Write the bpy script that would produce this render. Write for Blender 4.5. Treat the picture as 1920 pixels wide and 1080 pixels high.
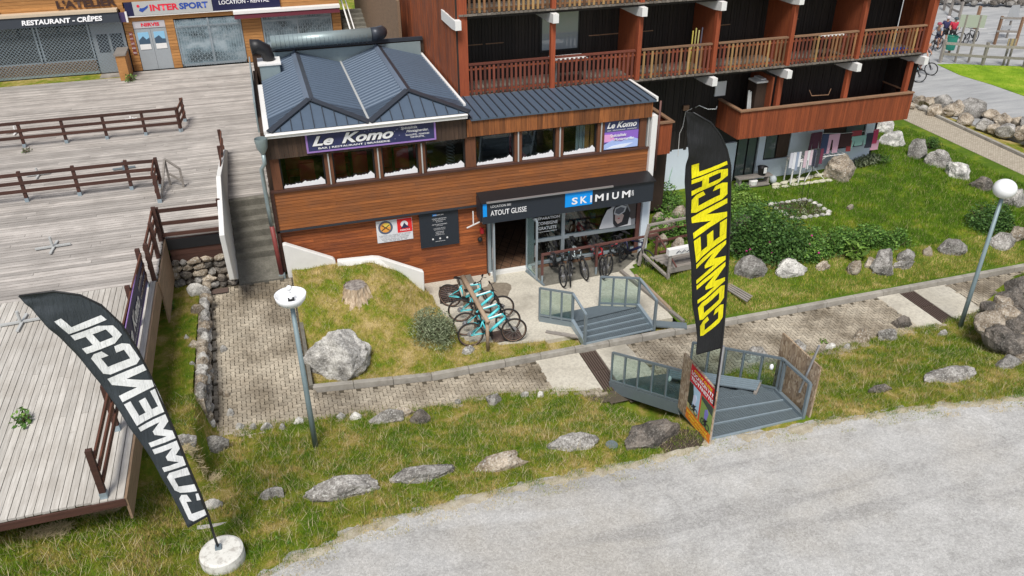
import bpy, math, random
import numpy as np
from mathutils import Vector, Matrix, noise
R = math.radians
random.seed(7); rng = np.random.default_rng(7)
for o in list(bpy.data.objects): bpy.data.objects.remove(o)
SC = bpy.context.scene
# ------------------------------------------------------------------ camera
F = 1512.4; PITCH, YAW, ROLL = R(30.19), R(16.97), R(-.415); CAM = np.array([0, 0, 12.5])
cp, sp, cy, sy = math.cos(PITCH), math.sin(PITCH), math.cos(YAW), math.sin(YAW)
_f = np.array([sy*cp, cy*cp, -sp]); _r = np.array([cy, -sy, 0.]); _u = np.cross(_r, _f)
cr, sr = math.cos(ROLL), math.sin(ROLL); _r, _u = cr*_r+sr*_u, -sr*_r+cr*_u
cd = bpy.data.cameras.new('camera'); cam = bpy.data.objects.new('camera', cd); SC.collection.objects.link(cam)
m = Matrix.Identity(4)
for i in range(3):
    m[i][0], m[i][1], m[i][2], m[i][3] = _r[i], _u[i], -_f[i], CAM[i]
cam.matrix_world = m; cd.sensor_width = 36; cd.lens = F/1920*36; cd.clip_end = 2000; cd.clip_start = .1
SC.camera = cam
# ------------------------------------------------------------------ world, sun, exposure
SUN_EL, SUN_AZ = R(58), R(205)      # azimuth measured clockwise from +Y
w = bpy.data.worlds.new("World"); SC.world = w; w.use_nodes = True
nt = w.node_tree; sky = nt.nodes.new('ShaderNodeTexSky'); sky.sky_type = 'NISHITA'; sky.sun_disc = False
sky.sun_elevation = SUN_EL; sky.sun_rotation = SUN_AZ; sky.air_density = .7; sky.dust_density = 4; sky.altitude = 1500
mixs = nt.nodes.new('ShaderNodeHueSaturation'); mixs.inputs['Saturation'].default_value = .45
nt.links.new(sky.outputs[0], mixs.inputs['Color'])
nt.links.new(mixs.outputs[0], nt.nodes['Background'].inputs[0]); nt.nodes['Background'].inputs[1].default_value = .108
sd = bpy.data.lights.new('sun', 'SUN'); sd.energy = 2.4; sd.angle = R(18); sd.color = (1, .96, .9)
so = bpy.data.objects.new('sun', sd); SC.collection.objects.link(so)
sdir = Vector((math.sin(SUN_AZ)*math.cos(SUN_EL), math.cos(SUN_AZ)*math.cos(SUN_EL), math.sin(SUN_EL)))
so.rotation_euler = sdir.to_track_quat('Z', 'Y').to_euler(); so.location = (0, -20, 40)
SC.view_settings.view_transform = 'Standard'; SC.view_settings.look = 'None'
SC.view_settings.exposure = .62; SC.view_settings.gamma = 1; SC.view_settings.use_curve_mapping = False
SC.render.engine = 'CYCLES'; SC.cycles.max_bounces = 6; SC.cycles.transparent_max_bounces = 12
# ------------------------------------------------------------------ pixel of the photo -> point of the place
def ray(x, y): return _f+_r*(x-960)/F-_u*(y-540)/F
def Pz(x, y, z=0.): d = ray(x, y); return Vector(CAM+d*(z-CAM[2])/d[2])
def Py(x, y, Y): d = ray(x, y); return Vector(CAM+d*(Y-CAM[1])/d[1])
def Px(x, y, X): d = ray(x, y); return Vector(CAM+d*(X-CAM[0])/d[0])
def G(x, y, fn):
    z = 0.
    for _ in range(50):
        p = Pz(x, y, z); z = .5*z+.5*fn(p[0], p[1])
    return Pz(x, y, z)
def ppm(p):                       # photo pixels per metre at p
    return F/float(np.dot(np.array(p)-CAM, _f))
# ------------------------------------------------------------------ materials
MATS = {}
class NB:
    def __init__(s, name):
        s.m = bpy.data.materials.new(name); s.m.use_nodes = True; s.t = s.m.node_tree
        s.b = s.t.nodes['Principled BSDF']
    def n(s, ty, **k):
        x = s.t.nodes.new('ShaderNode'+ty)
        for a, v in k.items(): setattr(x, a, v)
        return x
    def l(s, a, b): s.t.links.new(a, b)
    def coord(s, kind='Object', scale=(1, 1, 1), rot=(0, 0, 0)):
        if kind == 'World': g = s.n('NewGeometry'); src = g.outputs['Position']
        else: g = s.n('TexCoord'); src = g.outputs[kind]
        mp = s.n('Mapping'); mp.inputs['Scale'].default_value = scale; mp.inputs['Rotation'].default_value = rot; s.l(src, mp.inputs[0]); return mp.outputs[0]
    def noise(s, vec, scale, detail=6, rough=.6):
        x = s.n('TexNoise'); x.inputs['Scale'].default_value = scale; x.inputs['Detail'].default_value = detail; x.inputs['Roughness'].default_value = rough
        s.l(vec, x.inputs['Vector']); return x.outputs['Fac']
    def ramp(s, fac, stops, interp='LINEAR'):
        x = s.n('ValToRGB'); cr_ = x.color_ramp; cr_.interpolation = interp
        while len(cr_.elements) < len(stops): cr_.elements.new(.5)
        for e, (p, c) in zip(cr_.elements, stops): e.position = p; e.color = (*c, 1) if len(c) == 3 else c
        s.l(fac, x.inputs[0]); return x.outputs[0]
    def mix(s, fac, a, b, blend='MIX'):
        x = s.n('Mix', data_type='RGBA', blend_type=blend)
        for v, i in ((fac, 0), (a, 6), (b, 7)):
            if isinstance(v, (int, float)): x.inputs[i].default_value = v
            elif isinstance(v, tuple): x.inputs[i].default_value = (*v, 1)
            else: s.l(v, x.inputs[i])
        return x.outputs[2]
    def math(s, op, a, b=0.):
        x = s.n('Math', operation=op)
        for v, i in ((a, 0), (b, 1)):
            if isinstance(v, (int, float)): x.inputs[i].default_value = v
            else: s.l(v, x.inputs[i])
        return x.outputs[0]
    def rand(s): return s.n('ObjectInfo').outputs['Random']
    def island(s): return s.n('NewGeometry').outputs['Random Per Island']
    def bump(s, h, strength=.4, dist=.02):
        x = s.n('Bump'); x.inputs['Strength'].default_value = strength; x.inputs['Distance'].default_value = dist
        s.l(h, x.inputs['Height']); s.l(x.outputs[0], s.b.inputs['Normal'])
    def out(s, col, rough=.8, metal=0., spec=None):
        if isinstance(col, tuple): s.b.inputs['Base Color'].default_value = (*col, 1)
        else: s.l(col, s.b.inputs['Base Color'])
        if isinstance(rough, (int, float)): s.b.inputs['Roughness'].default_value = rough
        else: s.l(rough, s.b.inputs['Roughness'])
        s.b.inputs['Metallic'].default_value = metal
        if spec is not None: s.b.inputs['Specular IOR Level'].default_value = spec
        return s.m
def mat(name, fn):
    if name not in MATS: MATS[name] = fn(NB(name))
    return MATS[name]
def scl(c, k): return tuple(min(1, v*k) for v in c)
def paint(name, c, rough=.5, metal=0., var=.12, spec=None):
    def f(b):
        v = b.coord('World'); n = b.noise(v, 5, 5); n2 = b.noise(v, 60, 3)
        col = b.mix(b.math('MULTIPLY', n, 1.), scl(c, 1-var), scl(c, 1+var)); col = b.mix(b.math('MULTIPLY', n2, .25), col, scl(c, .75))
        b.bump(n2, .1, .003); return b.out(col, rough, metal, spec)
    return mat(name, f)
def wood(name, dark, light, axis=0, grey=None, var=.35, rough=.75, isl=False, s=1., greyamt=.5):
    """grain runs along axis (0 x, 1 y, 2 z); each piece gets its own tone"""
    def f(b):
        sc = [22*s, 22*s, 22*s]; sc[axis] = 1.2*s
        v = b.coord('World', tuple(sc)); g = b.noise(v, 1.5, 8, .7)
        vb = b.coord('World'); blot = b.noise(vb, 1.3, 5)
        rd = b.island() if isl else b.rand()
        col = b.mix(b.ramp(g, [(.3, (0, 0, 0)), (.7, (1, 1, 1))]), dark, light)
        k = b.math('ADD', b.math('MULTIPLY', rd, var*2), 1-var)
        cc = b.n('CombineColor'); [b.l(k, cc.inputs[i]) for i in range(3)]
        col = b.mix(1., col, cc.outputs[0], 'MULTIPLY')
        if grey: col = b.mix(b.ramp(blot, [(.42, (0, 0, 0)), (.68, (greyamt,)*3)]), col, grey)
        b.bump(g, .5, .004); return b.out(col, rough)
    return mat(name, f)
M = {}
M['plank_up'] = wood('varnished larch planks', (.18, .056, .016), (.39, .135, .034), 0, grey=(.18, .08, .042), var=.18)
M['plank_lo'] = wood('red larch planks', (.17, .042, .014), (.47, .135, .032), 0, grey=(.15, .045, .025), var=.32)
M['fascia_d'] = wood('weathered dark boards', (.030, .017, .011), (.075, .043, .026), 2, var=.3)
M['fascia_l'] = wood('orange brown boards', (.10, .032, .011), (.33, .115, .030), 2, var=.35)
M['post'] = wood('stained window posts', (.08, .03, .014), (.17, .062, .026), 2, var=.15)
M['apt_side'] = wood('red stained cladding', (.16, .036, .011), (.37, .092, .022), 2, grey=(.10, .035, .02), var=.22, isl=True, greyamt=.6)
M['apt_dark'] = wood('black stained boards', (.010, .0075, .0065), (.026, .019, .015), 2, var=.3, isl=True)
M['balc_red'] = wood('red balcony boards', (.16, .034, .012), (.31, .074, .021), 2, var=.2)
M['column'] = wood('orange columns', (.20, .038, .014), (.36, .080, .026), 2, var=.12)
M['baluster'] = wood('weathered balusters', (.09, .038, .018), (.30, .15, .065), 2, var=.5)
M['baluster_r'] = wood('red balusters', (.085, .020, .012), (.20, .055, .030), 2, var=.4)
M['handrail'] = wood('worn handrail', (.16, .085, .045), (.34, .20, .12), 0, var=.2)
M['floorb'] = wood('grey balcony floor', (.10, .085, .07), (.22, .19, .16), 1, var=.3, isl=True)
M['deck_x'] = wood('grey deck boards', (.27, .245, .22), (.55, .51, .47), 0, grey=(.22, .20, .18), var=.26, greyamt=.5)
M['deck_y'] = wood('pale deck boards', (.36, .335, .295), (.62, .59, .54), 1, grey=(.33, .295, .25), var=.12, greyamt=.5)
M['fascia_y'] = wood('brown deck edge', (.14, .09, .055), (.32, .22, .14), 1, var=.1)
M['rail'] = wood('dark brown rail', (.035, .014, .010), (.085, .034, .022), 0, var=.2)
M['rail_y'] = wood('dark brown rail lengthwise', (.06, .022, .013), (.15, .055, .03), 1, var=.2)
M['shopwood'] = wood('honey cladding', (.28, .12, .035), (.52, .26, .085), 0, var=.2)
M['log'] = wood('peeled log', (.24, .17, .11), (.45, .34, .24), 1, var=.1)
M['oldwood'] = wood('grey old timber', (.16, .14, .12), (.34, .31, .28), 0, var=.2)
M['grate'] = paint('rusty grate', (.13, .09, .075), .7, .2)
M['roof'] = paint('blue grey roof sheet', (.085, .12, .17), .5, .15, .15)
M['roofcap'] = paint('dark ridge flashing', (.045, .052, .066), .42, .3, .1)
M['roofcap_lit'] = paint('ridge flashing painted lit', (.15, .19, .25), .4, .3, .1)
M['white'] = paint('white paint', (.78, .77, .75), .6, 0, .06)
M['snowtrim'] = paint('white trim board', (.82, .82, .84), .5, 0, .02)
M['render'] = paint('white render', (.74, .73, .70), .85, 0, .1)
M['bluewall'] = paint('pale blue render', (.66, .74, .81), .85, 0, .06)
M['galv'] = paint('galvanised steel', (.22, .27, .30), .45, .4, .15)
M['galv_l'] = paint('light galvanised steel', (.34, .42, .47), .4, .4, .15)
M['duct'] = paint('duct steel', (.30, .37, .38), .42, .35, .15)
M['lamp'] = paint('lamp post blue grey', (.22, .29, .31), .5, .2, .15)
M['black'] = paint('black plastic', (.012, .012, .014), .5, 0, .1)
M['rubber'] = paint('tyre rubber', (.016, .016, .017), .75, 0, .1)
M['darkframe'] = paint('dark metal', (.03, .032, .036), .4, .5, .1)
M['silver'] = paint('silver metal', (.5, .5, .52), .35, .7, .05)
M['teal'] = paint('turquoise bike paint', (.10, .62, .68), .35, 0, .04)
M['mint'] = paint('white bike paint', (.72, .82, .84), .35, 0, .04)
M['red'] = paint('red paint', (.55, .02, .03), .4, 0, .05)
M['anth'] = paint('anthracite sign', (.022, .028, .038), .45, 0, .06)
M['alu'] = paint('aluminium frame', (.42, .48, .52), .4, .5, .08)
M['brownpaint'] = paint('brown metal rail', (.13, .055, .045), .6, .1, .15)
M['skyblue'] = paint('sign blue', (.0, .30, .85), .5, 0, .02)
M['lettering'] = paint('white lettering', (.85, .85, .86), .5, 0, .02)
M['navy'] = paint('navy sign', (.008, .010, .055), .5, 0, .05)
M['signgrey'] = paint('grey sign', (.45, .46, .45), .5, 0, .05)
M['is_red'] = paint('sign red letters', (.72, .02, .05), .5, 0, .02)
M['is_blue'] = paint('sign blue letters', (.02, .07, .36), .5, 0, .02)
M['redpipe'] = paint('red brown pipe', (.22, .045, .04), .55, 0, .1)
M['bordeaux'] = paint('bordeaux awning', (.10, .010, .022), .8, 0, .1)
M['purple'] = paint('purple frame', (.32, .19, .50), .5, 0, .05)
M['komo'] = paint('dark violet sign', (.028, .034, .105), .5, 0, .35)
M['letter_dk'] = paint('brown cut letters', (.045, .018, .012), .7)
M['green_pl'] = paint('green plastic', (.36, .55, .45), .5, 0, .05)
M['concrete'] = mat('grey concrete', lambda b: (lambda v: (b.bump(b.noise(v, 40, 6), .4, .01), b.out(b.ramp(b.noise(v, 2.2, 9, .68), [(.3, (.16, .145, .125)), (.55, (.28, .255, .225)), (.75, (.36, .335, .30))]), .9))[1])(b.coord('World')))
def _terr(b):
    v = b.coord('World'); big = b.noise(v, .5, 8, .65); fine = b.noise(v, 14, 8, .75)
    c = b.ramp(big, [(.33, (.33, .305, .25)), (.48, (.53, .495, .41)), (.7, (.64, .605, .51))])
    c = b.mix(b.ramp(fine, [(.38, (.55,)*3), (.55, (0,)*3)]), c, (.30, .27, .23)); b.bump(fine, .35, .01); return b.out(c, .9)
M['terrace'] = mat('pale terrace concrete', _terr)
def _step(b):
    v = b.coord('World'); n = b.noise(v, 3, 8, .7); f = b.noise(v, 25, 6, .7)
    c = b.ramp(n, [(.3, (.10, .092, .078)), (.6, (.20, .185, .155)), (.8, (.27, .25, .21))]); c = b.mix(b.ramp(f, [(.4, (.4,)*3), (.6, (0,)*3)]), c, (.07, .075, .05))
    b.bump(f, .5, .012); return b.out(c, .95)
M['step'] = mat('weathered step concrete', _step)
def _gravel(b):
    v = b.coord('World'); big = b.noise(v, .35, 6, .6); mid = b.noise(v, 1.3, 10, .72); f = b.noise(v, 55, 5, .8)
    tr = b.noise(b.coord('World', (.16, 1.5, 1), (0, 0, .12)), 1.0, 6, .6)
    vo = b.n('TexVoronoi'); vo.inputs['Scale'].default_value = 30; b.l(v, vo.inputs['Vector'])
    c = b.ramp(mid, [(.32, (.30, .295, .28)), (.46, (.42, .415, .40)), (.60, (.50, .495, .48)), (.72, (.59, .585, .57))])
    c = b.mix(b.ramp(big, [(.42, (0,)*3), (.62, (.55,)*3)]), c, (.42, .385, .325))
    c = b.mix(b.ramp(tr, [(.34, (.6,)*3), (.46, (0,)*3)]), c, (.27, .265, .255)); c = b.mix(b.ramp(tr, [(.58, (0,)*3), (.68, (.45,)*3)]), c, (.58, .58, .57))
    vc = b.n('SeparateColor'); b.l(vo.outputs['Color'], vc.inputs[0])
    c = b.mix(.20, c, b.ramp(vc.outputs[0], [(0, (.14, .14, .14)), (.5, (.42, .41, .40)), (1, (.80, .79, .77))]))
    c = b.mix(b.ramp(f, [(.36, (.6,)*3), (.5, (0,)*3)]), c, (.15, .145, .135))
    b.bump(b.math('ADD', f, b.math('MULTIPLY', mid, 2.)), .4, .02); return b.out(c, .92)
M['gravel'] = mat('pale gravel', _gravel)
def _asph(b):
    v = b.coord('World', (1, 1, 1)); n = b.noise(b.coord('World', (.35, 2.2, 1), (0, 0, -.75)), .9, 8, .65); f = b.noise(v, 30, 5, .7)
    c = b.ramp(n, [(.3, (.27, .275, .28)), (.52, (.37, .375, .375)), (.7, (.46, .46, .45))]); c = b.mix(b.ramp(f, [(.4, (.3,)*3), (.6, (0,)*3)]), c, (.16, .16, .155)); return b.out(c, .9)
M['asphalt'] = mat('worn asphalt', _asph)
def grasscol(b, lush):
    """shared tone of turf and blades, from position: green, yellow green and straw patches"""
    v = b.coord('World'); n = b.noise(v, 1.15, 7, .68); n2 = b.noise(v, 4.5, 5, .65)
    s = b.math('ADD', b.math('MULTIPLY', n, .68), b.math('MULTIPLY', n2, .32)); o = lush
    return b.ramp(s, [(.34+o, (.075, .165, .008)), (.43+o, (.135, .235, .012)), (.50+o, (.235, .27, .024)), (.57+o, (.42, .34, .095)), (.65+o, (.62, .48, .22))]), n2
def turf(name, lush):
    def f(b):
        c, n2 = grasscol(b, lush); v = b.coord('World'); f_ = b.noise(v, 45, 6, .8)
        c = b.mix(b.ramp(f_, [(.36, (.7,)*3), (.6, (0,)*3)]), c, (.10, .09, .03)); b.bump(f_, .9, .03); return b.out(c, .95, 0, .1)
    return mat(name, f)
def blade(name, lush):
    def f(b):
        c, n2 = grasscol(b, lush); i = b.island(); k = b.math('ADD', b.math('MULTIPLY', i, .9), .6)
        cc = b.n('CombineColor'); [b.l(k, cc.inputs[j]) for j in range(3)]
        c = b.mix(1., c, cc.outputs[0], 'MULTIPLY'); c = b.mix(b.ramp(i, [(.86, (0,)*3), (.9, (.75,)*3)]), c, (.42, .34, .19)); return b.out(c, .8, 0, .15)
    return mat(name, f)
M['lawn_far'] = mat('bright lawn', lambda b: (lambda v: b.out(b.ramp(b.noise(v, .8, 8, .7), [(.3, (.10, .20, .012)), (.5, (.20, .32, .02)), (.7, (.34, .40, .05))]), .9, 0, .1))(b.coord('World')))
LUSH = {'dry': -.05, 'mid': .0, 'green': .125, 'lawn': .16}
for k_, o_ in LUSH.items(): M['turf_'+k_] = turf('turf '+k_, o_); M['blade_'+k_] = blade('grass blades '+k_, o_)
def leaf(name, a, c):
    def f(b):
        i = b.island(); col = b.ramp(i, [(0, scl(a, .6)), (.5, a), (1, c)])
        return b.out(col, .6, 0, .3)
    return mat(name, f)
M['leaf_d'] = leaf('dark leaves', (.045, .11, .022), (.12, .22, .05))
M['leaf_m'] = leaf('mid green leaves', (.075, .17, .028), (.19, .33, .06))
M['leaf_g'] = leaf('grey green leaves', (.17, .21, .11), (.36, .40, .25))
M['leaf_y'] = leaf('light green leaves', (.12, .22, .03), (.26, .38, .08))
M['stem'] = paint('brown stems', (.09, .06, .035), .9)
M['soil'] = paint('dark soil', (.050, .036, .026), 1, 0, .4)
def _rock(name, a, c, lich=(.62, .62, .58)):
    def f(b):
        v = b.coord('World'); n = b.noise(v, 2.4, 9, .7); f_ = b.noise(v, 22, 6, .75); rd = b.rand()
        col = b.ramp(n, [(.34, scl(a, .5)), (.46, a), (.56, c), (.68, scl(c, 1.35))])
        col = b.mix(b.ramp(f_, [(.54, (0,)*3), (.62, (.75,)*3)]), col, lich); col = b.mix(b.ramp(f_, [(.36, (.85,)*3), (.47, (0,)*3)]), col, scl(a, .35)); fx = b.noise(v, 60, 4, .8); col = b.mix(b.ramp(fx, [(.38, (.5,)*3), (.5, (0,)*3)]), col, scl(a, .4))
        k = b.math('ADD', b.math('MULTIPLY', rd, .4), .8); cc = b.n('CombineColor'); [b.l(k, cc.inputs[j]) for j in range(3)]
        col = b.mix(1., col, cc.outputs[0], 'MULTIPLY'); b.bump(b.math('ADD', n, f_), .8, .04); return b.out(col, .92)
    return mat(name, f)
M['rock'] = _rock('granite', (.22, .205, .185), (.38, .36, .335))
M['rock_w'] = _rock('warm granite', (.27, .215, .155), (.47, .40, .31))
M['rock_l'] = _rock('pale granite', (.42, .405, .375), (.68, .66, .61), (.75, .74, .71))
M['rock_d'] = _rock('dark stone', (.10, .088, .075), (.21, .18, .15), (.3, .28, .25))
def _paver(b):
    v = b.coord('World'); n = b.noise(v, .7, 7, .65); f_ = b.noise(v, 30, 6, .7); rd = b.rand(); isl = b.island()
    c = b.ramp(n, [(.36, (.16, .13, .09)), (.48, (.31, .265, .20)), (.62, (.46, .405, .315))])
    k = b.math('ADD', b.math('MULTIPLY', b.math('FRACT', b.math('ADD', rd, isl)), .34), .83); cc = b.n('CombineColor'); [b.l(k, cc.inputs[j]) for j in range(3)]
    c = b.mix(1., c, cc.outputs[0], 'MULTIPLY'); c = b.mix(b.ramp(f_, [(.38, (.4,)*3), (.5, (0,)*3)]), c, (.16, .14, .11)); b.bump(f_, .4, .006); return b.out(c, .92)
M['paver'] = mat('concrete pavers', _paver)
M['joint'] = paint('joint sand', (.085, .070, .048), 1, 0, .4)
M['kerb'] = mat('kerb stone', lambda b: (lambda v: (b.bump(b.noise(v, 30, 6), .4, .01), b.out(b.mix(b.math('MULTIPLY', b.rand(), .4), b.ramp(b.noise(v, 3, 9, .7), [(.3, (.17, .155, .13)), (.5, (.29, .27, .235)), (.7, (.38, .36, .32))]), (.42, .39, .34)), .9))[1])(b.coord('World')))
def _osb(b):
    v = b.coord('World', (1, 1, .45)); n = b.noise(v, 3, 6, .6); vo = b.n('TexVoronoi'); vo.inputs['Scale'].default_value = 26; b.l(v, vo.inputs['Vector'])
    s_ = b.n('SeparateColor'); b.l(vo.outputs['Color'], s_.inputs[0])
    c = b.ramp(s_.outputs[0], [(0, (.20, .13, .075)), (.6, (.37, .27, .17)), (1, (.52, .42, .30))]); c = b.mix(b.ramp(n, [(.4, (0,)*3), (.7, (.5,)*3)]), c, (.25, .20, .16)); b.bump(s_.outputs[0], .3, .004); return b.out(c, .85)
M['osb'] = mat('chipboard', _osb)
def _glass(name, tint, amt):
    def f(b):
        t = b.t; tr = b.n('BsdfTransparent'); tr.inputs[0].default_value = (*tint, 1); gl = b.n('BsdfGlossy'); gl.inputs['Roughness'].default_value = .03; gl.inputs[0].default_value = (.9, .95, 1, 1)
        fr = b.n('LayerWeight'); fr.inputs['Blend'].default_value = .5; mx = b.n('MixShader'); b.l(b.math('ADD', b.math('MULTIPLY', b.math('POWER', fr.outputs['Facing'], 4.), .7), amt), mx.inputs[0]); b.l(tr.outputs[0], mx.inputs[1]); b.l(gl.outputs[0], mx.inputs[2])
        b.l(mx.outputs[0], t.nodes['Material Output'].inputs[0]); return b.m
    return mat(name, f)
M['glass'] = _glass('window glass', (.75, .80, .80), .06)
M['railglass'] = _glass('rail glass', (.80, .88, .86), .04)
def fabric(name, c, trans=.15):
    def f(b):
        v = b.coord('World'); n = b.noise(v, 3, 5); w_ = b.noise(b.coord('World', (3, 1, .4)), 6, 4)
        b.bump(w_, .8, .06); m_ = b.out(b.mix(n, scl(c, .75), scl(c, 1.25)), .75); return m_
    return mat(name, f)
M['flag_l'] = fabric('charcoal flag cloth', (.034, .043, .052)); M['flag_r'] = fabric('black flag cloth', (.006, .0065, .008))
M['flag_w'] = fabric('white print', (.78, .79, .80)); M['flag_y'] = fabric('yellow print', (.82, .72, .0))
M['globe'] = paint('milky globe', (.85, .86, .87), .25, 0, .02)
def plain(c, name=None, rough=.7): 
    name = name or 'tone %.2f %.2f %.2f' % c
    return paint(name, c, rough, 0, .06)
# ------------------------------------------------------------------ mesh builder
class MB:
    def __init__(s): s.v = []; s.f = []
    def add(s, vs, fs):
        k = len(s.v); s.v += [tuple(p) for p in vs]; s.f += [tuple(i+k for i in f) for f in fs]; return s
    def box(s, a, b):
        x0, y0, z0 = a; x1, y1, z1 = b
        return s.add([(x0, y0, z0), (x1, y0, z0), (x1, y1, z0), (x0, y1, z0), (x0, y0, z1), (x1, y0, z1), (x1, y1, z1), (x0, y1, z1)],
                     [(0, 3, 2, 1), (4, 5, 6, 7), (0, 1, 5, 4), (1, 2, 6, 5), (2, 3, 7, 6), (3, 0, 4, 7)])
    def beam(s, p, q, w, h=None, up=(0, 0, 1)):
        h = h or w; p, q = Vector(p), Vector(q); d = (q-p).normalized(); up = Vector(up)
        if abs(d.dot(up)) > .98: up = Vector((0, 1, 0))
        r = d.cross(up).normalized(); u = r.cross(d)
        vs = [e+r*(a*w/2)+u*(b*h/2) for e in (p, q) for a, b in ((-1, -1), (1, -1), (1, 1), (-1, 1))]
        return s.add(vs, [(0, 1, 2, 3), (7, 6, 5, 4), (0, 4, 5, 1), (1, 5, 6, 2), (2, 6, 7, 3), (3, 7, 4, 0)])
    def tube(s, pts, r, n=8, cap=True):
        pts = [Vector(p) for p in pts]; rs = r if isinstance(r, (list, tuple)) else [r]*len(pts); k = len(s.v); prev = None
        for i, p in enumerate(pts):
            d = (pts[min(i+1, len(pts)-1)]-pts[max(i-1, 0)]).normalized()
            if prev is None: a = d.cross(Vector((0, 0, 1)) if abs(d.z) < .95 else Vector((0, 1, 0))).normalized()
            else: a = (prev-d*prev.dot(d)).normalized()
            prev = a; b_ = d.cross(a)
            for j in range(n):
                t = 2*math.pi*j/n; s.v.append(tuple(p+(a*math.cos(t)+b_*math.sin(t))*rs[i]))
        for i in range(len(pts)-1):
            for j in range(n): s.f.append((k+i*n+j, k+i*n+(j+1) % n, k+(i+1)*n+(j+1) % n, k+(i+1)*n+j))
        if cap: s.f.append(tuple(k+j for j in range(n))[::-1]); s.f.append(tuple(k+(len(pts)-1)*n+j for j in range(n)))
        return s
    def torus(s, c, ax, R_, r, n=28, m_=6):
        c = Vector(c); ax = Vector(ax).normalized(); a = ax.cross(Vector((0, 0, 1)) if abs(ax.z) < .9 else Vector((1, 0, 0))).normalized(); b_ = ax.cross(a); k = len(s.v)
        for i in range(n):
            t = 2*math.pi*i/n; e = a*math.cos(t)+b_*math.sin(t)
            for j in range(m_):
                u = 2*math.pi*j/m_; s.v.append(tuple(c+e*(R_+r*math.cos(u))+ax*(r*math.sin(u))))
        for i in range(n):
            for j in range(m_): s.f.append((k+i*m_+j, k+((i+1) % n)*m_+j, k+((i+1) % n)*m_+(j+1) % m_, k+i*m_+(j+1) % m_))
        return s
    def lathe(s, c, prof, n=20):
        k = len(s.v)
        for r, z in prof:
            for j in range(n): t = 2*math.pi*j/n; s.v.append((c[0]+r*math.cos(t), c[1]+r*math.sin(t), c[2]+z))
        for i in range(len(prof)-1):
            for j in range(n): s.f.append((k+i*n+j, k+i*n+(j+1) % n, k+(i+1)*n+(j+1) % n, k+(i+1)*n+j))
        return s
    def ball(s, c, r, n=16, m_=10, sz=1.):
        return s.lathe(c, [(max(1e-4, r*math.sin(math.pi*i/m_)), -r*sz*math.cos(math.pi*i/m_)) for i in range(m_+1)], n)
    def prism(s, poly, z0, z1=None):          # plan polygon (CCW), floor z0 / top z1; z may be a function
        n = len(poly); k = len(s.v); f0 = z0 if callable(z0) else (lambda x, y: z0); f1 = z1 if callable(z1) else (lambda x, y: z1)
        for x, y in poly: s.v.append((x, y, f1(x, y)))
        s.f.append(tuple(k+i for i in range(n)))
        if z0 is not None:
            for x, y in poly: s.v.append((x, y, f0(x, y)))
            for i in range(n): s.f.append((k+i, k+n+i, k+n+(i+1) % n, k+(i+1) % n))
        return s
    def slab(s, pts, nrm, th):                # extrude a 3-d polygon by -nrm*th
        n = len(pts); k = len(s.v); N = Vector(nrm).normalized()*th
        for p in pts: s.v.append(tuple(p))
        for p in pts: s.v.append(tuple(Vector(p)-N))
        s.f.append(tuple(range(k, k+n))); s.f.append(tuple(range(k+2*n-1, k+n-1, -1)))
        for i in range(n): s.f.append((k+i, k+n+i, k+n+(i+1) % n, k+(i+1) % n))
        return s
WL = {}                                        # world location of unrotated parents
def wl(o): return WL.get(o.name, Vector((0, 0, 0)))
def build(name, mb, mt, parent=None, smooth=False, kind=None, bevel=0):
    off = wl(parent) if parent else Vector((0, 0, 0))
    me = bpy.data.meshes.new(name)
    v = np.array(mb.v, dtype=float)-np.array(off); me.from_pydata(v.tolist(), [], mb.f); me.update()
    if smooth: me.polygons.foreach_set('use_smooth', [True]*len(me.polygons))
    o = bpy.data.objects.new(name, me); SC.collection.objects.link(o)
    if mt: me.materials.append(mt)
    if parent: o.parent = parent
    WL[o.name] = off.copy()
    if kind: o['kind'] = kind
    if bevel:
        b = o.modifiers.new('bevel', 'BEVEL'); b.width = bevel; b.segments = 2; b.limit_method = 'ANGLE'
    return o
def tag(o, label=None, cat=None, group=None, kind=None):
    for k, v in (('label', label), ('category', cat), ('group', group), ('kind', kind)):
        if v: o[k] = v
    return o
def thing(name, loc, label, cat, group=None):
    o = bpy.data.objects.new(name, None); SC.collection.objects.link(o); o.location = loc; o.empty_display_size = .2
    WL[o.name] = Vector(loc); return tag(o, label, cat, group)
def one(name, mb, mt, label, cat, group=None, smooth=False, bevel=0):     # a thing that is one mesh, origin at its base
    v = np.array(mb.v); c = Vector(((v[:, 0].min()+v[:, 0].max())/2, (v[:, 1].min()+v[:, 1].max())/2, v[:, 2].min()))
    mb.v = (v-np.array(c)).tolist(); o = build(name, mb, mt, None, smooth, None, bevel); o.location = c; WL[o.name] = c; return tag(o, label, cat, group)
def struct(name, mb, mt, smooth=False): return build(name, mb, mt, None, smooth, 'structure')
def copy_tree(o, parent=None):
    c = o.copy(); SC.collection.objects.link(c)
    if parent: c.parent = parent
    for ch in list(o.children): copy_tree(ch, c)
    return c
_unit = {}
def piece(name, a, b, mt, parent):              # axis-aligned board sharing one unit cube per material
    key = mt.name
    if key not in _unit:
        me = bpy.data.meshes.new(name); q = MB().box((-.5, -.5, -.5), (.5, .5, .5)); me.from_pydata(q.v, [], q.f); me.materials.append(mt); _unit[key] = me
    o = bpy.data.objects.new(name, _unit[key]); SC.collection.objects.link(o)
    a, b = Vector(a), Vector(b); off = wl(parent); o.location = (a+b)/2-off; o.scale = [abs(t) for t in (b-a)]; o.parent = parent; return o
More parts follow.
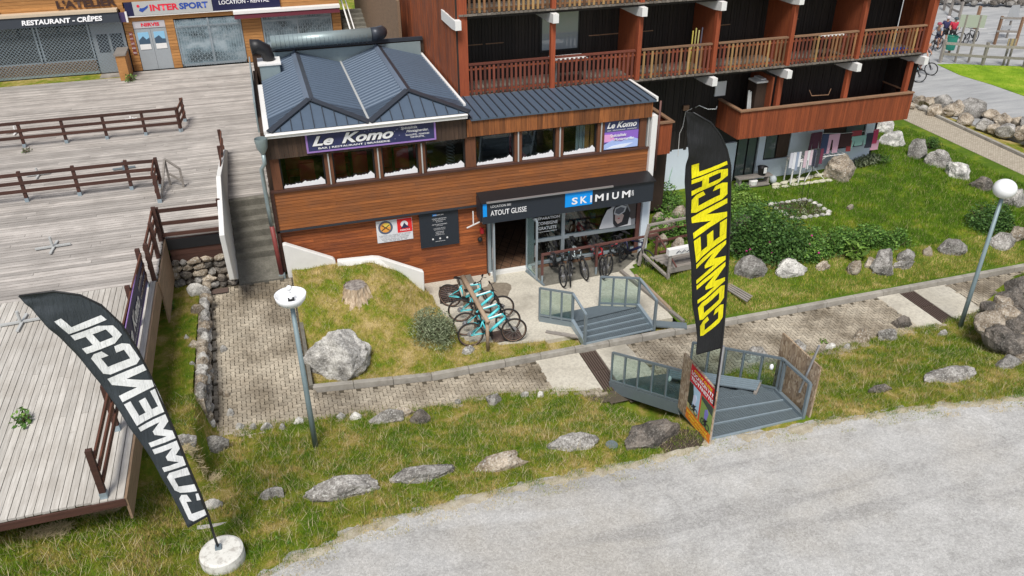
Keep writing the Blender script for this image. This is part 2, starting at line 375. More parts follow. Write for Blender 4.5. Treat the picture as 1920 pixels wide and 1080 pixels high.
# text: built-in font, turned into flat mesh and fitted to a rectangle
def text(name, s, o0, xd, ud, wd, ht, mt, parent, shear=0., bold=0., ext=.004, keep=False):
    cu = bpy.data.curves.new(name, 'FONT'); cu.body = s; cu.shear = shear; cu.offset = bold; cu.resolution_u = 3; cu.align_x = 'LEFT'
    ob = bpy.data.objects.new(name, cu); SC.collection.objects.link(ob); bpy.context.view_layer.update()
    me = bpy.data.meshes.new_from_object(ob.evaluated_get(bpy.context.evaluated_depsgraph_get())); bpy.data.objects.remove(ob); me.name = name
    v = np.zeros(len(me.vertices)*3); me.vertices.foreach_get('co', v); v = v.reshape(-1, 3)
    lo, hi = v.min(0), v.max(0); xd, ud = Vector(xd).normalized(), Vector(ud).normalized(); nd = xd.cross(ud)
    sx = wd/(hi[0]-lo[0]); sy_ = ht/(hi[1]-lo[1])
    if keep: sx = sy_ = min(sx, sy_)
    off = wl(parent); P = np.array(Vector(o0)-off)[None]+(v[:, :1]-lo[0])*sx*np.array(xd)+(v[:, 1:2]-lo[1])*sy_*np.array(ud)+ext*np.array(nd)
    me.vertices.foreach_set('co', P.ravel()); me.materials.clear(); me.materials.append(mt); me.update()
    o = bpy.data.objects.new(name, me); SC.collection.objects.link(o); o.parent = parent; WL[o.name] = off.copy(); return o
XD, ZD = (1, 0, 0), (0, 0, 1)
# rocks
def rock_mb(c, s, seed, sub=3, flat=.35, rot=None):
    import bmesh
    bm = bmesh.new(); bmesh.ops.create_icosphere(bm, subdivisions=sub, radius=1); mb = MB(); rr = random.Random(seed); o = Vector((seed*3.7 % 91, seed*1.3 % 57, seed*.77 % 33))
    planes = [(Vector((rr.uniform(-1, 1), rr.uniform(-1, 1), rr.uniform(-.3, 1))).normalized(), rr.uniform(.60, .90)) for _ in range(12)]
    an = rr.uniform(0, 3.14) if rot is None else rot; ca, sa = math.cos(an), math.sin(an)
    vs = []
    for v in bm.verts:
        p = v.co.normalized()
        for n_, d in planes:
            t = p.dot(n_)
            if t > d: p = p-n_*(t-d)*.96
        p = p*(1+.20*noise.noise(p*1.2+o)+.10*noise.noise(p*3.3+o)+.05*noise.noise(p*9+o)+.02*noise.noise(p*21+o))
        vs.append(tuple(p))
    A_ = np.array(vs); lo, hi = A_.min(0), A_.max(0); A_ = (A_-(lo+hi)/2)/((hi-lo)/2)*np.array(s)
    vs = [(c[0]+x*ca-y*sa, c[1]+x*sa+y*ca, c[2]+z) for x, y, z in A_]
    mb.add(vs, [[v.index for v in f.verts] for f in bm.faces]); bm.free(); return mb
def rock(px, py, w, h, fn, mt, label, group=None, seed=1, depth=.8, name='boulder', sub=3, sink=.3):
    """boulder whose foot stands on the ground at photo pixel (px,py), w x h photo pixels large"""
    p = G(px, py, fn) if callable(fn) else Pz(px, py, fn); k = ppm(p); W = w/k/2; depth = min(.8, max(.4, h/w*1.1))
    H = max(.08, (h/k-2*W*depth*.45)/.87)          # visible height once the seen top is taken off
    p = p+Vector((0, W*depth*.75, 0))
    return one(name, rock_mb((p.x, p.y, p.z+H*(.02 if fn is zb else .36)), (W*(.96 if fn is zb else 1.04), W*depth*(.96 if fn is zb else 1.04), H*.9+.09), seed, sub, rot=0.), mt, label, 'rock' if w < 50 else 'boulder', group, smooth=False)
def shade_auto(o):
    pass
# foliage
def bush_mb(c, r, n, ls, seed, droop=0., hollow=.35, top=1.):
    rr = np.random.default_rng(seed); mb = MB(); clump = rr.normal(size=(14, 3)); clump /= np.linalg.norm(clump, axis=1)[:, None]; clump[:, 2] = abs(clump[:, 2])*top
    for i in range(n):
        q = clump[rr.integers(14)]*rr.uniform(hollow, .8)+rr.normal(size=3)*.22; q[2] = abs(q[2])
        ln = np.linalg.norm(q); q = q/max(ln, 1)
        p = np.array(c)+q*np.array(r); a = rr.normal(size=3); a /= np.linalg.norm(a); a[2] = a[2]*.6-droop; b_ = np.cross(a, rr.normal(size=3)); b_ /= np.linalg.norm(b_)+1e-6
        L = ls*rr.uniform(.6, 1.4); W = L*(.45 if droop == 0 else .22)
        mb.add([p, p+a*L*.5+b_*W*.5, p+a*L, p+a*L*.5-b_*W*.5], [(0, 1, 2, 3)])
    return mb
def bush(name, c, r, n, ls, mt, label, cat='shrub', seed=1, group=None, droop=0., flowers=None, hollow=.35):
    t = thing(name, c, label, cat, group)
    st = MB(); rr = random.Random(seed)
    for i in range(9):
        a = rr.uniform(0, 6.28); k = rr.uniform(.4, .8)
        e = (c[0]+math.cos(a)*r[0]*k, c[1]+math.sin(a)*r[1]*k, c[2]+r[2]*rr.uniform(.5, .8)); mid = [(c[j]*.4+e[j]*.6) for j in range(3)]; mid[2] -= .05
        st.tube([c, mid, e], [.018, .012, .006], 5)
    build('stem', st, M['stem'], t); build('foliage', bush_mb(c, r, n, ls, seed, droop, hollow), mt, t)
    if flowers:
        fb = MB()
        for _ in range(flowers[1]):
            a = rr.uniform(3.3, 6.1); k = rr.uniform(.55, .98); fb.ball((c[0]+math.cos(a)*r[0]*k, c[1]+math.sin(a)*r[1]*k, c[2]+r[2]*rr.uniform(.2, .8)), .035, 6, 4)
        build('flower', fb, flowers[0], t, kind='stuff')
    return t
def inpoly(P, poly):
    x, y = P[:, 0], P[:, 1]; ins = np.zeros(len(P), bool); n = len(poly); j = n-1
    for i in range(n):
        xi, yi = poly[i]; xj, yj = poly[j]
        c_ = ((yi > y) != (yj > y)) & (x < (xj-xi)*(y-yi)/(yj-yi+1e-12)+xi); ins ^= c_; j = i
    return ins
def blades(name, poly, fn, dens, mt, h=(.05, .12), wd=.012, label='', excl=(), lean=.7, tuft=.0):
    P = np.array(poly); lo, hi = P.min(0), P.max(0); N = int((hi-lo).prod()*dens); Q = lo+rng.random((N, 2))*(hi-lo); ok = inpoly(Q, poly)
    for e in excl: ok &= ~inpoly(Q, e)
    Q = Q[ok]
    if tuft:
        nz = np.array([noise.noise(Vector((q[0]*2.2, q[1]*2.2, 1))) for q in Q]); Q = Q[nz > tuft-rng.random(len(Q))*.5]
    N = len(Q); z = np.array([fn(a, b_) for a, b_ in Q]); a = rng.random(N)*6.283; H = rng.uniform(h[0], h[1], N); L = rng.uniform(.2, 1, N)*lean*H
    w2 = wd*rng.uniform(.6, 1.3, N)/2; an2 = rng.random(N)*6.283
    base = np.c_[Q, z-.01]; side = np.c_[np.cos(a)*w2, np.sin(a)*w2, np.zeros(N)]; tip = base+np.c_[np.cos(an2)*L, np.sin(an2)*L, H]
    V = np.empty((N, 3, 3)); V[:, 0] = base-side; V[:, 1] = base+side; V[:, 2] = tip
    me = bpy.data.meshes.new(name); me.vertices.add(N*3); me.vertices.foreach_set('co', V.ravel()); me.loops.add(N*3); me.loops.foreach_set('vertex_index', np.arange(N*3, dtype=np.int32))
    me.polygons.add(N); me.polygons.foreach_set('loop_start', np.arange(0, N*3, 3, dtype=np.int32)); me.update(calc_edges=True); me.materials.append(mt)
    o = bpy.data.objects.new(name, me); SC.collection.objects.link(o); tag(o, label, 'grass', None, 'stuff'); return o
def sheet(name, poly, fn, step, mt, excl=None, skirt=.0, jitter=0.):
    """height-field sheet over a plan polygon, cells kept when their centre is inside"""
    P = np.array(poly); lo, hi = P.min(0), P.max(0); nx, ny = int((hi[0]-lo[0])/step)+2, int((hi[1]-lo[1])/step)+2
    mb = MB(); vs = []; idx = {}
    C_ = np.array([[lo[0]+(i+.5)*step, lo[1]+(j+.5)*step] for i in range(nx) for j in range(ny)]); ok = inpoly(C_, poly).reshape(nx, ny)
    if excl is not None:
        for e in excl: ok &= ~inpoly(C_, e).reshape(nx, ny)
    def vid(i, j):
        if (i, j) not in idx:
            x, y = lo[0]+i*step, lo[1]+j*step; idx[(i, j)] = len(vs); vs.append((x, y, fn(x, y)))
        return idx[(i, j)]
    fs = [(vid(i, j), vid(i+1, j), vid(i+1, j+1), vid(i, j+1)) for i in range(nx) for j in range(ny) if ok[i, j]]
    mb.v = vs; mb.f = fs
    return mb
ORD = 'first second third fourth fifth sixth seventh eighth ninth tenth eleventh twelfth thirteenth'.split()
def nz(x, y, s=1., o=0.): return noise.noise(Vector((x*s+o, y*s-o, o)))
def sm(t): t = min(max(t, 0), 1); return t*t*(3-2*t)
def lerp(a, b, t): return a+(b-a)*t
# ------------------------------------------------------------------ heights of the place
def zp(x, y):                                   # paved path
    z = -.12+.5*min(max((3-x)/5, 0), 1)
    if y > 16.2 and x < 0: z += min((y-16.2)/5.2, 1.05)*(1.15-z)
    return z
def zr(x, y=0): return .75+.12*max(0, 6-x)+.02*nz(x, y, .5)      # gravel road
PN = [(-9, 15.75), (-2.4, 15.75), (0, 15.74), (1.3, 15.78), (2.6, 15.68), (4.4, 15.73), (6, 15.45), (7.1, 15.0), (9.5, 14.7), (11, 14.82), (13.3, 14.85), (16.1, 15.07), (17.2, 15.03), (19.3, 15.26), (21.1, 15.66), (24, 16.4), (30, 17.2), (60, 18)]
RN = [(-9, 8.6), (-5.3, 9.0), (-2.6, 9.5), (-1.5, 9.95), (-.9, 10.3), (.6, 10.85), (2.2, 11.15), (3.9, 11.36), (7, 11.6), (8.2, 11.66), (10.5, 11.49), (12.9, 11.31), (15.8, 10.82), (22, 10.2), (60, 8)]
def pl(tab, x):
    for (a, b), (c, d) in zip(tab, tab[1:]):
        if x <= c: return b+(d-b)*(x-a)/(c-a)
    return tab[-1][1]
def zb(x, y):                                   # bank between path and road
    yp, yr = pl(PN, x), pl(RN, x); t = (yp-y)/(yp-yr); a = zp(x, 15.5); b_ = zr(x, y)
    z = lerp(a, b_, sm(t))+.10*nz(x, y, .9, 3)*math.sin(math.pi*min(max(t, 0), 1))+.035*nz(x, y, 3.1, 7)
    if 5.5 < x < 10 and t < .95: z -= .32*math.exp(-((x-7.3)/.9)**2)*math.exp(-((y-13.8)/1.)**2)
    if t > 1: z = b_-.03-.02*(t-1)+.03*nz(x, y, 2.2, 5)*max(0, 1-(t-1)*3)
    if t < 0: z = a-.03+.03*nz(x, y, 2.5, 9)*max(0, 1+t*6)-(.08 if t < -.25 else 0)
    if 17.2 < x and y > 12: z += .9*sm((x-19.2)/1.6)*sm((15.8-abs(y-14.6)*1.-13.6)/1.5)
    if x < -2.4: z = max(z, lerp(z, 1.45+.12*(15.7-y)+.05*nz(x, y, 2), sm((-2.35-x)/.25))) if y > 13.5 else z+.45*sm((-2.5-x)/1.0)
    return z
def zs(x, y): return 1.3+.03*(21-y)+.05*nz(x, y, 1.5, 2)       # grass strip beside the deck
def zm(x, y):                                   # mound with stump and big boulder
    t = min(max((y-17.0)/4.2, 0), 1); h = 1.22*sm(t*1.05)+.1; k = sm((4.25-x+.25*nz(x, y, 1.2))/2.2)
    z = h*k+.05*nz(x, y, 1.6, 4)*min(1, t*4)
    if x > 5: z = -.02+.05*nz(x, y, 2)
    z = max(z, -.06)
    return min(z, zp(x, 16)+.11) if y < 17.05 else z
def zg(x, y):                                   # garden east of the shop
    a = .02+.33*sm((y-17.2)/2.2)+.1*sm((y-20)/4); z = a+.06*nz(x, y, .8, 6)
    if x < 12: z = lerp(.02, z, sm((x-10.2)/1.8))
    if y < 17.08: z = min(z, .0)
    if y > 19 and x > 24: z = lerp(z, .055, sm((x-24)/3))
    return z
# ------------------------------------------------------------------ ground and setting
struct('ground', MB().box((-300, -200, -1.4), (400, 500, -1.0)), M['turf_mid'])
mb = sheet('gravel_road', [(-9, 2), (45, 2), (45, 10.2), (22, 11), (15, 11.9), (8, 12.6), (3, 12.4), (0, 12), (-3, 11.6), (-9, 11.6)], lambda x, y: zr(x, y)+.012*nz(x, y, 3, 2)-.35*sm((y-pl(RN, x)-.12)/.4), .16, None)
road = struct('gravel_road', mb, M['gravel'], True)
def _dirt(b):
    v = b.coord('World'); n = b.noise(v, 4, 8, .7); f = b.noise(v, 50, 5, .8); c = b.ramp(n, [(.3, (.26, .225, .165)), (.5, (.42, .375, .285)), (.7, (.52, .485, .40))]); c = b.mix(b.ramp(f, [(.38, (.6,)*3), (.52, (0,)*3)]), c, (.17, .15, .11)); b.bump(f, .5, .01); return b.out(c, .95)
M['dirt'] = mat('sandy verge', _dirt)
def zd(x, y):
    d = pl(RN, x)-y; return zr(x, y)+.012*nz(x, y, 3, 2)+.012+.035*nz(x, y, 2.1, 8)+.02*nz(x, y, 7, 8)-.055*max(0, d-.08)/.3-.12*max(0, -d-.02-.1*nz(x, y, 3.3, 4))/.15
struct('dirt_verge', sheet('', [(x, y-.85) for x, y in RN[:-1]]+[(x, y+.4) for x, y in reversed(RN[:-1])], zd, .07, None), M['dirt'], True)
bank_poly = [(-9, 10.0), (-2, 9.2), (3, 10.2), (8, 11.2), (13, 10.9), (22, 9.6), (45, 7.5), (45, 18)]+[(x, y+.1) for x, y in reversed(PN[1:-2])]+[(-2.4, 16), (-9, 16)]
struct('embankment', sheet('embankment', [(-9, 8.0), (-2.6, 9.0), (-1, 9.8), (3, 10.9), (8, 11.45), (13, 11.1), (22, 9.9), (45, 8), (45, 18), (26, 17.6), (24, 16.6)]+[(x, y+.22) for x, y in reversed(PN[1:-3])]+[(-9, 16)], zb, .12, None), M['turf_mid'], True)
strip_poly = [(-3.6, 15.6), (-2.62, 15.6), (-2.6, 21.4), (-3.6, 21.4)]
struct('grass_strip', sheet('', strip_poly, zs, .12, None), M['turf_mid'], True)
mound_poly = [(-.12, 16.94), (10.2, 16.94), (10.2, 17.5), (6.2, 17.55), (5.2, 17.7), (4.15, 18.15), (4.0, 19.2), (3.75, 20.4), (3.62, 21.3), (-.12, 21.35)]
mf = lambda x, y: zm(x, y) if not (x > 6.3 and y > 17) else -.12
struct('mound', sheet('', mound_poly, mf, .1, None), M['turf_dry'], True)
gar_poly = [(10.2, 16.94), (60, 16.94), (60, 22.4), (28.9, 22.4), (29.2, 26), (29.2, 29.5), (28.6, 32), (23, 31), (11.3, 26), (11.3, 21.5), (10.25, 20.4)]
struct('garden_ground', sheet('', gar_poly, zg, .2, None), M['turf_green'], True)
struct('terrace', MB().prism([(3.6, 17.9), (6.3, 17.5), (10.2, 17.5), (10.22, 20.4), (11.3, 21.5), (11.3, 22.2), (3.3, 22.2), (3.3, 20)], -.6, .0), M['terrace'])
struct('shop_plinth', MB().prism([(7.24, 20.35), (9.9, 20.5), (11.15, 21.5), (7.24, 21.5)], .0, .012), M['step'])
# path: joint bed, slabs, grates, pavers
bed = [(-2.45, 15.4)]+[(x, y-.35) for x, y in PN[2:-2]]+[(30, 16.95), (-.02, 16.95), (-.18, 21.6), (-2.45, 21.6)]
struct('path', sheet('', [(-2.5, 15.2)]+[(x, y-.45) for x, y in PN[2:-2]]+[(30, 17.0), (-.0, 17.0), (-.12, 21.5), (-2.5, 21.5)], lambda x, y: zp(x, y)-.035, .1, None), M['joint'], True)
pathobj = bpy.data.objects['path']
slabs = [[(5.78, 15.4), (7.02, 15.1), (7.02, 16.82), (5.78, 16.82)], [(7.52, 15.0), (8.6, 15.3), (8.42, 16.82), (7.52, 16.82)], [(16.7, 15.0), (17.5, 15.0), (17.5, 16.82), (16.7, 16.82)], [(18.04, 15.1), (19.2, 15.3), (19.25, 16.82), (18.04, 16.82)]]
for s_ in slabs: build('concrete_slab', MB().prism(s_, -.3, -.112), M['terrace'], pathobj)
gr_ex = [(7.02, 7.52, 15.0), (17.5, 18.04, 15.05)]
for x0, x1, y0 in gr_ex:
    t = thing('drain_grate', ((x0+x1)/2, 16, -.12), 'rusty slatted drain grate across the path below the '+('small steel ramp' if x0 < 10 else 'leaning street lamp on the right'), 'drain grate', 'drain grates across the path')
    build('channel', MB().box((x0+.02, y0, -.20), (x1-.02, 16.8, -.16)), M['black'], t)
    for q in range(2):
        ya, yb = lerp(y0, 16.8, q/2)+.02, lerp(y0, 16.8, (q+1)/2)-.02
        for i in range(7):
            xx = lerp(x0+.05, x1-.05, i/6); build('bar', MB().box((xx-.014, ya, -.15), (xx+.014, yb, -.105)), M['grate'], t)
pv_ex = slabs+[[(a, b-.6), (c, b-.6), (c, 17), (a, 17)] for a, c, b in gr_ex]
PW, PL_ = .105, .21
allp = []
for i in range(-60, 330):
    for j in range(-40, 60):
        # 90 degree herringbone: cells of PW; an L pair repeats every 2 PW along the diagonal
        k = (i-j) % 4
        if k == 0: x, y, a, b_ = i*PW, j*PW, PL_, PW
        elif k == 3: x, y, a, b_ = i*PW, j*PW, PW, PL_
        else: continue
        allp.append((x-3, y+15.2+2, a, b_))
def paver_shape(x, y, a, b_):
    g = .006; d = .014
    x0, y0, x1, y1 = x+g, y+g, x+a-g, y+b_-g
    if a > b_: c_ = [(x0, y0), (lerp(x0, x1, .25), y0+d), (lerp(x0, x1, .5), y0-d*.6), (lerp(x0, x1, .75), y0+d*.6), (x1, y0), (x1, y1), (lerp(x0, x1, .75), y1+d*.6), (lerp(x0, x1, .5), y1-d), (lerp(x0, x1, .25), y1+d*.6), (x0, y1)]
    else: c_ = [(x0, y0), (x1, y0), (x1-d, lerp(y0, y1, .25)), (x1+d*.6, lerp(y0, y1, .5)), (x1-d*.6, lerp(y0, y1, .75)), (x1, y1), (x0, y1), (x0+d*.6, lerp(y0, y1, .75)), (x0-d, lerp(y0, y1, .5)), (x0+d*.6, lerp(y0, y1, .25))]
    return c_
near, far = [], []
S1 = .0
cand = []
for (x, y, a, b_) in allp:
    cx_, cy_ = x+a/2, y+b_/2
    if cy_ < pl(PN, cx_)-.25+.2*nz(cx_, cy_, 1.7) or cx_ < -2.36+.05*nz(cx_, cy_, 3): continue
    if cx_ > -.2 and cy_ > 16.76: continue
    if cy_ > 21.15 or cx_ > 29: continue
    cand.append((x, y, a, b_, cx_, cy_))
cc_ = np.array([[c[4], c[5]] for c in cand]); okk = np.ones(len(cand), bool)
for e in pv_ex: okk &= ~inpoly(cc_, e)
cand = [c for c, k in zip(cand, okk) if k]
cand.sort(key=lambda c: (c[4]-2)**2*.35+(c[5]-15)**2 if c[4] > -5 else 99)
for n_, (x, y, a, b_, cx_, cy_) in enumerate(cand):
    dz = .012*nz(cx_, cy_, 9)+random.uniform(-.003, .003); f1 = lambda u, v: zp(u, v)+dz
    if n_ < 300: build('paver', MB().prism(paver_shape(x, y, a, b_), lambda u, v: zp(u, v)-.04, f1), M['paver'], pathobj)
    else: far.append((paver_shape(x, y, a, b_), f1))
mb = MB()
for sh, f1 in far: mb.prism(sh, lambda u, v: zp(u, v)-.04, f1)
build('paver_field', mb, M['paver'], pathobj, kind='stuff')
# weeds and moss in the path
# kerb along the path
kb = thing('kerb', (10, 16.9, 0), 'grey concrete kerb running along the far side of the paved path', 'kerb')
x = -.05
while x < 30:
    x1 = x+.99
    mb = MB(); y0, y1 = 16.83+.008*nz(x, 0, 5), 17.0
    zt = lambda u: max(.016, zp(u, 16)+.13)
    mb.add([(x, y0, zp(x, 16)-.1), (x1, y0, zp(x1, 16)-.1), (x1, y1, -.1), (x, y1, -.1), (x, y0+.02, zt(x)), (x1, y0+.02, zt(x1)), (x1, y1, zt(x1)), (x, y1, zt(x))], [(0, 3, 2, 1), (4, 5, 6, 7), (0, 1, 5, 4), (1, 2, 6, 5), (2, 3, 7, 6), (3, 0, 4, 7)])
    build('kerb_stone', mb, M['kerb'], kb, bevel=.012); x += 1.0
# low wall along the left side of the mound
mb = MB(); mb.slab([(-.13, 16.9, .35), (-.13, 21.2, 1.22), (-.13, 21.2, .9), (-.13, 16.9, .0)], (-1, 0, 0), .09)
one('mound_edge_wall', mb, M['step'], 'thin dark concrete edging between the paved ramp and the stump mound', 'wall')
# terrace edging beam on the right
one('terrace_edge', MB().beam((9.86, 20.45, .03), (10.35, 17.15, .03), .1, .12), M['oldwood'], 'weathered timber edging along the right side of the bike terrace', 'edging')
# ================================================================== shop and restaurant building
YF = 21.5; DZ = 2.8
shop = thing('shop_building', (5, YF, 0), 'larch clad restaurant and ski shop with blue grey sheet roof and glazed shop front', 'building')
core = MB()
core.box((-.22, YF+.17, 0.2), (5.78, YF+.4, 2.42)); core.box((-.22, YF+.1, 2.42), (11.0, 28.2, 2.6))
core.box((-.25, YF+.05, 2.6), (11.0, YF+.2, 3.64)); core.box((-.22, YF+.3, 4.62), (5.3, YF+.45, 5.2)); core.box((5.3, YF+.12, 4.66), (10.98, YF+.3, 5.1))
build('wall_core', core, M['black'], shop)
build('room_floor', MB().box((-.2, YF+.3, 2.61), (11, 25.8, 2.8)), plain((.20, .15, .12), 'brown floor'), shop)
build('room_wall', MB().box((-.2, 25.8, 2.8), (11, 26, 5.1)).box((-.22, YF+.4, 2.8), (-.1, 26, 5.1)), plain((.10, .075, .06), 'dark inner wall'), shop)
build('side_wall', MB().box((-.36, YF+.2, 2.5), (-.24, 28.2, 5.3)), M['fascia_d'], shop)
build('rear_wall', MB().box((-.3, 28.2, 2.8), (5.45, 28.4, 5.95)), M['fascia_d'], shop)
build('white_pillar', MB().box((11.02, YF-.1, .0), (11.2, YF+.4, 4.7)), M['white'], shop)
build('blue_pillar', MB().box((10.92, YF-.02, .0), (11.16, YF-.12, 1.9)), M['bluewall'], shop)
def planks(x0, x1, z0, z1, y, h, mt, th=.03, lens=(2.2, 4.4), gap=.011):
    z = z0
    while z < z1-.02:
        x = x0; first = True
        while x < x1-.01:
            L = random.uniform(*lens)*(random.uniform(.3, 1) if first else 1); xe = min(x1, x+L)
            if x1-xe < .5: xe = x1
            piece('plank', (x, y-th+random.uniform(0, .004), z), (xe-.004, y, min(z+h-gap, z1)), mt, shop); x = xe; first = False
        z += h
planks(-.3, 11.02, 2.5, 3.64, YF+.05, .095, M['plank_up'])
planks(-.26, 5.78, .0, 2.42, YF+.17, .097, M['plank_lo'], lens=(1.4, 3.2))
build('sill', MB().box((-.34, YF-.03, 3.64), (11.06, YF+.12, 3.70)), M['rail'], shop)
build('ledge', MB().box((-.34, YF-.02, 2.44), (5.78, YF+.16, 2.49)), M['roofcap'], shop)
build('corner_board', MB().box((-.37, YF-.02, 1.2), (-.27, YF+.12, 3.64)), M['rail'], shop)
# windows of the restaurant
def window(x0, x1, z0, z1, y, pane=True, trim=True):
    f = MB(); t = .045
    f.box((x0, y, z0), (x0+t, y+.08, z1)); f.box((x1-t, y, z0), (x1, y+.08, z1)); f.box((x0+t, y, z1-t), (x1-t, y+.08, z1)); f.box((x0+t, y, z0), (x1-t, y+.08, z0+t))
    w_ = build('window', f, M['darkframe'], shop)
    if pane: build('pane', MB().box((x0+t, y+.03, z0+t), (x1-t, y+.036, z1-t)), M['glass'], w_)
    if trim:
        pts = [(x0+.04, y-.012, z0)]; HS = (.05, .13, .09, .115, .09, .11, .10, .14, .115, .13, .115, .16, .20, .15, .165, .145, .17, .155, .185, .165, .22, .27, .20, .14); n = len(HS)-1
        for i in range(n+1):
            u = i/n; h = HS[i]*.8; pts.append((lerp(x0+.04, x1-.04, u), y-.012, z0+h))
        pts.append((x1-.04, y-.012, z0)); build('mountain_trim', MB().slab(pts[::-1], (0, 1, 0), .01), M['snowtrim'], w_)
WX = [(.0, 1.2), (1.42, 2.58), (2.78, 3.82), (4.02, 5.2), (5.5, 6.68), (6.9, 7.97), (8.2, 9.3)]
for i, (a, b_) in enumerate(WX): window(a, b_, 3.71, 4.62, YF+.12, trim=True)
for a, b_ in [(-.24, 0), (1.2, 1.3), (1.32, 1.42), (2.58, 2.66), (2.69, 2.78), (3.82, 3.9), (3.93, 4.02), (5.2, 5.5), (6.68, 6.77), (6.81, 6.9), (7.97, 8.07), (8.11, 8.2), (9.3, 9.39), (9.43, 9.52), (10.68, 10.9)]:
    build('window_post', MB().box((a, YF+.02, 3.71), (b_, YF+.14, 4.62)), M['post'], shop)
for x in (1.31, 2.675, 3.915, 6.79, 8.09, 9.41, 10.96): build('pale_strip', MB().box((x-.018, YF-.01, 3.71), (x+.018, YF+.13, 4.64)), M['signgrey'], shop)
# fascia boards
x = -.3
while x < 5.2:
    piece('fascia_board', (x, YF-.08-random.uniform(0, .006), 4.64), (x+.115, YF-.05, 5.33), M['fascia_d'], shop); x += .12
x = 5.24
while x < 10.95:
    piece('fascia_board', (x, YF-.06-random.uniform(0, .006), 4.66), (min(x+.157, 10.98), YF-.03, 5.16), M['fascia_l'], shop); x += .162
build('fascia_return', MB().box((10.98, YF-.06, 4.66), (11.02, 23.4, 5.16)), M['fascia_l'], shop)
x = 22.0
# hipped double roof over the left half
ZG, ZRd = 5.40, 5.85; X0, X1, XM = -.12, 5.32, 2.52; RA, RB = 1.07, 3.80; YG, YR, YB_ = 21.36, 22.45, 28.2
def zl(x, y, a, b_): return 0
def ribbed(name, A, B, Cc, D, pitch, nrm_h=.028, mt='roof'):
    """sheet with folded ribs running from edge AB to edge DC: A->D and B->C are the rib directions"""
    A, B, Cc, D = map(Vector, (A, B, Cc, D)); n = max(2, int((B-A).length/pitch)); nn = (B-A).cross(D-A).normalized(); nn = nn if nn.z > 0 else -nn
    mb = MB(); prof = []
    for i in range(n):
        for u, h in ((0, 0), (.55, 0), (.68, nrm_h), (.87, nrm_h)): prof.append(((i+u)/n, h))
    prof.append((1, 0)); k = len(prof)
    for u, h in prof: mb.v.append(tuple(A.lerp(B, u)+nn*h))
    for u, h in prof: mb.v.append(tuple(D.lerp(Cc, u)+nn*h))
    for i in range(k-1): mb.f.append((i, i+1, k+i+1, k+i))
    return build(name, mb, M[mt], shop)
def roofpart(xa, xr, xb, lbl=''):
    # left and right slopes: ribs run down the slope (across), so the pitch is counted along Y
    ribbed('roof_sheet', (xa, YR, ZG), (xa, YB_, ZG), (xr, YB_, ZRd), (xr, YR, ZRd), .26)
    ribbed('roof_sheet', (xb, YR, ZG), (xb, YB_, ZG), (xr, YB_, ZRd), (xr, YR, ZRd), .26)
    mb = MB()
    n = 6
    for (xe, sgn) in ((xa, 1), (xb, -1)):      # the slopes narrow to the hip corner in front
        P0, P1, P2 = Vector((xe, YG, ZG)), Vector((xe, YR, ZG)), Vector((xr, YR, ZRd))
        prev = None
        for i in range(n):
            u0, u1 = i/n, (i+1)/n; a0, a1 = P0.lerp(P1, u0), P0.lerp(P1, u1); b0, b1 = P0.lerp(P2, u0), P0.lerp(P2, u1); up = Vector((0, 0, .02))
            mb.add([a0, a1, b1, b0], [(0, 1, 2, 3)]); mb.add([a1-Vector((0, .05, 0))+up, a1+up, b1+up, b1-Vector((0, .05, 0))+up], [(0, 1, 2, 3)])
    build('roof_corner', mb, M['roof'], shop)
    # front hip triangle with standing seams
    hip = build('roof_hip', MB().slab([(xa, YG, ZG), (xb, YG, ZG), (xr, YR, ZRd)], (0, -1, 1), .02), M['roof'], shop)
    k = 9
    for i in range(1, k):
        u = i/k; xx = lerp(xa, xb, u); v = (xx-xa)/(xr-xa) if xx < xr else (xb-xx)/(xb-xr)
        build('seam', MB().beam((xx, YG, ZG+.02), (xx, lerp(YG, YR, v), lerp(ZG, ZRd, v)+.02), .02, .04), M['roofcap'], hip)
    c_ = build('ridge_cap', MB().slab([(xr-.13, YR-.02, ZRd-.01), (xr, YR-.02, ZRd+.045), (xr, YB_, ZRd+.045), (xr-.13, YB_, ZRd-.01)], (-.3, 0, 1), .012), M['roofcap_lit'], shop)  # left half painted paler as the lit side of the same cap
    build('ridge_cap', MB().slab([(xr, YR-.02, ZRd+.045), (xr+.13, YR-.02, ZRd-.01), (xr+.13, YB_, ZRd-.01), (xr, YB_, ZRd+.045)], (.3, 0, 1), .012), M['roofcap'], shop)
    for xe in (xa, xb): build('hip_cap', MB().beam((xe, YG, ZG+.035), (xr, YR, ZRd+.045), .20, .03), M['roofcap'], shop)
roofpart(X0, RA, XM); roofpart(XM, RB, X1)
build('valley_gutter', MB().box((XM-.03, YG, ZG-.01), (XM+.03, YB_, ZG+.045)), M['signgrey'], shop)
build('verge', MB().box((X1-.02, 22.0, ZG), (X1+.05, YB_, ZG+.07)), M['white'], shop)
build('verge', MB().box((X0-.14, YG+.1, ZG-.14), (X0+.0, 26.0, ZG+.02)), M['white'], shop)
build('gutter', MB().box((X0-.1, YG-.13, ZG-.12), (X1-.1, YG+.0, ZG-.015)), M['white'], shop)
build('gutter_rim', MB().tube([(X0-.12, YG-.15, ZG-.03), (X1-.1, YG-.15, ZG-.01)], .03, 6), M['white'], shop)
# low roof over the right half
low = build('low_roof', MB().slab([(5.36, 21.38, 5.19), (11.1, 21.38, 5.19), (11.1, 23.4, 5.235), (5.0, 23.4, 5.235)], (0, 0, 1), .05), M['roof'], shop)
n = 23
for i in range(n+1):
    xx = lerp(5.38, 11.08, i/n); build('seam', MB().beam((xx, 21.37, 5.205), (xx, 23.4, 5.25), .022, .045), M['roofcap'], low)
build('verge', MB().box((11.08, 21.4, 5.14), (11.16, 23.4, 5.28)), M['white'], shop)
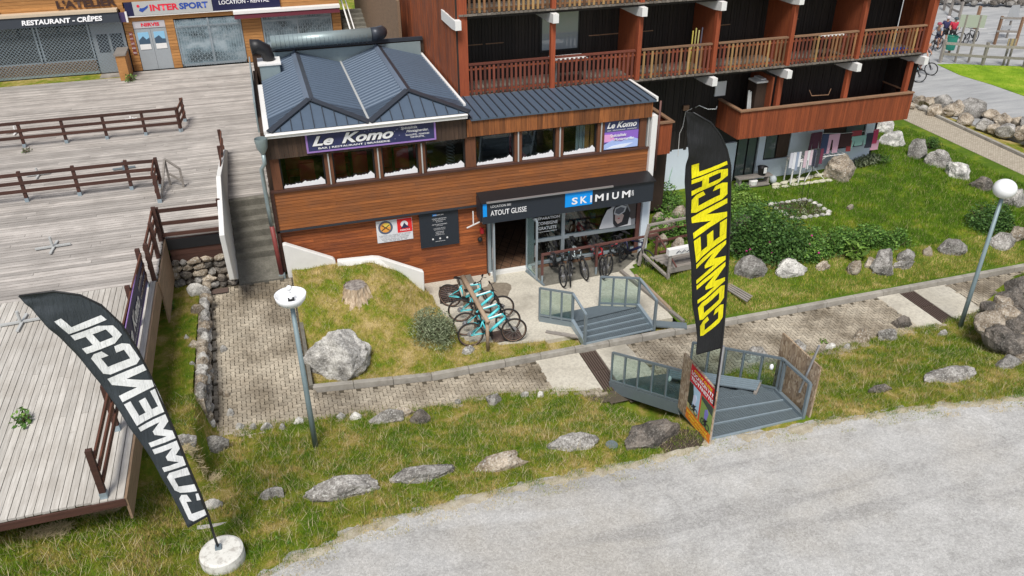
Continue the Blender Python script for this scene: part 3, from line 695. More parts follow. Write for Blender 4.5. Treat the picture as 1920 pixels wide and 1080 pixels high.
# downpipe at the left corner
dp = build('downpipe', MB().lathe((-.36, YG-.12, 4.85), [(.03, 0), (.14, .2), (.17, .42), (.17, .47)], 10).tube([(-.36, YG-.12, 4.87), (-.36, YG-.12, 4.62), (-.47, YG-.05, 4.45), (-.47, YG-.02, 3.3), (-.46, YG-.02, 2.75)], .055, 8), M['duct'], shop, True)
build('lower_pipe', MB().tube([(-.46, YG-.02, 2.75), (-.42, YG-.02, 1.2)], .062, 8), M['redpipe'], shop, True)
build('pipe_shoe', MB().box((-.5, YG-.1, .75), (-.32, YG+.05, 1.22)), M['duct'], shop)
build('downpipe', MB().tube([(11.25, 21.4, 5.15), (11.27, 21.45, 2.9)], .035, 6), M['brownpaint'], shop, True)
# shop front below the sign
build('shop_floor', MB().box((5.8, YF, -.1), (11, 26, .085)), mat('brown floor tiles', lambda b: (lambda v: b.out(b.ramp(b.noise(v, 3, 5), [(.3, (.14, .075, .045)), (.7, (.26, .15, .09))]), .5))(b.coord('World'))), shop)
tl = MB()
for i in range(9):
    tl.beam((5.8+i*.33, YF, .088), (8.8+i*.33-1.5, YF+3, .088), .02, .004); tl.beam((8.6-i*.33, YF, .088), (5.6-i*.33+.9, YF+3, .088), .02, .004)
build('tile_joint', tl, M['soil'], shop)
build('shop_wall', MB().box((5.8, 25.9, 0), (11, 26, 2.4)).box((5.7, YF+.3, 0), (5.79, 26, 2.4)).box((10.95, YF+.2, 0), (11, 26, 2.4)), M['black'], shop)
build('door_threshold', MB().box((5.85, YF-.02, .0), (7.22, YF+.12, .11)), M['render'], shop)
fr = MB(); Yd = YF+.02
fr.box((5.80, Yd, 0), (5.9, Yd+.12, 2.15)); fr.box((7.08, Yd, .09), (7.2, Yd+.12, 2.15)); fr.box((5.9, Yd, 2.08), (7.08, Yd+.12, 2.2))
build('door_frame', fr, M['alu'], shop)
for (a, b_, nm) in (((5.95, YF), (5.86, YF-.45), 0), ((7.06, YF), (7.14, YF-.72), 1)):   # two leaves opened outwards
    A, B = Vector((a[0], a[1], .03)), Vector((b_[0], b_[1], .03)); H = Vector((0, 0, 2.0)); d = MB()
    for p, q in ((A, A+H), (B, B+H), (A+H, B+H), (A+Vector((0, 0, .05)), B+Vector((0, 0, .05)))): d.beam(p, q, .06, .06)
    dd = build('door', d, M['alu'], shop); build('pane', MB().slab([A, B, B+H, A+H], (1, 0, 0), .008), M['railglass'], dd); build('handle', MB().beam(B+Vector((-.05, 0, .8)), B+Vector((-.05, 0, 1.2)), .03), M['silver'], dd)
gw = MB()
gw.box((7.2, Yd, .12), (7.3, Yd+.1, 2.15)); gw.box((8.22, Yd, .12), (8.33, Yd+.1, 2.15)); gw.box((7.3, Yd, .92), (8.22, Yd+.1, 1.02)); gw.box((8.33, Yd, .92), (10.9, Yd+.1, 1.04)); gw.box((7.3, Yd, .12), (10.9, Yd+.1, .22))
gf = build('shop_window', gw, M['alu'], shop)
for a, b_, c_, d_ in ((7.3, 8.22, 1.02, 2.1), (8.33, 10.9, 1.04, 2.1), (7.3, 8.22, .22, .92), (8.33, 10.9, .22, .92)): build('pane', MB().box((a, Yd+.04, c_), (b_, Yd+.046, d_)), M['glass'], gf)
build('red_post', MB().box((10.78, YF-.03, .2), (10.9, YF+.02, 1.95)), M['brownpaint'], shop)
for i in range(26):                               # stock standing inside the shop window
    xx = 8.5+random.random()*1.2; zz = random.uniform(.3, 1.6); cc = random.choice([(.35, .03, .03), (.02, .02, .03), (.05, .05, .06), (.3, .3, .3), (.02, .10, .12), (.25, .1, .04)])
    one('boxed_goods', MB().box((xx, YF+.5+random.random()*.6, zz), (xx+.16, YF+.8+random.random()*.6, zz+.2)), plain(cc), 'small dark goods seen through the ski shop window', 'goods', 'goods on display inside the shop')
# sign box
sg = thing('shop_sign', (8.25, 20.9, 2.12), 'long anthracite SKIMIUM sign box over the ski shop entrance', 'sign')
build('board', MB().box((5.49, 20.9, 2.12), (11.0, 21.02, 2.81)), M['anth'], sg)
build('blue_block', MB().box((8.07, 20.885, 2.31), (8.95, 20.9, 2.81)), M['skyblue'], sg); build('blue_block', MB().box((5.5, 20.885, 2.36), (5.62, 20.9, 2.80)), M['skyblue'], sg)
text('lettering', 'ATOUT GLISSE', (5.73, 20.895, 2.36), XD, ZD, 1.12, .17, M['lettering'], sg, bold=.008)
text('lettering', 'LOCATION SKI', (5.74, 20.895, 2.62), XD, ZD, .62, .075, M['lettering'], sg, bold=.004)
for ch, xx, ww in (('S', 8.28, .19), ('K', 8.56, .22), ('I', 8.88, .055), ('M', 9.04, .28), ('I', 9.42, .06), ('U', 9.60, .22), ('M', 9.93, .28)): text('lettering', ch, (xx, 20.88, 2.375), XD, ZD, ww, .23, M['lettering'], sg, bold=.03)
text('lettering', '.com', (10.33, 20.895, 2.39), ZD, (-1, 0, 0), .19, .07, M['lettering'], sg, bold=.01)
build('sign_roof', MB().slab([(5.45, 20.84, 2.82), (11.04, 20.84, 2.82), (11.04, 21.46, 2.92), (5.45, 21.46, 2.92)], (0, 0, 1), .03), M['darkframe'], sg)
rl = MB()
for i in range(46): rl.beam((5.5+i*.12, 20.86, 2.835), (5.52+i*.12, 21.44, 2.922), .025, .003)
None and build('slate_lap', rl, paint('slate grey', (.05, .055, .06), .7, 0, .3), sg, kind='stuff'); build('drip_edge', MB().box((5.6, 20.82, 2.80), (9.6, 20.86, 2.85)), M['silver'], sg)
build('side_plate', MB().box((5.46, 21.03, 2.14), (5.5, 21.5, 2.8)).box((10.99, 21.03, 2.14), (11.03, 21.48, 2.8)), M['anth'], sg)
build('canopy_soffit', MB().box((5.5, 21.03, 2.2), (11.0, 21.48, 2.24)), M['anth'], sg)
one('sensor_bracket', MB().beam((5.3, 21.3, 1.95), (5.3, 21.3, 2.4), .03).beam((5.05, 21.1, 1.98), (5.5, 21.3, 2.02), .03), M['white'], 'small white bracket beside the left end of the anthracite sign', 'bracket')
# stickers and poster in the shop window
ws = thing('window_lettering', (7.75, YF, 1), 'white words RÉPARATION CONSIGNE GRATUITE on the narrow shop window', 'lettering')
for s_, z, wd, h in (('RÉPARATION', 1.70, .80, .115), ('CONSIGNE', 1.52, .66, .11), ('GRATUITE', 1.35, .60, .11), ('VOTRE MATÉRIEL INTERDIT', 1.27, .64, .035)): text('lettering', s_, (7.72-wd/2+.02, YF+.0, z), XD, ZD, wd, h, M['lettering'], ws, bold=.03)
for xx, c_ in ((7.66, (.15, .45, .6)), (7.9, (.3, .5, .7)), (8.08, (.6, .1, .2))): build('round_sticker', MB().lathe((0, 0, 0), [(.001, 0), (.075, 0)], 14), plain(c_), ws).matrix_local = Matrix.Translation((xx-7.75, .005, .17))@Matrix.Rotation(R(90), 4, 'X')
ps = thing('skier_poster', (10.15, YF, .95), 'black and white poster of a skier in goggles on the wide shop window', 'poster')
def pane_shape(name, pts, y, c, par): return build(name, MB().slab([(x, y, z) for x, z in pts], (0, -1, 0), .004), plain(c), par)
pane_shape('backdrop', [(9.55, 1.06), (10.76, 1.06), (10.76, 1.95), (10.0, 1.95), (9.75, 1.6)], YF+.012, (.30, .31, .33), ps)
pane_shape('jacket', [(9.5, 1.08), (10.0, 1.08), (10.02, 1.45), (9.98, 1.8), (9.75, 1.72), (9.6, 1.4)], YF+.006, (.62, .63, .65), ps)
pane_shape('jacket', [(10.16, 1.06), (10.62, 1.06), (10.6, 1.32), (10.42, 1.42), (10.25, 1.2)], YF+.006, (.75, .75, .76), ps)
pane_shape('hood', [(9.98, 1.2), (10.1, 1.06), (10.5, 1.12), (10.56, 1.5), (10.42, 1.78), (10.1, 1.9), (9.95, 1.7)], YF+.002, (.03, .03, .035), ps)
pane_shape('face', [(10.04, 1.32), (10.14, 1.18), (10.28, 1.24), (10.34, 1.46), (10.2, 1.6), (10.03, 1.52)], YF-.003, (.55, .42, .38), ps)
pane_shape('lips', [(10.12, 1.37), (10.18, 1.35), (10.21, 1.38), (10.16, 1.40)], YF-.006, (.5, .08, .1), ps)
pane_shape('goggles', [(9.98, 1.55), (10.15, 1.47), (10.36, 1.58), (10.42, 1.76), (10.25, 1.83), (10.02, 1.76)], YF-.008, (.55, .57, .6), ps)
pane_shape('goggle_lens', [(10.02, 1.59), (10.16, 1.52), (10.31, 1.6), (10.35, 1.72), (10.2, 1.77), (10.05, 1.71)], YF-.012, (.12, .13, .15), ps)
pane_shape('fur', [(10.5, 1.25), (10.76, 1.3), (10.76, 1.9), (10.4, 1.93), (10.56, 1.6)], YF+.008, (.09, .075, .07), ps)
# Komo banner
kb_ = thing('restaurant_banner', (2.55, 21.34, 4.72), 'long violet framed Le Komo banner under the white gutter', 'sign')
by = YF-.12
build('panel', MB().box((.82, by, 4.76), (4.28, by+.03, 5.23)), M['komo'], kb_)
pf = MB(); pf.box((.77, by-.012, 4.72), (4.33, by+.03, 4.76)); pf.box((.77, by-.012, 5.23), (4.33, by+.03, 5.27)); pf.box((.77, by-.012, 4.76), (.82, by+.03, 5.23)); pf.box((4.28, by-.012, 4.76), (4.33, by+.03, 5.23)); build('frame', pf, M['purple'], kb_)
for s_, x, z, wd, h in (('Le', .93, 4.9, .58, .27), ('Komo', 1.72, 4.9, 1.42, .29)):
    text('lettering_outline', s_, (x-.012, by-.001, z-.012), XD, ZD, wd+.024, h+.024, M['black'], kb_, shear=.35, bold=.075); text('lettering', s_, (x, by-.006, z), XD, ZD, wd, h, M['lettering'], kb_, shear=.35, bold=.035)
text('lettering', 'BAR | RESTAURANT | BRASSERIE', (1.08, by-.004, 4.79), XD, ZD, 1.95, .066, M['lettering'], kb_, bold=.02)
text('lettering', 'Spécialités', (3.35, by-.004, 5.09), XD, ZD, .46, .1, M['lettering'], kb_, shear=.3, bold=.015); text('lettering', 'Montagnardes', (3.5, by-.004, 4.99), XD, ZD, .6, .1, M['lettering'], kb_, shear=.3, bold=.015)
text('lettering', 'RACLETTE - FONDUES', (3.48, by-.004, 4.915), XD, ZD, .66, .045, M['lettering'], kb_, bold=.01); text('lettering', 'TARTIFLETTE...', (3.6, by-.004, 4.845), XD, ZD, .42, .045, M['lettering'], kb_, bold=.01)
st = MB()
for _ in range(26): q = (random.uniform(2.3, 4.2), by-.003, random.uniform(4.82, 5.2)); st.box((q[0]-.008, by-.003, q[2]-.008), (q[0]+.008, by, q[2]+.008))
build('printed_stars', st, plain((.5, .5, .7)), kb_, kind='stuff')
kp = thing('restaurant_poster', (10.1, YF, 3.72), 'square Le Komo poster with blue snow scene at the right end of the window band', 'poster')
pane_shape('poster_sheet', [(9.53, 3.74), (10.66, 3.74), (10.66, 4.63), (9.53, 4.63)], YF+.06, (.06, .07, .17), kp)
pane_shape('print_sky', [(9.53, 3.95), (10.66, 3.95), (10.66, 4.28), (9.53, 4.28)], YF+.055, (.26, .13, .55), kp); pane_shape('print_sky', [(9.53, 3.98), (9.9, 3.98), (9.8, 4.2), (9.53, 4.22)], YF+.051, (.75, .35, .65), kp)
pane_shape('print_snow', [(9.53, 3.74), (10.66, 3.74), (10.66, 3.98), (10.4, 4.08), (10.1, 3.95), (9.8, 4.02), (9.53, 3.9)], YF+.048, (.38, .50, .85), kp); pane_shape('print_snow', [(9.6, 3.76), (10.2, 3.76), (10.5, 3.88), (10.1, 3.87), (9.8, 3.84)], YF+.044, (.72, .78, .92), kp)
text('lettering', 'Le Komo', (9.6, YF+.04, 4.4), XD, ZD, .98, .19, M['lettering'], kp, shear=.35, bold=.03); text('lettering', 'BAR · RESTAURANT · BRASSERIE', (9.62, YF+.04, 4.32), XD, ZD, .96, .03, M['lettering'], kp)
text('lettering', 'Spécialités', (9.7, YF+.036, 4.1), XD, ZD, .55, .12, M['lettering'], kp, shear=.3, bold=.02); text('lettering', 'Montagnardes', (9.85, YF+.036, 3.97), XD, ZD, .66, .12, M['lettering'], kp, shear=.3, bold=.02)
# two notice boards on the lower wall
y0 = YF+.12
nb = thing('white_notice_board', (2.97, y0, 1.6), 'white notice board with round emblem and red mountain logo on the lower planks', 'sign')
pane_shape('board', [(2.44, 1.62), (3.51, 1.62), (3.51, 2.33), (2.44, 2.33)], y0, (.72, .73, .75), nb); pane_shape('red_field', [(3.06, 1.88), (3.50, 1.88), (3.50, 2.32), (3.06, 2.32)], y0-.006, (.75, .02, .02), nb)
def disc(par, name, x, z, r, y, c, n=24): return pane_shape(name, [(x+r*math.cos(2*math.pi*i/n), z+r*math.sin(2*math.pi*i/n)) for i in range(n)], y, c, par)
disc(nb, 'emblem_ring', 2.71, 2.10, .215, y0-.006, (.10, .12, .18)); disc(nb, 'emblem_field', 2.71, 2.10, .155, y0-.009, (.80, .35, .06)); pane_shape('emblem_sun', [(2.71, 2.1), (2.85, 2.12), (2.83, 2.22), (2.73, 2.25), (2.64, 2.22)], y0-.012, (.85, .62, .1), nb)
for a in (35, -40): build('emblem_cross', MB().beam((2.71-.14*math.cos(R(a)), y0-.015, 2.1-.14*math.sin(R(a))), (2.71+.14*math.cos(R(a)), y0-.015, 2.1+.14*math.sin(R(a))), .022, .004, (0, 1, 0)), M['anth'], nb)
disc(nb, 'white_disc', 3.27, 2.14, .11, y0-.009, (.8, .8, .8)); pane_shape('logo_mountain', [(3.15, 2.0), (3.42, 2.02), (3.32, 2.12), (3.27, 2.19), (3.22, 2.09)], y0-.012, (.03, .03, .08), nb); text('lettering', 'CERCLE', (3.13, y0-.012, 1.93), XD, ZD, .3, .05, M['lettering'], nb, bold=.02)
for i, s_ in enumerate(('LE BUREAU DES GUIDES ET LE CENTRE', 'VTT VOUS ACCUEILLENT POUR VOS', 'COURS DE VTT ET RANDONNÉES', 'RENSEIGNEMENTS AU BUREAU', 'TEL: 04 68 04 31 42')): text('lettering', s_, (2.49+.03*i, y0-.006, 1.83-.045*i), XD, ZD, .95-.06*i, .022, M['anth'], nb)
bb = thing('black_notice_board', (4.32, y0, 1.25), 'tall black notice board with small white text left of the shop door', 'sign')
build('panel', MB().box((3.72, y0-.04, 1.26), (4.91, y0, 2.39)), M['anth'], bb)
build('blue_block', MB().box((4.12, y0-.048, 2.28), (4.25, y0-.04, 2.34)), M['skyblue'], bb); text('lettering', 'SKIMIUM', (4.15, y0-.05, 2.29), XD, ZD, .3, .035, M['lettering'], bb, bold=.01)
for s_, z, wd in (("ATELIER D'ENTRETIEN", 2.17, .44), ('ET DE RÉPARATION', 2.12, .38), ('de matériel', 2.07, .2), ("VENTE D'ACCESSOIRES", 1.98, .46), ('textiles et casques', 1.935, .2), ('LOCATION DE VTT', 1.85, .36), ('électriques et enfants', 1.805, .34), ('LOCATION DE', 1.73, .26), ('RAQUETTES', 1.68, .24), ('et matériel de ski', 1.64, .28), ('www.skimium.com', 1.42, .3)): text('lettering', s_, (4.32-wd/2, y0-.042, z), XD, ZD, wd, .03, M['lettering'], bb)
for xx in (4.1, 4.32, 4.54): disc(bb, 'pictogram', xx, 1.52, .03, y0-.044, (.7, .7, .7), 10)
one('alarm_siren', MB().box((5.58, YF+.02, 1.5), (5.68, YF+.13, 1.66)), M['red'], 'small red box on the planks left of the shop door', 'alarm box')
one('black_intercom', MB().ball((5.56, YF+.06, 1.3), .08, 10, 8), M['black'], 'round black lamp on the planks left of the shop door', 'lamp')
# red chairs and table inside the restaurant
def chair_in(x, y, rz):
    t = thing('red_chair', (x, y, 2.8), 'red chair seen through the restaurant windows', 'chair', 'red chairs inside the restaurant')
    build('seat', MB().box((x-.22, y-.22, 3.24), (x+.22, y+.22, 3.29)), M['chairred'], t); build('backrest', MB().box((x-.22, y+.19, 3.32), (x+.22, y+.23, 3.98)).box((x-.2, y+.14, 3.6), (x+.2, y+.18, 3.9)), M['chairred'], t)
    for a in (-1, 1):
        for b_ in (-1, 1): build('leg', MB().box((x+a*.19-.02, y+b_*.19-.02, 2.8), (x+a*.19+.02, y+b_*.19+.02, 3.24)), M['chairred'], t)
    t.rotation_euler.z = rz; return t
M['chairred'] = plain((.70, .03, .045), 'red chair lacquer', .5)
c0 = None
for x, y, rz in [(.75, 22.7, 0), (1.7, 23.0, .1), (2.3, 22.9, -.1), (3.0, 23.1, 0), (3.6, 22.9, .1), (.4, 23.8, 0), (1.9, 24.4, 0), (3.2, 24.2, 3.1), (4.3, 23.6, .1), (7.3, 23.2, 0)]:
    if c0 is None: c0 = chair_in(x, y, rz)
    else:
        c_ = copy_tree(c0); c_.location = (x, y, 2.8); c_.rotation_euler.z = rz
cu = MB()
for i in range(7): cu.tube([(8.75+i*.06, YF+.35+.03*(i % 2), 3.6), (8.75+i*.06, YF+.35+.03*(i % 2), 4.6)], .03, 6)
one('curtain', cu, plain((.45, .52, .58), 'pale curtain'), 'pale blue curtain gathered behind the seventh restaurant window', 'curtain')
one('inner_wood_panel', MB().box((9.18, YF+.3, 3.5), (9.4, YF+.34, 4.6)).box((9.0, YF+.3, 3.5), (9.14, YF+.34, 4.6)), M['shopwood'], 'light wooden panel standing beside the pale curtain indoors', 'panel')
hl = MB()
for i in range(9): hl.torus((4.85, YF+.5, 3.75+i*.1), (.3, 0, 1), .13, .012, 14, 4)
one('spiral_lamp', hl, M['silver'], 'silver wire spiral hanging inside the fourth restaurant window', 'lamp')
# ventilation duct on the roof
dv = thing('ventilation_duct', (.2, 27.6, 5.4), 'big round steel ventilation duct with black elbow and square fan box on the roof', 'duct')
build('pipe', MB().tube([(.35, 27.75, 6.27), (3.6, 27.75, 6.30)], .22, 16), M['duct'], dv, True)
rg = MB()
for i in range(22): rg.torus((.5+i*.14, 27.75, 6.272), (1, 0, 0), .222, .008, 16, 4)
build('pipe_seam', rg, M['galv'], dv, kind='stuff')
build('elbow', MB().tube([(3.6, 27.75, 6.30), (3.8, 27.78, 6.3), (3.95, 27.95, 6.28), (4.0, 28.2, 6.25)], .22, 14), M['roofcap'], dv, True)
build('black_hood', MB().tube([(-.28, 26.7, 6.42), (-.08, 26.72, 6.42), (.13, 26.75, 6.3), (.2, 26.78, 6.05), (.2, 26.8, 5.85)], [.24, .22, .21, .19, .18], 12), M['black'], dv, True)
bx = build('fan_box', MB().box((-.12, 26.35, 5.2), (.5, 27.15, 5.9)), M['duct'], dv, bevel=.02); build('box_lid', MB().box((-.16, 26.31, 5.9), (.54, 27.19, 5.95)), M['white'], bx); build('box_foot', MB().beam((-.2, 26.3, 5.17), (.62, 26.5, 5.19), .05), M['black'], bx)
build('vent_rail', MB().box((-.3, 28.12, 5.9), (5.4, 28.2, 6.02)), M['roofcap'], dv)
one('parapet_sheet', MB().box((.3, 28.0, 5.4), (5.3, 28.06, 5.88)), M['duct'], 'pale sheet metal upstand behind the two roof ridges', 'flashing')
one('gable_sheet', MB().box((-.42, 23.0, 4.9), (-.38, 28.3, 5.75)), M['duct'], 'tall narrow metal sheet on the left side of the restaurant roof', 'flashing')
# ================================================================== apartment building
YA, YW = 23.5, 25.0
apt = thing('apartment_building', (14, YA, 0), 'red and black timber apartment block with long balconies rising behind the shop', 'building')
def vboards(name, x0, x1, z0, z1, y, mt, pitch=.11, par=apt, axis='x', dep=.012):
    mb = MB(); x = x0
    while x < x1:
        e = min(x+pitch-.01, x1); d = random.choice((0, dep))
        if axis == 'x': mb.box((x, y-.02-d, z0), (e, y, z1))
        else: mb.box((y-.02-d, x, z0), (y, e, z1))
        x += pitch
    return build(name, mb, mt, par, kind='stuff')
build('wall_core', MB().box((5.57, YW+.01, 2.75), (22.56, 34, 10.5)).box((11.3, YW+.02, .0), (22.48, 34, 2.75)), M['black'], apt)
for z0, z1 in ((5.25, 7.55), (7.66, 10)): vboards('wall_boards', 5.7, 22.4, z0, z1, YW, M['apt_dark'])
vboards('wall_boards', 11.2, 22.4, 2.78, 5.2, YW, M['apt_dark']); vboards('wall_boards', 11.2, 14.3, 2.0, 2.78, YW-.05, M['apt_dark'])
vboards('side_boards', YA-.05, 34, 5.0, 10.5, 5.5, M['apt_side'], .13, apt, 'y'); build('side_wall', MB().box((5.5, YA-.05, 5.0), (5.56, 34, 10.5)), M['apt_dark'], apt)
build('end_post', MB().box((5.56, YA-.06, 5.2), (5.85, YA+.06, 10.5)), M['column'], apt)
vboards('side_boards', YA-.05, 25, 5.2, 10.5, 22.62, M['apt_side'], .13, apt, 'y')
XS = [5.72, 8.5, 11.38, 14.1, 16.93, 19.7, 22.52]
for zf in (5.23, 7.62):
    fb = MB(); x = 5.6
    while x < 22.55:
        fb.box((x, YA-.1-random.uniform(0, .03), zf-.05), (min(x+.13, 22.62), YW, zf)); x += .14
    build('balcony_floor', fb, M['floorb'], apt, kind='stuff'); build('floor_joist', MB().box((5.7, YA, zf-.14), (22.5, YA+.1, zf-.052)), M['apt_dark'], apt)
for i, x in enumerate(XS[1:-1]):
    for zf, zt in ((5.23, 7.48), (7.62, 10)):
        build('column', MB().box((x-.07, YA-.12, zf), (x+.07, YA+.04, zt)), M['column'], apt)
for i, x in enumerate(XS[:-1]):
    if i in (1, 2, 3, 4, 5) and i != 1 or i == 0:
        for zf, zt in ((5.24, 7.5), (7.63, 10)):
            if i: build('partition', MB().box((x-.03, YA+.05, zf), (x+.03, YW-.03, zt)), M['balc_red'], apt)
build('end_column', MB().box((22.42, YA-.14, 5.23), (22.62, YA+.1, 10)), M['column'], apt)
def cons(x, z, big=False):                        # white concrete beam end carrying the balcony
    b_ = MB(); b_.slab([(x-.09, YA-.32, z), (x-.09, YA-.32, z-.26), (x-.09, YA+.1, z-.30), (x-.09, YW, z-.30), (x-.09, YW, z)], (-1, 0, 0), .18); build('beam_end', b_, M['white'], apt)
for x in XS[0:1]: cons(x-.2, 7.5)
for x in XS[1:]: cons(x, 7.5)
for x in XS[3:]: cons(x+.0, 5.1)
def railing(x0, x1, zf, mats, y=YA-.02, h=.93, n=None, sub='baluster'):
    r = build('railing', MB().beam((x0, y, zf+.78), (x1, y, zf+.78), .05, .05).beam((x0, y, zf+.12), (x1, y, zf+.12), .05, .05), M[mats[0]], apt)
    build('handrail', MB().beam((x0, y, zf+h), (x1, y, zf+h), .12, .05), M[mats[1]], r)
    n = n or int((x1-x0)/.145); me = None
    for i in range(n):
        xx = lerp(x0+.09, x1-.09, i/(n-1)); mt = M[random.choice(mats[2:])]; key = 'b'+mt.name
        if key not in _unit:
            q = MB().box((-.035, -.014, 0), (.035, .014, .86)); me = bpy.data.meshes.new('baluster'); me.from_pydata(q.v, [], q.f); me.materials.append(mt); _unit[key] = me
        o = bpy.data.objects.new('baluster', _unit[key]); SC.collection.objects.link(o); o.parent = r; o.location = Vector((xx, y-.04, zf+.02))-wl(apt)
M['bal_y'] = wood('yellowish balusters', (.24, .13, .045), (.50, .31, .13), 2, var=.2)
for i in range(6):
    a, b_ = XS[i]+.12, XS[i+1]-.1; redd = i < 2
    railing(a, b_, 5.23, ['balc_red', 'baluster_r' if redd else 'handrail']+(['baluster_r']*5 if redd else ['baluster', 'baluster_r', 'baluster', 'bal_y', 'baluster_r', 'baluster']), n=18 if i < 2 else 17)
    railing(a, b_, 7.62, ['baluster', 'handrail', 'baluster', 'bal_y'], n=17)
vboards('side_boards', YA, YW, 2.75, 5.2, 22.5, M['apt_dark'], .13, apt, 'y')
# window on the middle balcony
wn = build('window', MB().box((8.62, YW-.06, 5.95), (9.95, YW-.03, 7.3)), M['darkframe'], apt); build('pane', MB().box((8.68, YW-.07, 6.02), (9.9, YW-.062, 7.24)), mat('glass with painted sky reflection', lambda b: b.out((.30, .34, .36), .04, 0, 1.)), wn)  # pale sky reflection is put into the pane colour
# shutters drawn as thin battens on the dark wall
for x in (6.1, 6.8, 10.3, 10.9, 12.0, 14.9, 17.6, 20.4):
    build('shutter_batten', MB().box((x, YW-.05, 6.35), (x+.6, YW-.033, 6.38)), M['handrail'], apt)
# closed red balcony of the storey below
x0, x1 = 15.45, 22.52; rb = build('red_balcony', MB().box((x0+.03, YA+.03, 2.78), (x1-.03, YW, 2.84)), M['balc_red'], apt)
x = x0
while x < x1-.02:
    piece('board', (x, YA-.02-random.uniform(0, .006), 2.75), (min(x+.105, x1), YA+.01, 3.74), M['balc_red'], rb) if False else None; x += .11
fbm = []
xx = x0
while xx < x1-.02:
    key = 'rb'
    if key not in _unit:
        q = MB().box((0, -.02, 0), (.102, .01, .99)); me = bpy.data.meshes.new('board'); me.from_pydata(q.v, [], q.f); me.materials.append(M['balc_red']); _unit[key] = me
    o = bpy.data.objects.new('board', _unit[key]); SC.collection.objects.link(o); o.parent = rb; o.location = Vector((xx, YA-random.uniform(0, .006), 2.75))-wl(apt); xx += .1065
yy = YA+.02
while yy < YW-.05:
    o = bpy.data.objects.new('board', _unit['rb']); SC.collection.objects.link(o); o.parent = rb; o.location = Vector((x0, yy+.1, 2.75))-wl(apt); o.rotation_euler.z = R(-90)
    o2 = o.copy(); SC.collection.objects.link(o2); o2.location = Vector((x1-.02, yy+.1, 2.75))-wl(apt); yy += .1065
build('handrail', MB().box((x0-.06, YA-.08, 3.74), (x1+.06, YA+.08, 3.79)).box((x0-.06, YA+.08, 3.74), (x0+.08, YW, 3.79)).box((x1-.08, YA+.08, 3.74), (x1+.06, YW, 3.79)), M['handrail'], rb)
for x in (16.93, 19.7, 22.3): build('column', MB().box((x-.07, YA+.1, 2.84), (x+.09, YA+.26, 4.85)), M['column'], apt)
build('partition', MB().box((16.6, YA+.1, 2.84), (16.66, YW, 4.8)), M['balc_red'], apt); build('closet', MB().box((16.2, YA+.4, 2.84), (16.85, YA+.95, 4.55)), M['fascia_d'], apt)
one('white_cardboard', MB().box((16.15, YA+.35, 4.56), (16.6, YA+.9, 4.62)).box((16.4, YA+.5, 4.6), (16.9, YA+.95, 4.66)), M['white'], 'flat white boxes lying on the dark closet of the red balcony', 'box')
one('leaning_skis', MB().beam((15.95, YA+.3, 2.85), (15.98, YA+.5, 4.3), .07, .02).beam((16.06, YA+.3, 2.85), (16.05, YA+.5, 4.25), .07, .02), M['signgrey'], 'pair of skis leaning upright behind the red balcony boards', 'skis')
# small red balcony beside the shop
sb = build('small_balcony', MB().box((11.2, 22.45, 3.0), (12.25, 23.8, 3.06)), M['balc_red'], apt)
for i in range(10):
    o = bpy.data.objects.new('board', _unit['rb']); SC.collection.objects.link(o); o.parent = sb; o.location = Vector((11.2+i*.1065, 22.42, 3.0))-wl(apt); o.scale.z = 1.05
build('handrail', MB().box((11.15, 22.35, 4.05), (12.32, 22.5, 4.1)).box((12.18, 22.5, 4.05), (12.32, 24.9, 4.1)), M['handrail'], sb)
build('balcony_side', MB().box((12.22, 22.45, 3.0), (12.26, 24.9, 4.05)), M['balc_red'], sb); build('wall_boards', MB().box((11.2, 23.2, .6), (12.6, 23.3, 3.0)), M['fascia_d'], apt)
# pale ground floor
gfz = MB()
for a, b_, c_, d_ in ((12.6, 16.4, .1, 2.05), (17.35, 17.62, .1, 2.75), (16.4, 17.35, .1, .42), (17.62, 18.72, .1, 1.18), (18.72, 20.15, .1, 2.75), (20.15, 22.1, .1, 1.25), (22.1, 22.6, .1, 2.75)): gfz.box((a, YW-.08, c_), (b_, YW+.1, d_))
build('render_wall', gfz, M['bluewall'], apt); build('render_wall', MB().box((22.5, YW-.08, .0), (22.6, 34, 2.75)), M['bluewall'], apt)
build('doorway', MB().box((16.4, YW+.0, .42), (17.35, YW+.06, 2.7)), M['darkframe'], apt)
for a, b_, c_ in ((16.5, 16.86, .6), (16.93, 17.25, .6)): build('pane', MB().box((a, YW-.04, c_), (b_, YW-.034, 2.6)), mat('dim reflecting glass', lambda b: b.out((.10, .13, .12), .06, 0, 1.)), apt)
w1 = build('window', MB().box((17.62, YW-.02, 1.18), (18.72, YW+.02, 2.7)), M['darkframe'], apt); build('pane', MB().box((17.68, YW-.05, 1.24), (18.12, YW-.045, 2.7)), MATS['dim reflecting glass'], w1); build('shutter', MB().box((18.18, YW-.06, 1.22), (18.7, YW-.03, 2.72)), M['fascia_d'], w1)
w2 = build('window', MB().box((20.15, YW-.02, 1.25), (22.1, YW+.02, 2.75)), M['darkframe'], apt); build('shutter', MB().box((20.2, YW-.08, 1.28), (21.15, YW-.04, 2.7)), M['fascia_d'], w2); build('pane', MB().box((21.2, YW-.06, 1.3), (22.0, YW-.05, 2.7)), MATS['dim reflecting glass'], w2)
build('roof_slab', MB().box((5.3, YA-.3, 10.5), (22.9, 34.2, 10.8)), M['roofcap'], apt)
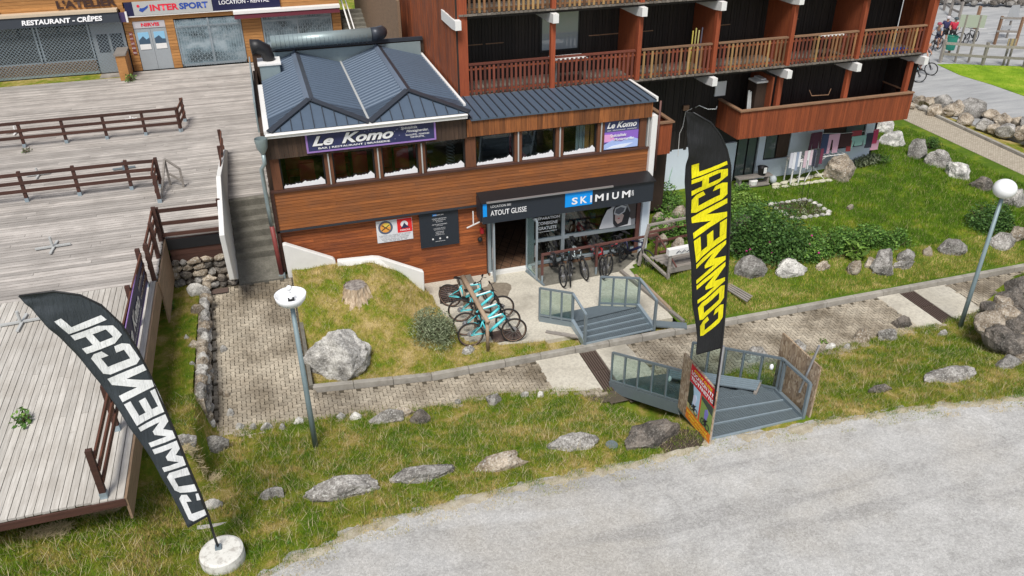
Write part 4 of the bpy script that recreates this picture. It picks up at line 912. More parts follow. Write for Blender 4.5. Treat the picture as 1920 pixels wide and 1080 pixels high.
# external stair alley behind the restaurant, left of the tall side wall
# satellite dish, box, cables
sdish = thing('satellite_dish', (14.5, YW-.2, 3.6), 'white satellite dish on the black boards beside the tall black flag', 'satellite dish')
q = MB().lathe((0, 0, 0), [(.001, 0), (.2, .02), (.38, .09)], 20); dm = build('dish', q, M['globe'], sdish, True); dm.location = (0, -.1, .2); dm.rotation_euler = (R(95), 0, R(68))
build('arm', MB().tube([(14.5, YW-.3, 3.7), (14.75, YW-.5, 3.6), (15.0, YW-.62, 3.62), (15.02, YW-.62, 3.72)], .016, 5).tube([(14.5, YW-.05, 3.55), (14.5, YW-.3, 3.7)], .02, 5), M['globe'], sdish)
one('wall_box', MB().box((14.0, YW-.12, 3.5), (14.22, YW-.04, 3.68)), M['handrail'], 'small brown junction box on the black boards by the satellite dish', 'box')
one('hanging_cable', MB().tube([(14.35, YW-.1, 3.55), (14.1, YW-.1, 3.45), (14.05, YW-.1, 2.9), (13.95, YW-.1, 2.65), (13.98, YW-.1, 1.8)], .012, 5), M['white'], 'white cable hanging down from the satellite dish', 'cable')
one('hanging_board', MB().slab([(15.2, YW-.1, 3.9), (15.62, YW-.1, 3.9), (15.62, YW-.1, 4.42), (15.2, YW-.1, 4.42)], (0, -1, 0), .05), M['globe'], 'white rectangular panel hanging on the black wall left of the red balcony', 'panel')
one('blue_tray', MB().box((20.6, YA+.0, 5.25), (21.9, YA+.3, 5.38)), plain((.01, .10, .55), 'blue plastic'), 'bright blue plastic tray behind the rightmost balusters', 'tray')
bt = thing('folding_table', (10.0, YA+.4, 5.23), 'white folding table pushed against the red balusters', 'table')
build('top', MB().box((8.65, YA+.1, 5.98), (9.75, YA+.7, 6.02)), M['white'], bt)
for x in (8.7, 9.7):
    for y in (YA+.15, YA+.65): build('leg', MB().box((x-.02, y-.02, 5.23), (x+.02, y+.02, 5.98)), M['silver'], bt)
yb = thing('drying_poles', (13.6, YA+.3, 5.23), 'yellow green bottles and poles standing on the balcony rail corner', 'poles')
for i, c_ in enumerate(((.6, .5, .1), (.5, .45, .15), (.55, .5, .2), (.1, .1, .14))): build('pole', MB().tube([(13.45+i*.1, YA+.3, 5.25), (13.42+i*.11, YA+.25, 6.55+.08*(i % 2))], .022, 6), plain(c_), yb)
tt = thing('white_balcony_table', (18.9, YA+.4, 5.23), 'small white slatted folding table behind the fifth balcony bay', 'table')
build('top', MB().box((18.4, YA+.12, 5.98), (19.3, YA+.6, 6.02)), M['white'], tt)
for i in range(3): build('leg', MB().beam((18.45+i*.3, YA+.15, 5.25), (18.75+i*.25, YA+.15, 5.97), .03), M['handrail'], tt)
one('wire_rack_on_balcony', MB().beam((19.0-.6, YA+.25, 3.95), (19.1, YA+.25, 3.92), .02).beam((18.4, YA+.25, 3.95), (18.3, YA+.3, 4.15), .015).beam((19.1, YA+.25, 3.92), (19.2, YA+.3, 4.12), .015), M['handrail'], 'thin wire drying frame sticking up over the closed red balcony', 'drying rack')
# ================================================================== wooden deck
deck = thing('wooden_deck', (-5, 21, DZ), 'large weathered grey plank deck spreading left of the restaurant and up to the far shops', 'deck')
build('deck_frame', MB().box((-16, 19.0, DZ-.35), (-3.5, 21.3, DZ-.05)).box((-16, 21.3, DZ-.35), (-1.65, 39.5, DZ-.05)).box((-1.62, 24.2, DZ-.35), (5.4, 39.5, DZ-.05)), M['black'], deck)
y = 18.92
while y < 39.4:                                    # boards running along the facade direction
    xr = -3.3 if y < 21.28 else (-1.66 if y < 23.5 else (-.42 if y < 28.4 else 5.6))
    xs = [-15.5]; 
    while xs[-1] < xr-1.5: xs.append(xs[-1]+random.uniform(8, 14))
    xs[-1] = xr+random.uniform(-.01, .03)
    for a, b_ in zip(xs, xs[1:]): piece('board', (a+.004, y, DZ-.05), (b_-.004, y+.132, DZ+random.uniform(-.006, .004)), M['deck_x'], deck)
    y += .155
x = -3.32; k_ = 0
while x > -14:                                     # boards running towards the road
    ye = 11.32 if x > -3.8 else 11.35+.02*random.random()
    mid = random.uniform(13, 17); z_ = DZ+random.uniform(-.004, .003)
    for a, b_ in ((ye, mid), (mid+.01, 18.9)): piece('board', (x-.113, a, DZ-.05), (x, b_, z_), M['deck_y'], deck)
    x -= .125
build('edge_board', MB().box((-3.31, 11.3, DZ-.48), (-3.27, 18.9, DZ-.01)), M['fascia_y'], deck); build('edge_board', MB().box((-3.27, 18.9, DZ-1.2), (-3.23, 21.3, DZ-.01)), M['fascia_y'], deck)
build('edge_board', MB().box((-14, 11.28, DZ-.16), (-3.3, 11.31, DZ-.02)), M['rail'], deck)
for z in (2.0, 2.26, 2.52): build('skirt_board', MB().box((-3.2, 21.33, z), (-1.62, 21.37, z+.25)), M['rail'], deck)
# railings on the deck
def rail_run(pts, label, h=.9, rails=(.35, .60, .86), mt='rail', mty='rail_y', post_every=None, group=None, foot=True, cat='railing'):
    t = thing('wooden_railing', pts[0], label, cat, group)
    for i, p in enumerate(pts):
        p = Vector(p); d = Vector(pts[min(i+1, len(pts)-1)])-Vector(pts[max(0, i-1)]); d.z = 0; d.normalize()
        build('post', MB().beam(p+Vector((0, 0, .08 if foot else 0)), p+Vector((0, 0, h+.04)), .1, .09, d), M[mt], t)
        if foot: build('post_shoe', MB().beam(p, p+Vector((0, 0, .12)), .115, .105, d), M['galv_l'], t)
    for p, q in zip(pts, pts[1:]):
        p, q = Vector(p), Vector(q); d = (q-p); nrm = Vector((d.y, -d.x, 0)).normalized()*.055
        for r_ in rails: build('rail', MB().beam(p+Vector((0, 0, r_))+nrm, q+Vector((0, 0, r_))+nrm, .035, .1), M[mty if abs(d.y) > abs(d.x) else mt], t)
    return t
rail_run([(x, 30.35, DZ) for x in (-12, -10.1, -8.3, -6.97, -5.66, -4.38, -3.2)]+[(-3.1, 31.5, DZ)], 'far brown three rail fence in the middle of the plank deck', h=.85, group='brown railings on the deck')
rail_run([(x, 25.2, DZ) for x in (-12, -10.3, -8.7, -7.28, -5.85, -4.4)]+[(-3.55, 25.15, DZ)], 'brown three rail fence nearer the concrete stairs, ending in a short return', h=.9, group='brown railings on the deck')
rail_run([(-3.55, 25.1, DZ), (-3.52, 23.9, DZ)], 'short return of brown railing at the end of the nearer deck fence', h=.88, group='brown railings on the deck')
mb = MB()
for a, b_ in (((-3.3, 25.2, DZ), (-3.3, 25.2, DZ+.85)), ((-2.9, 24.9, DZ), (-2.9, 24.9, DZ+.6)), ((-3.3, 25.2, DZ+.85), (-2.9, 24.9, DZ+.6)), ((-3.25, 25.1, DZ+.4), (-2.9, 24.9, DZ+.2)), ((-3.5, 24.2, DZ), (-3.3, 25.2, DZ+.85))): mb.beam(a, b_, .06, .05)
one('wooden_prop', mb, M['oldwood'], 'small grey timber prop frame leaning on the end of the nearer deck fence', 'prop')
rail_run([(-3.28, 21.35, DZ), (-1.72, 21.3, DZ)], 'brown rail over the stone wall beside the concrete stairs', rails=(.12, .45, .82), foot=False, h=.86)
rail_run([(-1.72, 21.35, DZ), (-1.72, 23.2, DZ), (-1.72, 25.6, DZ), (-1.72, 27.2, DZ)], 'brown railing running back along the top of the white stair wall', h=.9, foot=False)
rail_run([(-3.33, 21.2, DZ), (-3.33, 20.2, DZ), (-3.35, 18.98, DZ)], 'brown railing on the deck corner above the grass strip', h=.95, foot=False)
lowr = rail_run([(-3.62, 11.42, DZ), (-3.6, 13.2, DZ), (-3.58, 15.1, DZ), (-3.55, 16.9, DZ), (-3.5, 18.7, DZ)], 'brown railing along the edge of the lower deck behind the charcoal flag', h=.98)
bn = thing('deck_banner', (-3.5, 17, DZ), 'long violet Le Komo banner tied to the lower deck railing', 'banner')
xb = -3.46
build('cloth', MB().slab([(xb, 18.75, DZ+.12), (xb, 18.75, DZ+.86), (xb, 14.6, DZ+.86), (xb, 14.6, DZ+.12)], (1, 0, 0), .01), M['komo'], bn)
for z in (DZ+.1, DZ+.86): build('hem', MB().box((xb-.012, 14.6, z), (xb+.004, 18.75, z+.035)), M['purple'], bn)
UY = (0, 1, 0)
text('lettering', 'Le', (xb+.014, 15.2, DZ+.38), UY, ZD, .55, .32, M['lettering'], bn, shear=.35, bold=.035); text('lettering', 'Komo', (xb+.014, 15.95, DZ+.38), UY, ZD, 1.25, .34, M['lettering'], bn, shear=.35, bold=.035)
text('lettering', 'BAR | RESTAURANT | BRASSERIE', (xb+.014, 15.2, DZ+.24), UY, ZD, 2.0, .07, M['lettering'], bn); text('lettering', 'Spécialités Montagnardes', (xb+.014, 17.4, DZ+.55), UY, ZD, 1.1, .14, M['lettering'], bn, shear=.3); text('lettering', 'RACLETTE - FONDUES', (xb+.014, 17.4, DZ+.36), UY, ZD, 1.1, .07, M['lettering'], bn)
# parasol stands left on the deck
def stand(px, py, label, m_='silver', s=1.):
    p = Pz(px, py, DZ); t = thing('parasol_foot', p, label, 'parasol foot', 'parasol feet left on the deck')
    build('arm', MB().beam(p+Vector((-.42*s, 0, .05)), p+Vector((.42*s, .06, .05)), .06, .04).beam(p+Vector((0, -.38*s, .045)), p+Vector((.05, .38*s, .045)), .06, .03), M[m_], t)
    build('socket', MB().tube([p+Vector((0, 0, .05)), p+Vector((0, 0, .34*s))], .035, 8), M[m_], t)
stand(40, 608, 'steel parasol foot on the pale boards at the left edge', 'signgrey'); stand(100, 466, 'steel parasol foot on the deck below the nearer fence', 'signgrey')
stand(72, 330, 'steel parasol foot behind the nearer deck fence near the left edge', 'signgrey', .8); stand(233, 318, 'parasol foot behind the right part of the nearer deck fence', 'galv', .8)
stand(30, 250, 'white parasol foot behind the left end of the far deck fence', 'white', .8); stand(246, 226, 'white parasol foot behind the right part of the far deck fence', 'white', .5)
def tuft(px, py, z, r, n, mt, label, ls=.09, seed=1): p = Pz(px, py, z); return bush('weed', (p.x, p.y, p.z), (r, r, r*1.1), n, ls, M[mt], label, 'plant', seed)
tuft(45, 790, DZ, .24, 90, 'leaf_m', 'leafy seedling growing between the pale boards of the lower deck', .11, 4); tuft(51, 285, DZ, .2, 70, 'leaf_g', 'pale weed at the foot of the far deck fence', .08, 5)
tuft(246, 152, DZ, .3, 120, 'leaf_m', 'green weed beside the timber block at the far shop door', .1, 6)
# ================================================================== concrete stairs, walls
stt = thing('concrete_stairs', (-1, 22, 1.15), 'worn concrete stairs rising to the deck beside the red drainpipe', 'stairs')
build('landing', MB().prism([(-1.6, 21.2), (-.38, 21.2), (-.38, 22.0), (-1.6, 22.0)], 0, lambda x, y: 1.17+(y-21.2)*.42), M['step'], stt)
ns = 6; z = 1.5
for i in range(ns): build('step', MB().prism([(-1.6, 22.0+i*.28), (-.38, 22.0+i*.28), (-.38, 24.2), (-1.6, 24.2)], .5, 1.5+(i+1)*(DZ-1.5-.02)/ns), M['step'], stt, bevel=.015)
sw = MB().slab([(-1.6, 20.9, .9), (-1.6, 21.2, 1.9), (-1.6, 22.4, 3.25), (-1.6, 27.0, 3.45), (-1.6, 27.0, 2.4), (-1.6, 22.5, .6)], (1, 0, 0), .14)
sw = MB().slab([Px(452, 523, -1.6), Px(440, 524, -1.6), Px(421, 440, -1.6), Px(414, 330, -1.6), Px(423, 280, -1.6), Px(437, 283, -1.6)+Vector((0, 0, 0)), Px(441, 365, -1.6), Px(452, 400, -1.6)], (1, 0, 0), .13)
one('stair_wall', sw, M['render'], 'narrow white rendered wall on the left side of the concrete stairs', 'wall', bevel=.02)
def wedge(pts, y, label):
    return one('white_retaining_wall', MB().slab([(x, y, z) for x, z in pts], (0, -1, 0), .18), M['render'], label, 'wall', bevel=.03)
wedge([(-.24, 1.0), (1.12, .8), (1.14, 1.42), (1.08, 1.5), (-.18, 2.17), (-.26, 2.15)], 21.28, 'left white wedge wall at the top of the mound below the planks')
wp = MB(); P = [Py(633, 490, 21.1), Py(700, 483, 21.1), Py(712, 484, 21.1), Py(795, 510, 20.6), Py(797, 556, 20.6), Py(797, 560, 20.6)+Vector((0, 0, -.3)), Py(633, 510, 21.1)+Vector((0, 0, -.4))]
wp.slab(P[::-1], (0, -1, 0), .18); one('white_retaining_wall', wp, M['render'], 'right white wall that drops towards the turquoise bikes', 'wall', bevel=.03)
# rubble wall below the deck
sw_ = thing('rubble_wall', (-2.45, 21.35, 1.0), 'rubble stone wall under the dark boards beside the concrete stairs', 'stone wall')
build('mortar', MB().box((-3.35, 21.36, .6), (-1.62, 21.7, 2.1)), M['soil'], sw_)
z = 1.1; row = 0
while z < 2.0:
    x = -3.3+random.uniform(0, .1); h = random.uniform(.17, .26)
    while x < -1.68:
        w_ = random.uniform(.16, .4); w_ = min(w_, -1.62-x)
        build('stone', rock_mb((x+w_/2, 21.34, z+h/2), (w_/2*1.08, .12, h/2*1.12), int(x*100+z*77) % 999, 2, rot=0.), random.choice([M['rock'], M['rock_w'], M['rock_d'], M['rock_d']]), sw_); x += w_+.01
    z += h; row += 1
# stone kerb wall between the strip and the path
kw = thing('low_stone_wall', (-2.5, 18, .4), 'low crumbling stone wall between the grass strip and the paved ramp', 'stone wall')
build('mortar', MB().add([(-2.62, 15.75, .2), (-2.42, 15.75, .2), (-2.42, 21.2, .9), (-2.62, 21.2, .9), (-2.62, 15.75, 1.36), (-2.42, 15.75, 1.3), (-2.42, 21.2, 1.26), (-2.62, 21.2, 1.3)], [(0, 3, 2, 1), (4, 5, 6, 7), (0, 1, 5, 4), (1, 2, 6, 5), (2, 3, 7, 6), (3, 0, 4, 7)]), M['rock_w'], kw)
y = 15.8
while y < 21.3:
    L = random.uniform(.15, .42)
    for zz in ((1.3,), (.95, .65))[0] if False else (1.32, 1.02, .74, .5):
        if zz < zp(-2.4, y)+.05 or (zz < 1.3 and random.random() < .15): continue
        build('stone', rock_mb((-2.47+random.uniform(-.03, .04), y+L/2, zz), (.13, L/2*1.05, .15), int(y*100+zz*70) % 997, 2, rot=0.), random.choice([M['rock'], M['rock_l'], M['rock_w']]), kw)
    y += L
n_ = 0
for px, py, w_ in ((370, 553, 36), (388, 565, 22), (345, 520, 30), (372, 588, 26), (352, 640, 12), (365, 655, 26), (420, 660, 14), (425, 745, 12), (432, 780, 14), (415, 742, 10), (362, 690, 10)):
    n_ += 1; rock(px, py, w_, w_*.6, zp if px > 398 else (lambda x, y: 1.32), M['rock_l'] if n_ % 2 else M['rock_w'], ORD[n_-1]+' loose stone counted down the low crumbling wall', 'loose stones along the low wall', n_, name='stone', sub=2)
one('small_grate', MB().box((-2.35, 20.9, 1.13), (-1.9, 21.15, 1.15)), M['grate'], 'small dark drain grate at the foot of the rubble wall', 'drain grate')
# ================================================================== boulders
ON = zb
BL = [(640, 714, 128, 98, zm, 'rock_l', 'huge pale boulder on the mound beside the left street lamp', 11), (395, 850, 74, 38, ON, 'rock', 'grey boulder at the near left corner of the paved path', 12), (345, 838, 50, 26, ON, 'rock', 'small half buried rock left of the corner boulder', 13),
      (641, 935, 152, 52, ON, 'rock', 'widest flat boulder sunk in the grass bank above the road', 14), (797, 905, 134, 38, ON, 'rock', 'long low boulder right of the widest bank boulder', 15), (507, 936, 54, 22, ON, 'rock', 'small rounded rock on the bank right of the charcoal flag', 16),
      (398, 955, 42, 20, ON, 'rock_l', 'small pale rock just behind the pole of the charcoal flag', 17), (940, 882, 118, 36, ON, 'rock_w', 'brownish boulder almost overgrown by dry grass mid bank', 18), (1080, 845, 112, 34, ON, 'rock', 'slim grey boulder left of the small round lid', 19),
      (1235, 838, 130, 58, ON, 'rock_d', 'big dark boulder partly under the larger steel ramp', 20), (726, 792, 70, 28, ON, 'rock', 'flat grey rock at the near edge of the path', 21), (790, 795, 42, 32, ON, 'rock_d', 'dark rock with white patch at the near edge of the path', 22),
      (760, 782, 46, 20, ON, 'rock_w', 'flat brown rock between the grey and the dark path edge rocks', 23), (930, 760, 34, 24, ON, 'rock', 'small grey rock at the path edge above the brownish boulder', 24), (1795, 715, 122, 34, ON, 'rock', 'long mottled boulder in the bank at the right', 25),
      (1900, 690, 64, 26, ON, 'rock', 'mottled boulder cut by the right edge of the photo', 26), (1622, 642, 44, 34, ON, 'rock_w', 'round brown boulder by the paved path on the right', 27), (1672, 638, 50, 28, ON, 'rock', 'grey boulder right of the round brown one', 28),
      (1698, 615, 42, 26, ON, 'rock_d', 'dark boulder near the right drain grate', 29), (1771, 630, 20, 12, ON, 'rock_l', 'small white stone at the foot of the right street lamp', 30), (1420, 680, 62, 36, ON, 'rock', 'grey rock behind the glass of the larger steel ramp', 31),
      (1502, 668, 50, 34, ON, 'rock', 'grey rock behind the far chipboard panel', 32), (1655, 735, 54, 9, ON, 'rock_d', 'thin dark rock crack in the grass of the right bank', 33), (1860, 590, 46, 20, ON, 'rock', 'flat rock at the path edge by the boulder pile', 34),
      (1662, 515, 48, 46, zg, 'rock', 'upright grey boulder in the garden edge beside the path', 40), (1702, 490, 38, 22, zg, 'rock', 'flat grey rock right of the upright garden boulder', 41), (1697, 504, 44, 16, zg, 'rock', 'low grey rock under the flat one by the upright boulder', 42),
      (1605, 515, 28, 24, zg, 'rock_w', 'small brown rock left of the upright garden boulder', 43), (1635, 505, 24, 18, zg, 'rock_w', 'rock between the small brown and the upright boulder', 44), (1795, 478, 62, 32, zg, 'rock', 'broad grey boulder in the garden edge near the right lamp', 45),
      (1888, 467, 48, 30, zg, 'rock', 'grey boulder in the garden edge right of the right lamp', 46), (1915, 452, 34, 26, zg, 'rock_w', 'boulder at the right edge of the photo behind the lamp', 47), (1742, 480, 22, 16, zg, 'rock_w', 'small brownish rock left of the broad garden boulder', 48),
      (1488, 518, 64, 34, zg, 'rock_l', 'pale lichen boulder below the big peony bush', 49), (1546, 506, 32, 14, zg, 'rock_w', 'small rock right of the lichen boulder', 50), (1405, 462, 70, 56, zg, 'rock_d', 'large brown boulder half hidden behind the black flag', 51),
      (1412, 520, 60, 46, zg, 'rock', 'grey boulder below the brown one beside the black flag', 52), (1588, 340, 66, 52, zg, 'rock_w', 'big rounded brown boulder by the drying rack', 53), (1680, 275, 56, 28, zg, 'rock_l', 'long white boulder at the corner of the apartment block', 54),
      (1662, 250, 44, 26, zg, 'rock_l', 'pale boulder behind the long white boulder', 55), (1726, 300, 38, 36, zg, 'rock', 'brown grey boulder left of the small round shrub', 56), (1768, 316, 50, 36, zg, 'rock', 'grey boulder right of the small round shrub', 57),
      (1807, 337, 52, 38, zg, 'rock_l', 'white flecked boulder in the row along the far path', 58), (1848, 358, 44, 30, zg, 'rock_d', 'dark boulder left of the white lamp globe', 59), (1910, 388, 44, 34, zg, 'rock', 'grey boulder right of the white lamp globe', 60),
      (1595, 393, 16, 7, zg, 'rock_w', 'tiny stone lying on the garden lawn', 61), (880, 664, 26, 12, zm, 'rock_l', 'small pale stone beside the nearest turquoise bike', 62), (1205, 420, 24, 34, zg, 'rock_w', 'rock', 63)]
for px, py, w_, h_, fn, mt, lb, sd_ in BL[:-1]: rock(px, py, w_, h_, fn, M[mt], lb, None, sd_, sub=5 if w_ > 100 else 4)
for i, (px, py, w_, h_) in enumerate([(1240, 425, 30, 26), (1228, 448, 22, 20), (1245, 462, 26, 22), (1262, 440, 34, 30), (1272, 470, 24, 22), (1258, 396, 20, 14), (1276, 410, 26, 22)]):
    rock(px, py, w_, h_, zg, M['rock_w'], ORD[i]+' brown stone in the rough bank between shop and black flag', 'brown stones of the rough bank', 70+i, sub=2)
# ragged stones along the near path edge
for i, (px, w_) in enumerate([(452, 22), (475, 16), (500, 26), (530, 14), (560, 20), (640, 20), (668, 26), (860, 14), (985, 18), (1015, 14), (1560, 22), (1590, 16)]):
    rock(px, 806 if px < 540 else (795 if px < 600 else 787 if px < 700 else 758 if px < 900 else 745 if px < 1100 else 655), w_, w_*.5, ON, M['rock_l'], ORD[i]+' small pale stone from the left in the near path edge', 'edge stones of the path', 90+i, name='stone', sub=2)
# big boulder pile at the right edge
bp = thing('boulder_pile', (21, 14.6, 0), 'tall pile of lichened boulders at the right edge of the bank', 'boulder wall')
for i, (px, py, w_) in enumerate([(1860, 610, 52), (1880, 640, 60), (1905, 655, 60), (1885, 595, 56), (1900, 560, 46), (1915, 610, 60), (1890, 575, 40), (1915, 540, 44), (1870, 630, 40), (1912, 680, 40), (1860, 585, 34), (1935, 590, 70), (1940, 640, 70)]):
    zz = .35+.9*(1-(py-540)/140); p = Pz(px, py, zz); r_ = w_/ppm(p)/2; build('boulder', rock_mb((p.x, p.y+.1, p.z), (r_*1.1, r_, r_*.95), 130+i, 3), M['rock_d'] if i % 3 else M['rock_w'], bp)
# stump
sp = Pz(672, 578, .72); stp = thing('tree_stump', sp, 'splintered old tree stump with grey cut top on the mound', 'tree stump')
mb = MB(); n = 40; rr = random.Random(3)
for k_, (rad, z) in enumerate(((.70, -.15), (.60, .04), (.45, .2), (.36, .38), (.32, .52), (.305, .62))):
    for j in range(n): t = 2*math.pi*j/n; r_ = rad*(1+.13*math.sin(j*2.1+k_*.2)*(1-k_/8)+.07*rr.uniform(-1, 1)+.12*max(0, math.sin(3*t+1))*(1-k_/5)); mb.v.append((sp.x+r_*math.cos(t), sp.y+.25+r_*math.sin(t), sp.z+z))
for k_ in range(5):
    for j in range(n): mb.f.append((k_*n+j, k_*n+(j+1) % n, (k_+1)*n+(j+1) % n, (k_+1)*n+j))
build('trunk', mb, wood('splintered stump', (.30, .20, .12), (.75, .62, .45), 2, grey=(.24, .18, .13), var=.1, s=.6), stp)
build('cut_top', MB().lathe((sp.x, sp.y+.25, sp.z+.6), [(.001, .012), (.15, .02), (.29, .005), (.30, -.02)], 24), mat('grey cut wood', lambda b: (lambda v: b.out(b.ramp(b.noise(v, 9, 6), [(.35, (.12, .10, .09)), (.6, (.33, .30, .27))]), .9))(b.coord('World'))), stp)
spl = MB()
for i in range(26): a = rr.uniform(3.2, 6.2); r_ = rr.uniform(.42, .62); spl.beam((sp.x+r_*math.cos(a), sp.y+.25+r_*math.sin(a), sp.z-.1), (sp.x+(r_-.16)*math.cos(a+.05), sp.y+.25+(r_-.16)*math.sin(a+.05), sp.z+rr.uniform(.15, .5)), .03, .02)
build('splinters', spl, MATS['splintered stump'], stp, kind='stuff')
# ================================================================== street lamps
p = G(592, 838, zb); t = thing('street_lamp', p, 'street lamp on the near bank with a broken open globe bowl', 'street lamp', 'globe street lamps')
build('pole', MB().tube([p-Vector((0, 0, .2)), p+Vector((0, 0, 1.2)), p+Vector((0, 0, 4.15-p.z))], [.062, .058, .045], 12), M['lamp'], t, True)
q = p.copy(); q.z = 4.08
build('bowl', MB().lathe(q, [(.05, 0), (.12, .0), (.22, .05), (.29, .14), (.315, .26), (.30, .26), (.275, .15), (.21, .07), (.05, .02)], 24), M['globe'], t, True)
build('bulb', MB().tube([q, q+Vector((0, 0, .3))], [.04, .03], 8).ball(q+Vector((0, 0, .4)), .06, 10, 8), M['globe'], t, True); build('fitting', MB().box((q.x-.06, q.y-.06, q.z+.02), (q.x+.07, q.y+.04, q.z+.16)), M['black'], t)
p = G(1800, 613, zb); zg_ = Py(1878, 355, p.y).z; t = thing('street_lamp', p, 'street lamp at the right with an intact white globe', 'street lamp', 'globe street lamps')
build('pole', MB().tube([p-Vector((0, 0, .2)), p+Vector((0, 0, 1.2)), (p.x, p.y, zg_-.22)], [.062, .058, .048], 12), M['lamp'], t, True); build('globe', MB().ball((p.x, p.y, zg_), .285, 28, 18, .9), M['globe'], t, True)
# ================================================================== flags
def interp_rows(rows, u):
    u = min(max(u, 0), len(rows)-1-1e-6); i = int(u); t = u-i; a, b_, c_, d_ = rows[max(i-1, 0)], rows[i], rows[i+1], rows[min(i+2, len(rows)-1)]
    return [.5*((2*b_[k])+(-a[k]+c_[k])*t+(2*a[k]-5*b_[k]+4*c_[k]-d_[k])*t*t+(-a[k]+3*b_[k]-3*c_[k]+d_[k])*t**3) for k in range(4)]
GL = {'C': [[(0, .14), (.3, .14), (.3, .86), (0, .86)], [(0, .14), (.14, 0), (.86, 0), (1, .14), (1, .2), (.3, .2), (.3, .14)], [(.0, .86), (.3, .86), (.3, .8), (1, .8), (1, .86), (.86, 1), (.14, 1)], [(.72, .6), (1, .66), (1, .8), (.72, .8)], [(.72, .2), (1, .2), (1, .34), (.72, .4)]],
      'O': [[(0, .14), (.3, .14), (.3, .86), (0, .86)], [(.7, .14), (1, .14), (1, .86), (.7, .86)], [(.14, 0), (.86, 0), (1, .14), (.7, .2), (.3, .2), (0, .14)], [(0, .86), (.3, .8), (.7, .8), (1, .86), (.86, 1), (.14, 1)]],
      'M': [[(0, 0), (.2, 0), (.2, 1), (0, 1)], [(.8, 0), (1, 0), (1, 1), (.8, 1)], [(.2, .62), (.42, .3), (.5, .3), (.5, .62), (.2, 1)], [(.5, .3), (.58, .3), (.8, .62), (.8, 1), (.5, .62)]],
      'E': [[(0, 0), (.3, 0), (.3, 1), (0, 1)], [(.3, 0), (1, 0), (1, .2), (.3, .2)], [(.3, .8), (1, .8), (1, 1), (.3, 1)], [(.3, .4), (.85, .4), (.85, .6), (.3, .6)]],
      'N': [[(0, 0), (.27, 0), (.27, 1), (0, 1)], [(.73, 0), (1, 0), (1, 1), (.73, 1)], [(.27, .55), (.73, 0), (.73, .42), (.27, 1)]],
      'A': [[(0, 0), (.28, 0), (.28, .8), (0, .72)], [(.72, 0), (1, 0), (1, .72), (.72, .8)], [(0, .72), (.28, .8), (.72, .8), (1, .72), (.76, 1), (.24, 1)], [(.28, .28), (.72, .28), (.72, .46), (.28, .46)]],
      'L': [[(0, 0), (.3, 0), (.3, 1), (0, 1)], [(.3, 0), (1, 0), (1, .2), (.3, .2)]]}
def flag(label, base, rows, Y, cloth, ink, u0, u1, vb, vt, polepx, amp, dark='black', skew=0., base_fn=None, glyphs='COMMENCAL'):
    t = thing('feather_flag', base, label, 'flag', 'advertising feather flags')
    def S(u, v, off=0.):
        a = interp_rows(rows, u); x = lerp(a[2], a[0], v); y = lerp(a[3], a[1], v); p = Py(x, y, Y)
        p.y += amp*(math.sin(u*1.3+v*2)*.6+math.sin(u*2.9-v*4)*.35+math.sin(u*6.1+v*7)*.12)*(1.05-v)-off*1.; return p
    N, K = 66, 12; mb = MB(); U = len(rows)-1
    for i in range(N+1):
        for j in range(K+1): mb.v.append(tuple(S(U*i/N, j/K)))
    for i in range(N):
        for j in range(K): k = i*(K+1)+j; mb.f.append((k, k+1, k+K+2, k+K+1))
    fc = build('cloth', mb, cloth, t, True); so_ = fc.modifiers.new('thick', 'SOLIDIFY'); so_.thickness = .004; so_.offset = 1
    # letters, cut into small cells so that they follow the cloth
    L = (u1-u0)/len(glyphs)
    for gi, ch in enumerate(glyphs):
        g = MB(); ua = u0+gi*L+.04*L; ub = u0+(gi+1)*L-.05*L
        for si, poly in enumerate(GL[ch]):
            c_ = (sum(q[0] for q in poly)/len(poly), sum(q[1] for q in poly)/len(poly)); D = 4
            for e in range(len(poly)):
                A_, B_ = poly[e], poly[(e+1) % len(poly)]
                pts = {}
                for a_ in range(D+1):
                    for b_ in range(D+1-a_):
                        w0, w1, w2 = a_/D, b_/D, 1-a_/D-b_/D; gx = A_[0]*w0+B_[0]*w1+c_[0]*w2; gy = A_[1]*w0+B_[1]*w1+c_[1]*w2
                        uu = lerp(ua, ub, gx); f = (uu-u0)/(u1-u0); vv = min(1.03, lerp(lerp(vb[0], vb[1], f), lerp(vt[0], vt[1], f), gy))
                        pts[(a_, b_)] = S(uu+skew*(gy-.5), vv, .014)
                for a_ in range(D):
                    for b_ in range(D-a_):
                        g.add([pts[(a_, b_)], pts[(a_+1, b_)], pts[(a_, b_+1)]], [(0, 1, 2)])
                        if b_ < D-a_-1: g.add([pts[(a_+1, b_)], pts[(a_+1, b_+1)], pts[(a_, b_+1)]], [(0, 1, 2)])
        build('letter', g, ink, t)
    pp = ([] if 'black' in label else [Vector(base)])+[Py(*q, Y) for q in polepx]
    build('pole', MB().tube(pp, [.022]*(len(pp)//2)+[.014]*(len(pp)-len(pp)//2), 8), M['black'], t, True)
    return t
bzl = zr(-1.9, 10.6)+.1
rowsL = [(391, 968, 352, 990), (373, 922, 322, 932), (350, 868, 297, 885), (328, 812, 268, 835), (305, 758, 238, 790), (283, 706, 205, 745), (258, 655, 165, 692), (228, 608, 125, 648), (190, 572, 92, 612), (150, 553, 68, 588), (100, 546, 48, 570), (36, 555, 33, 557)]
fl = flag('charcoal feather flag with white mirrored lettering at the left, on a round concrete base', (-1.97, 10.6, bzl+.12), rowsL, 10.6, M['flag_l'], M['flag_w'], .12, 8.25, (.20, .17), (1.26, .82), [(400, 1000)]+[(r_[0], r_[1]) for r_ in rowsL], .05)
build('joint', MB().box((-2.02, 10.55, bzl+.11), (-1.92, 10.65, bzl+.16)), M['galv'], fl)
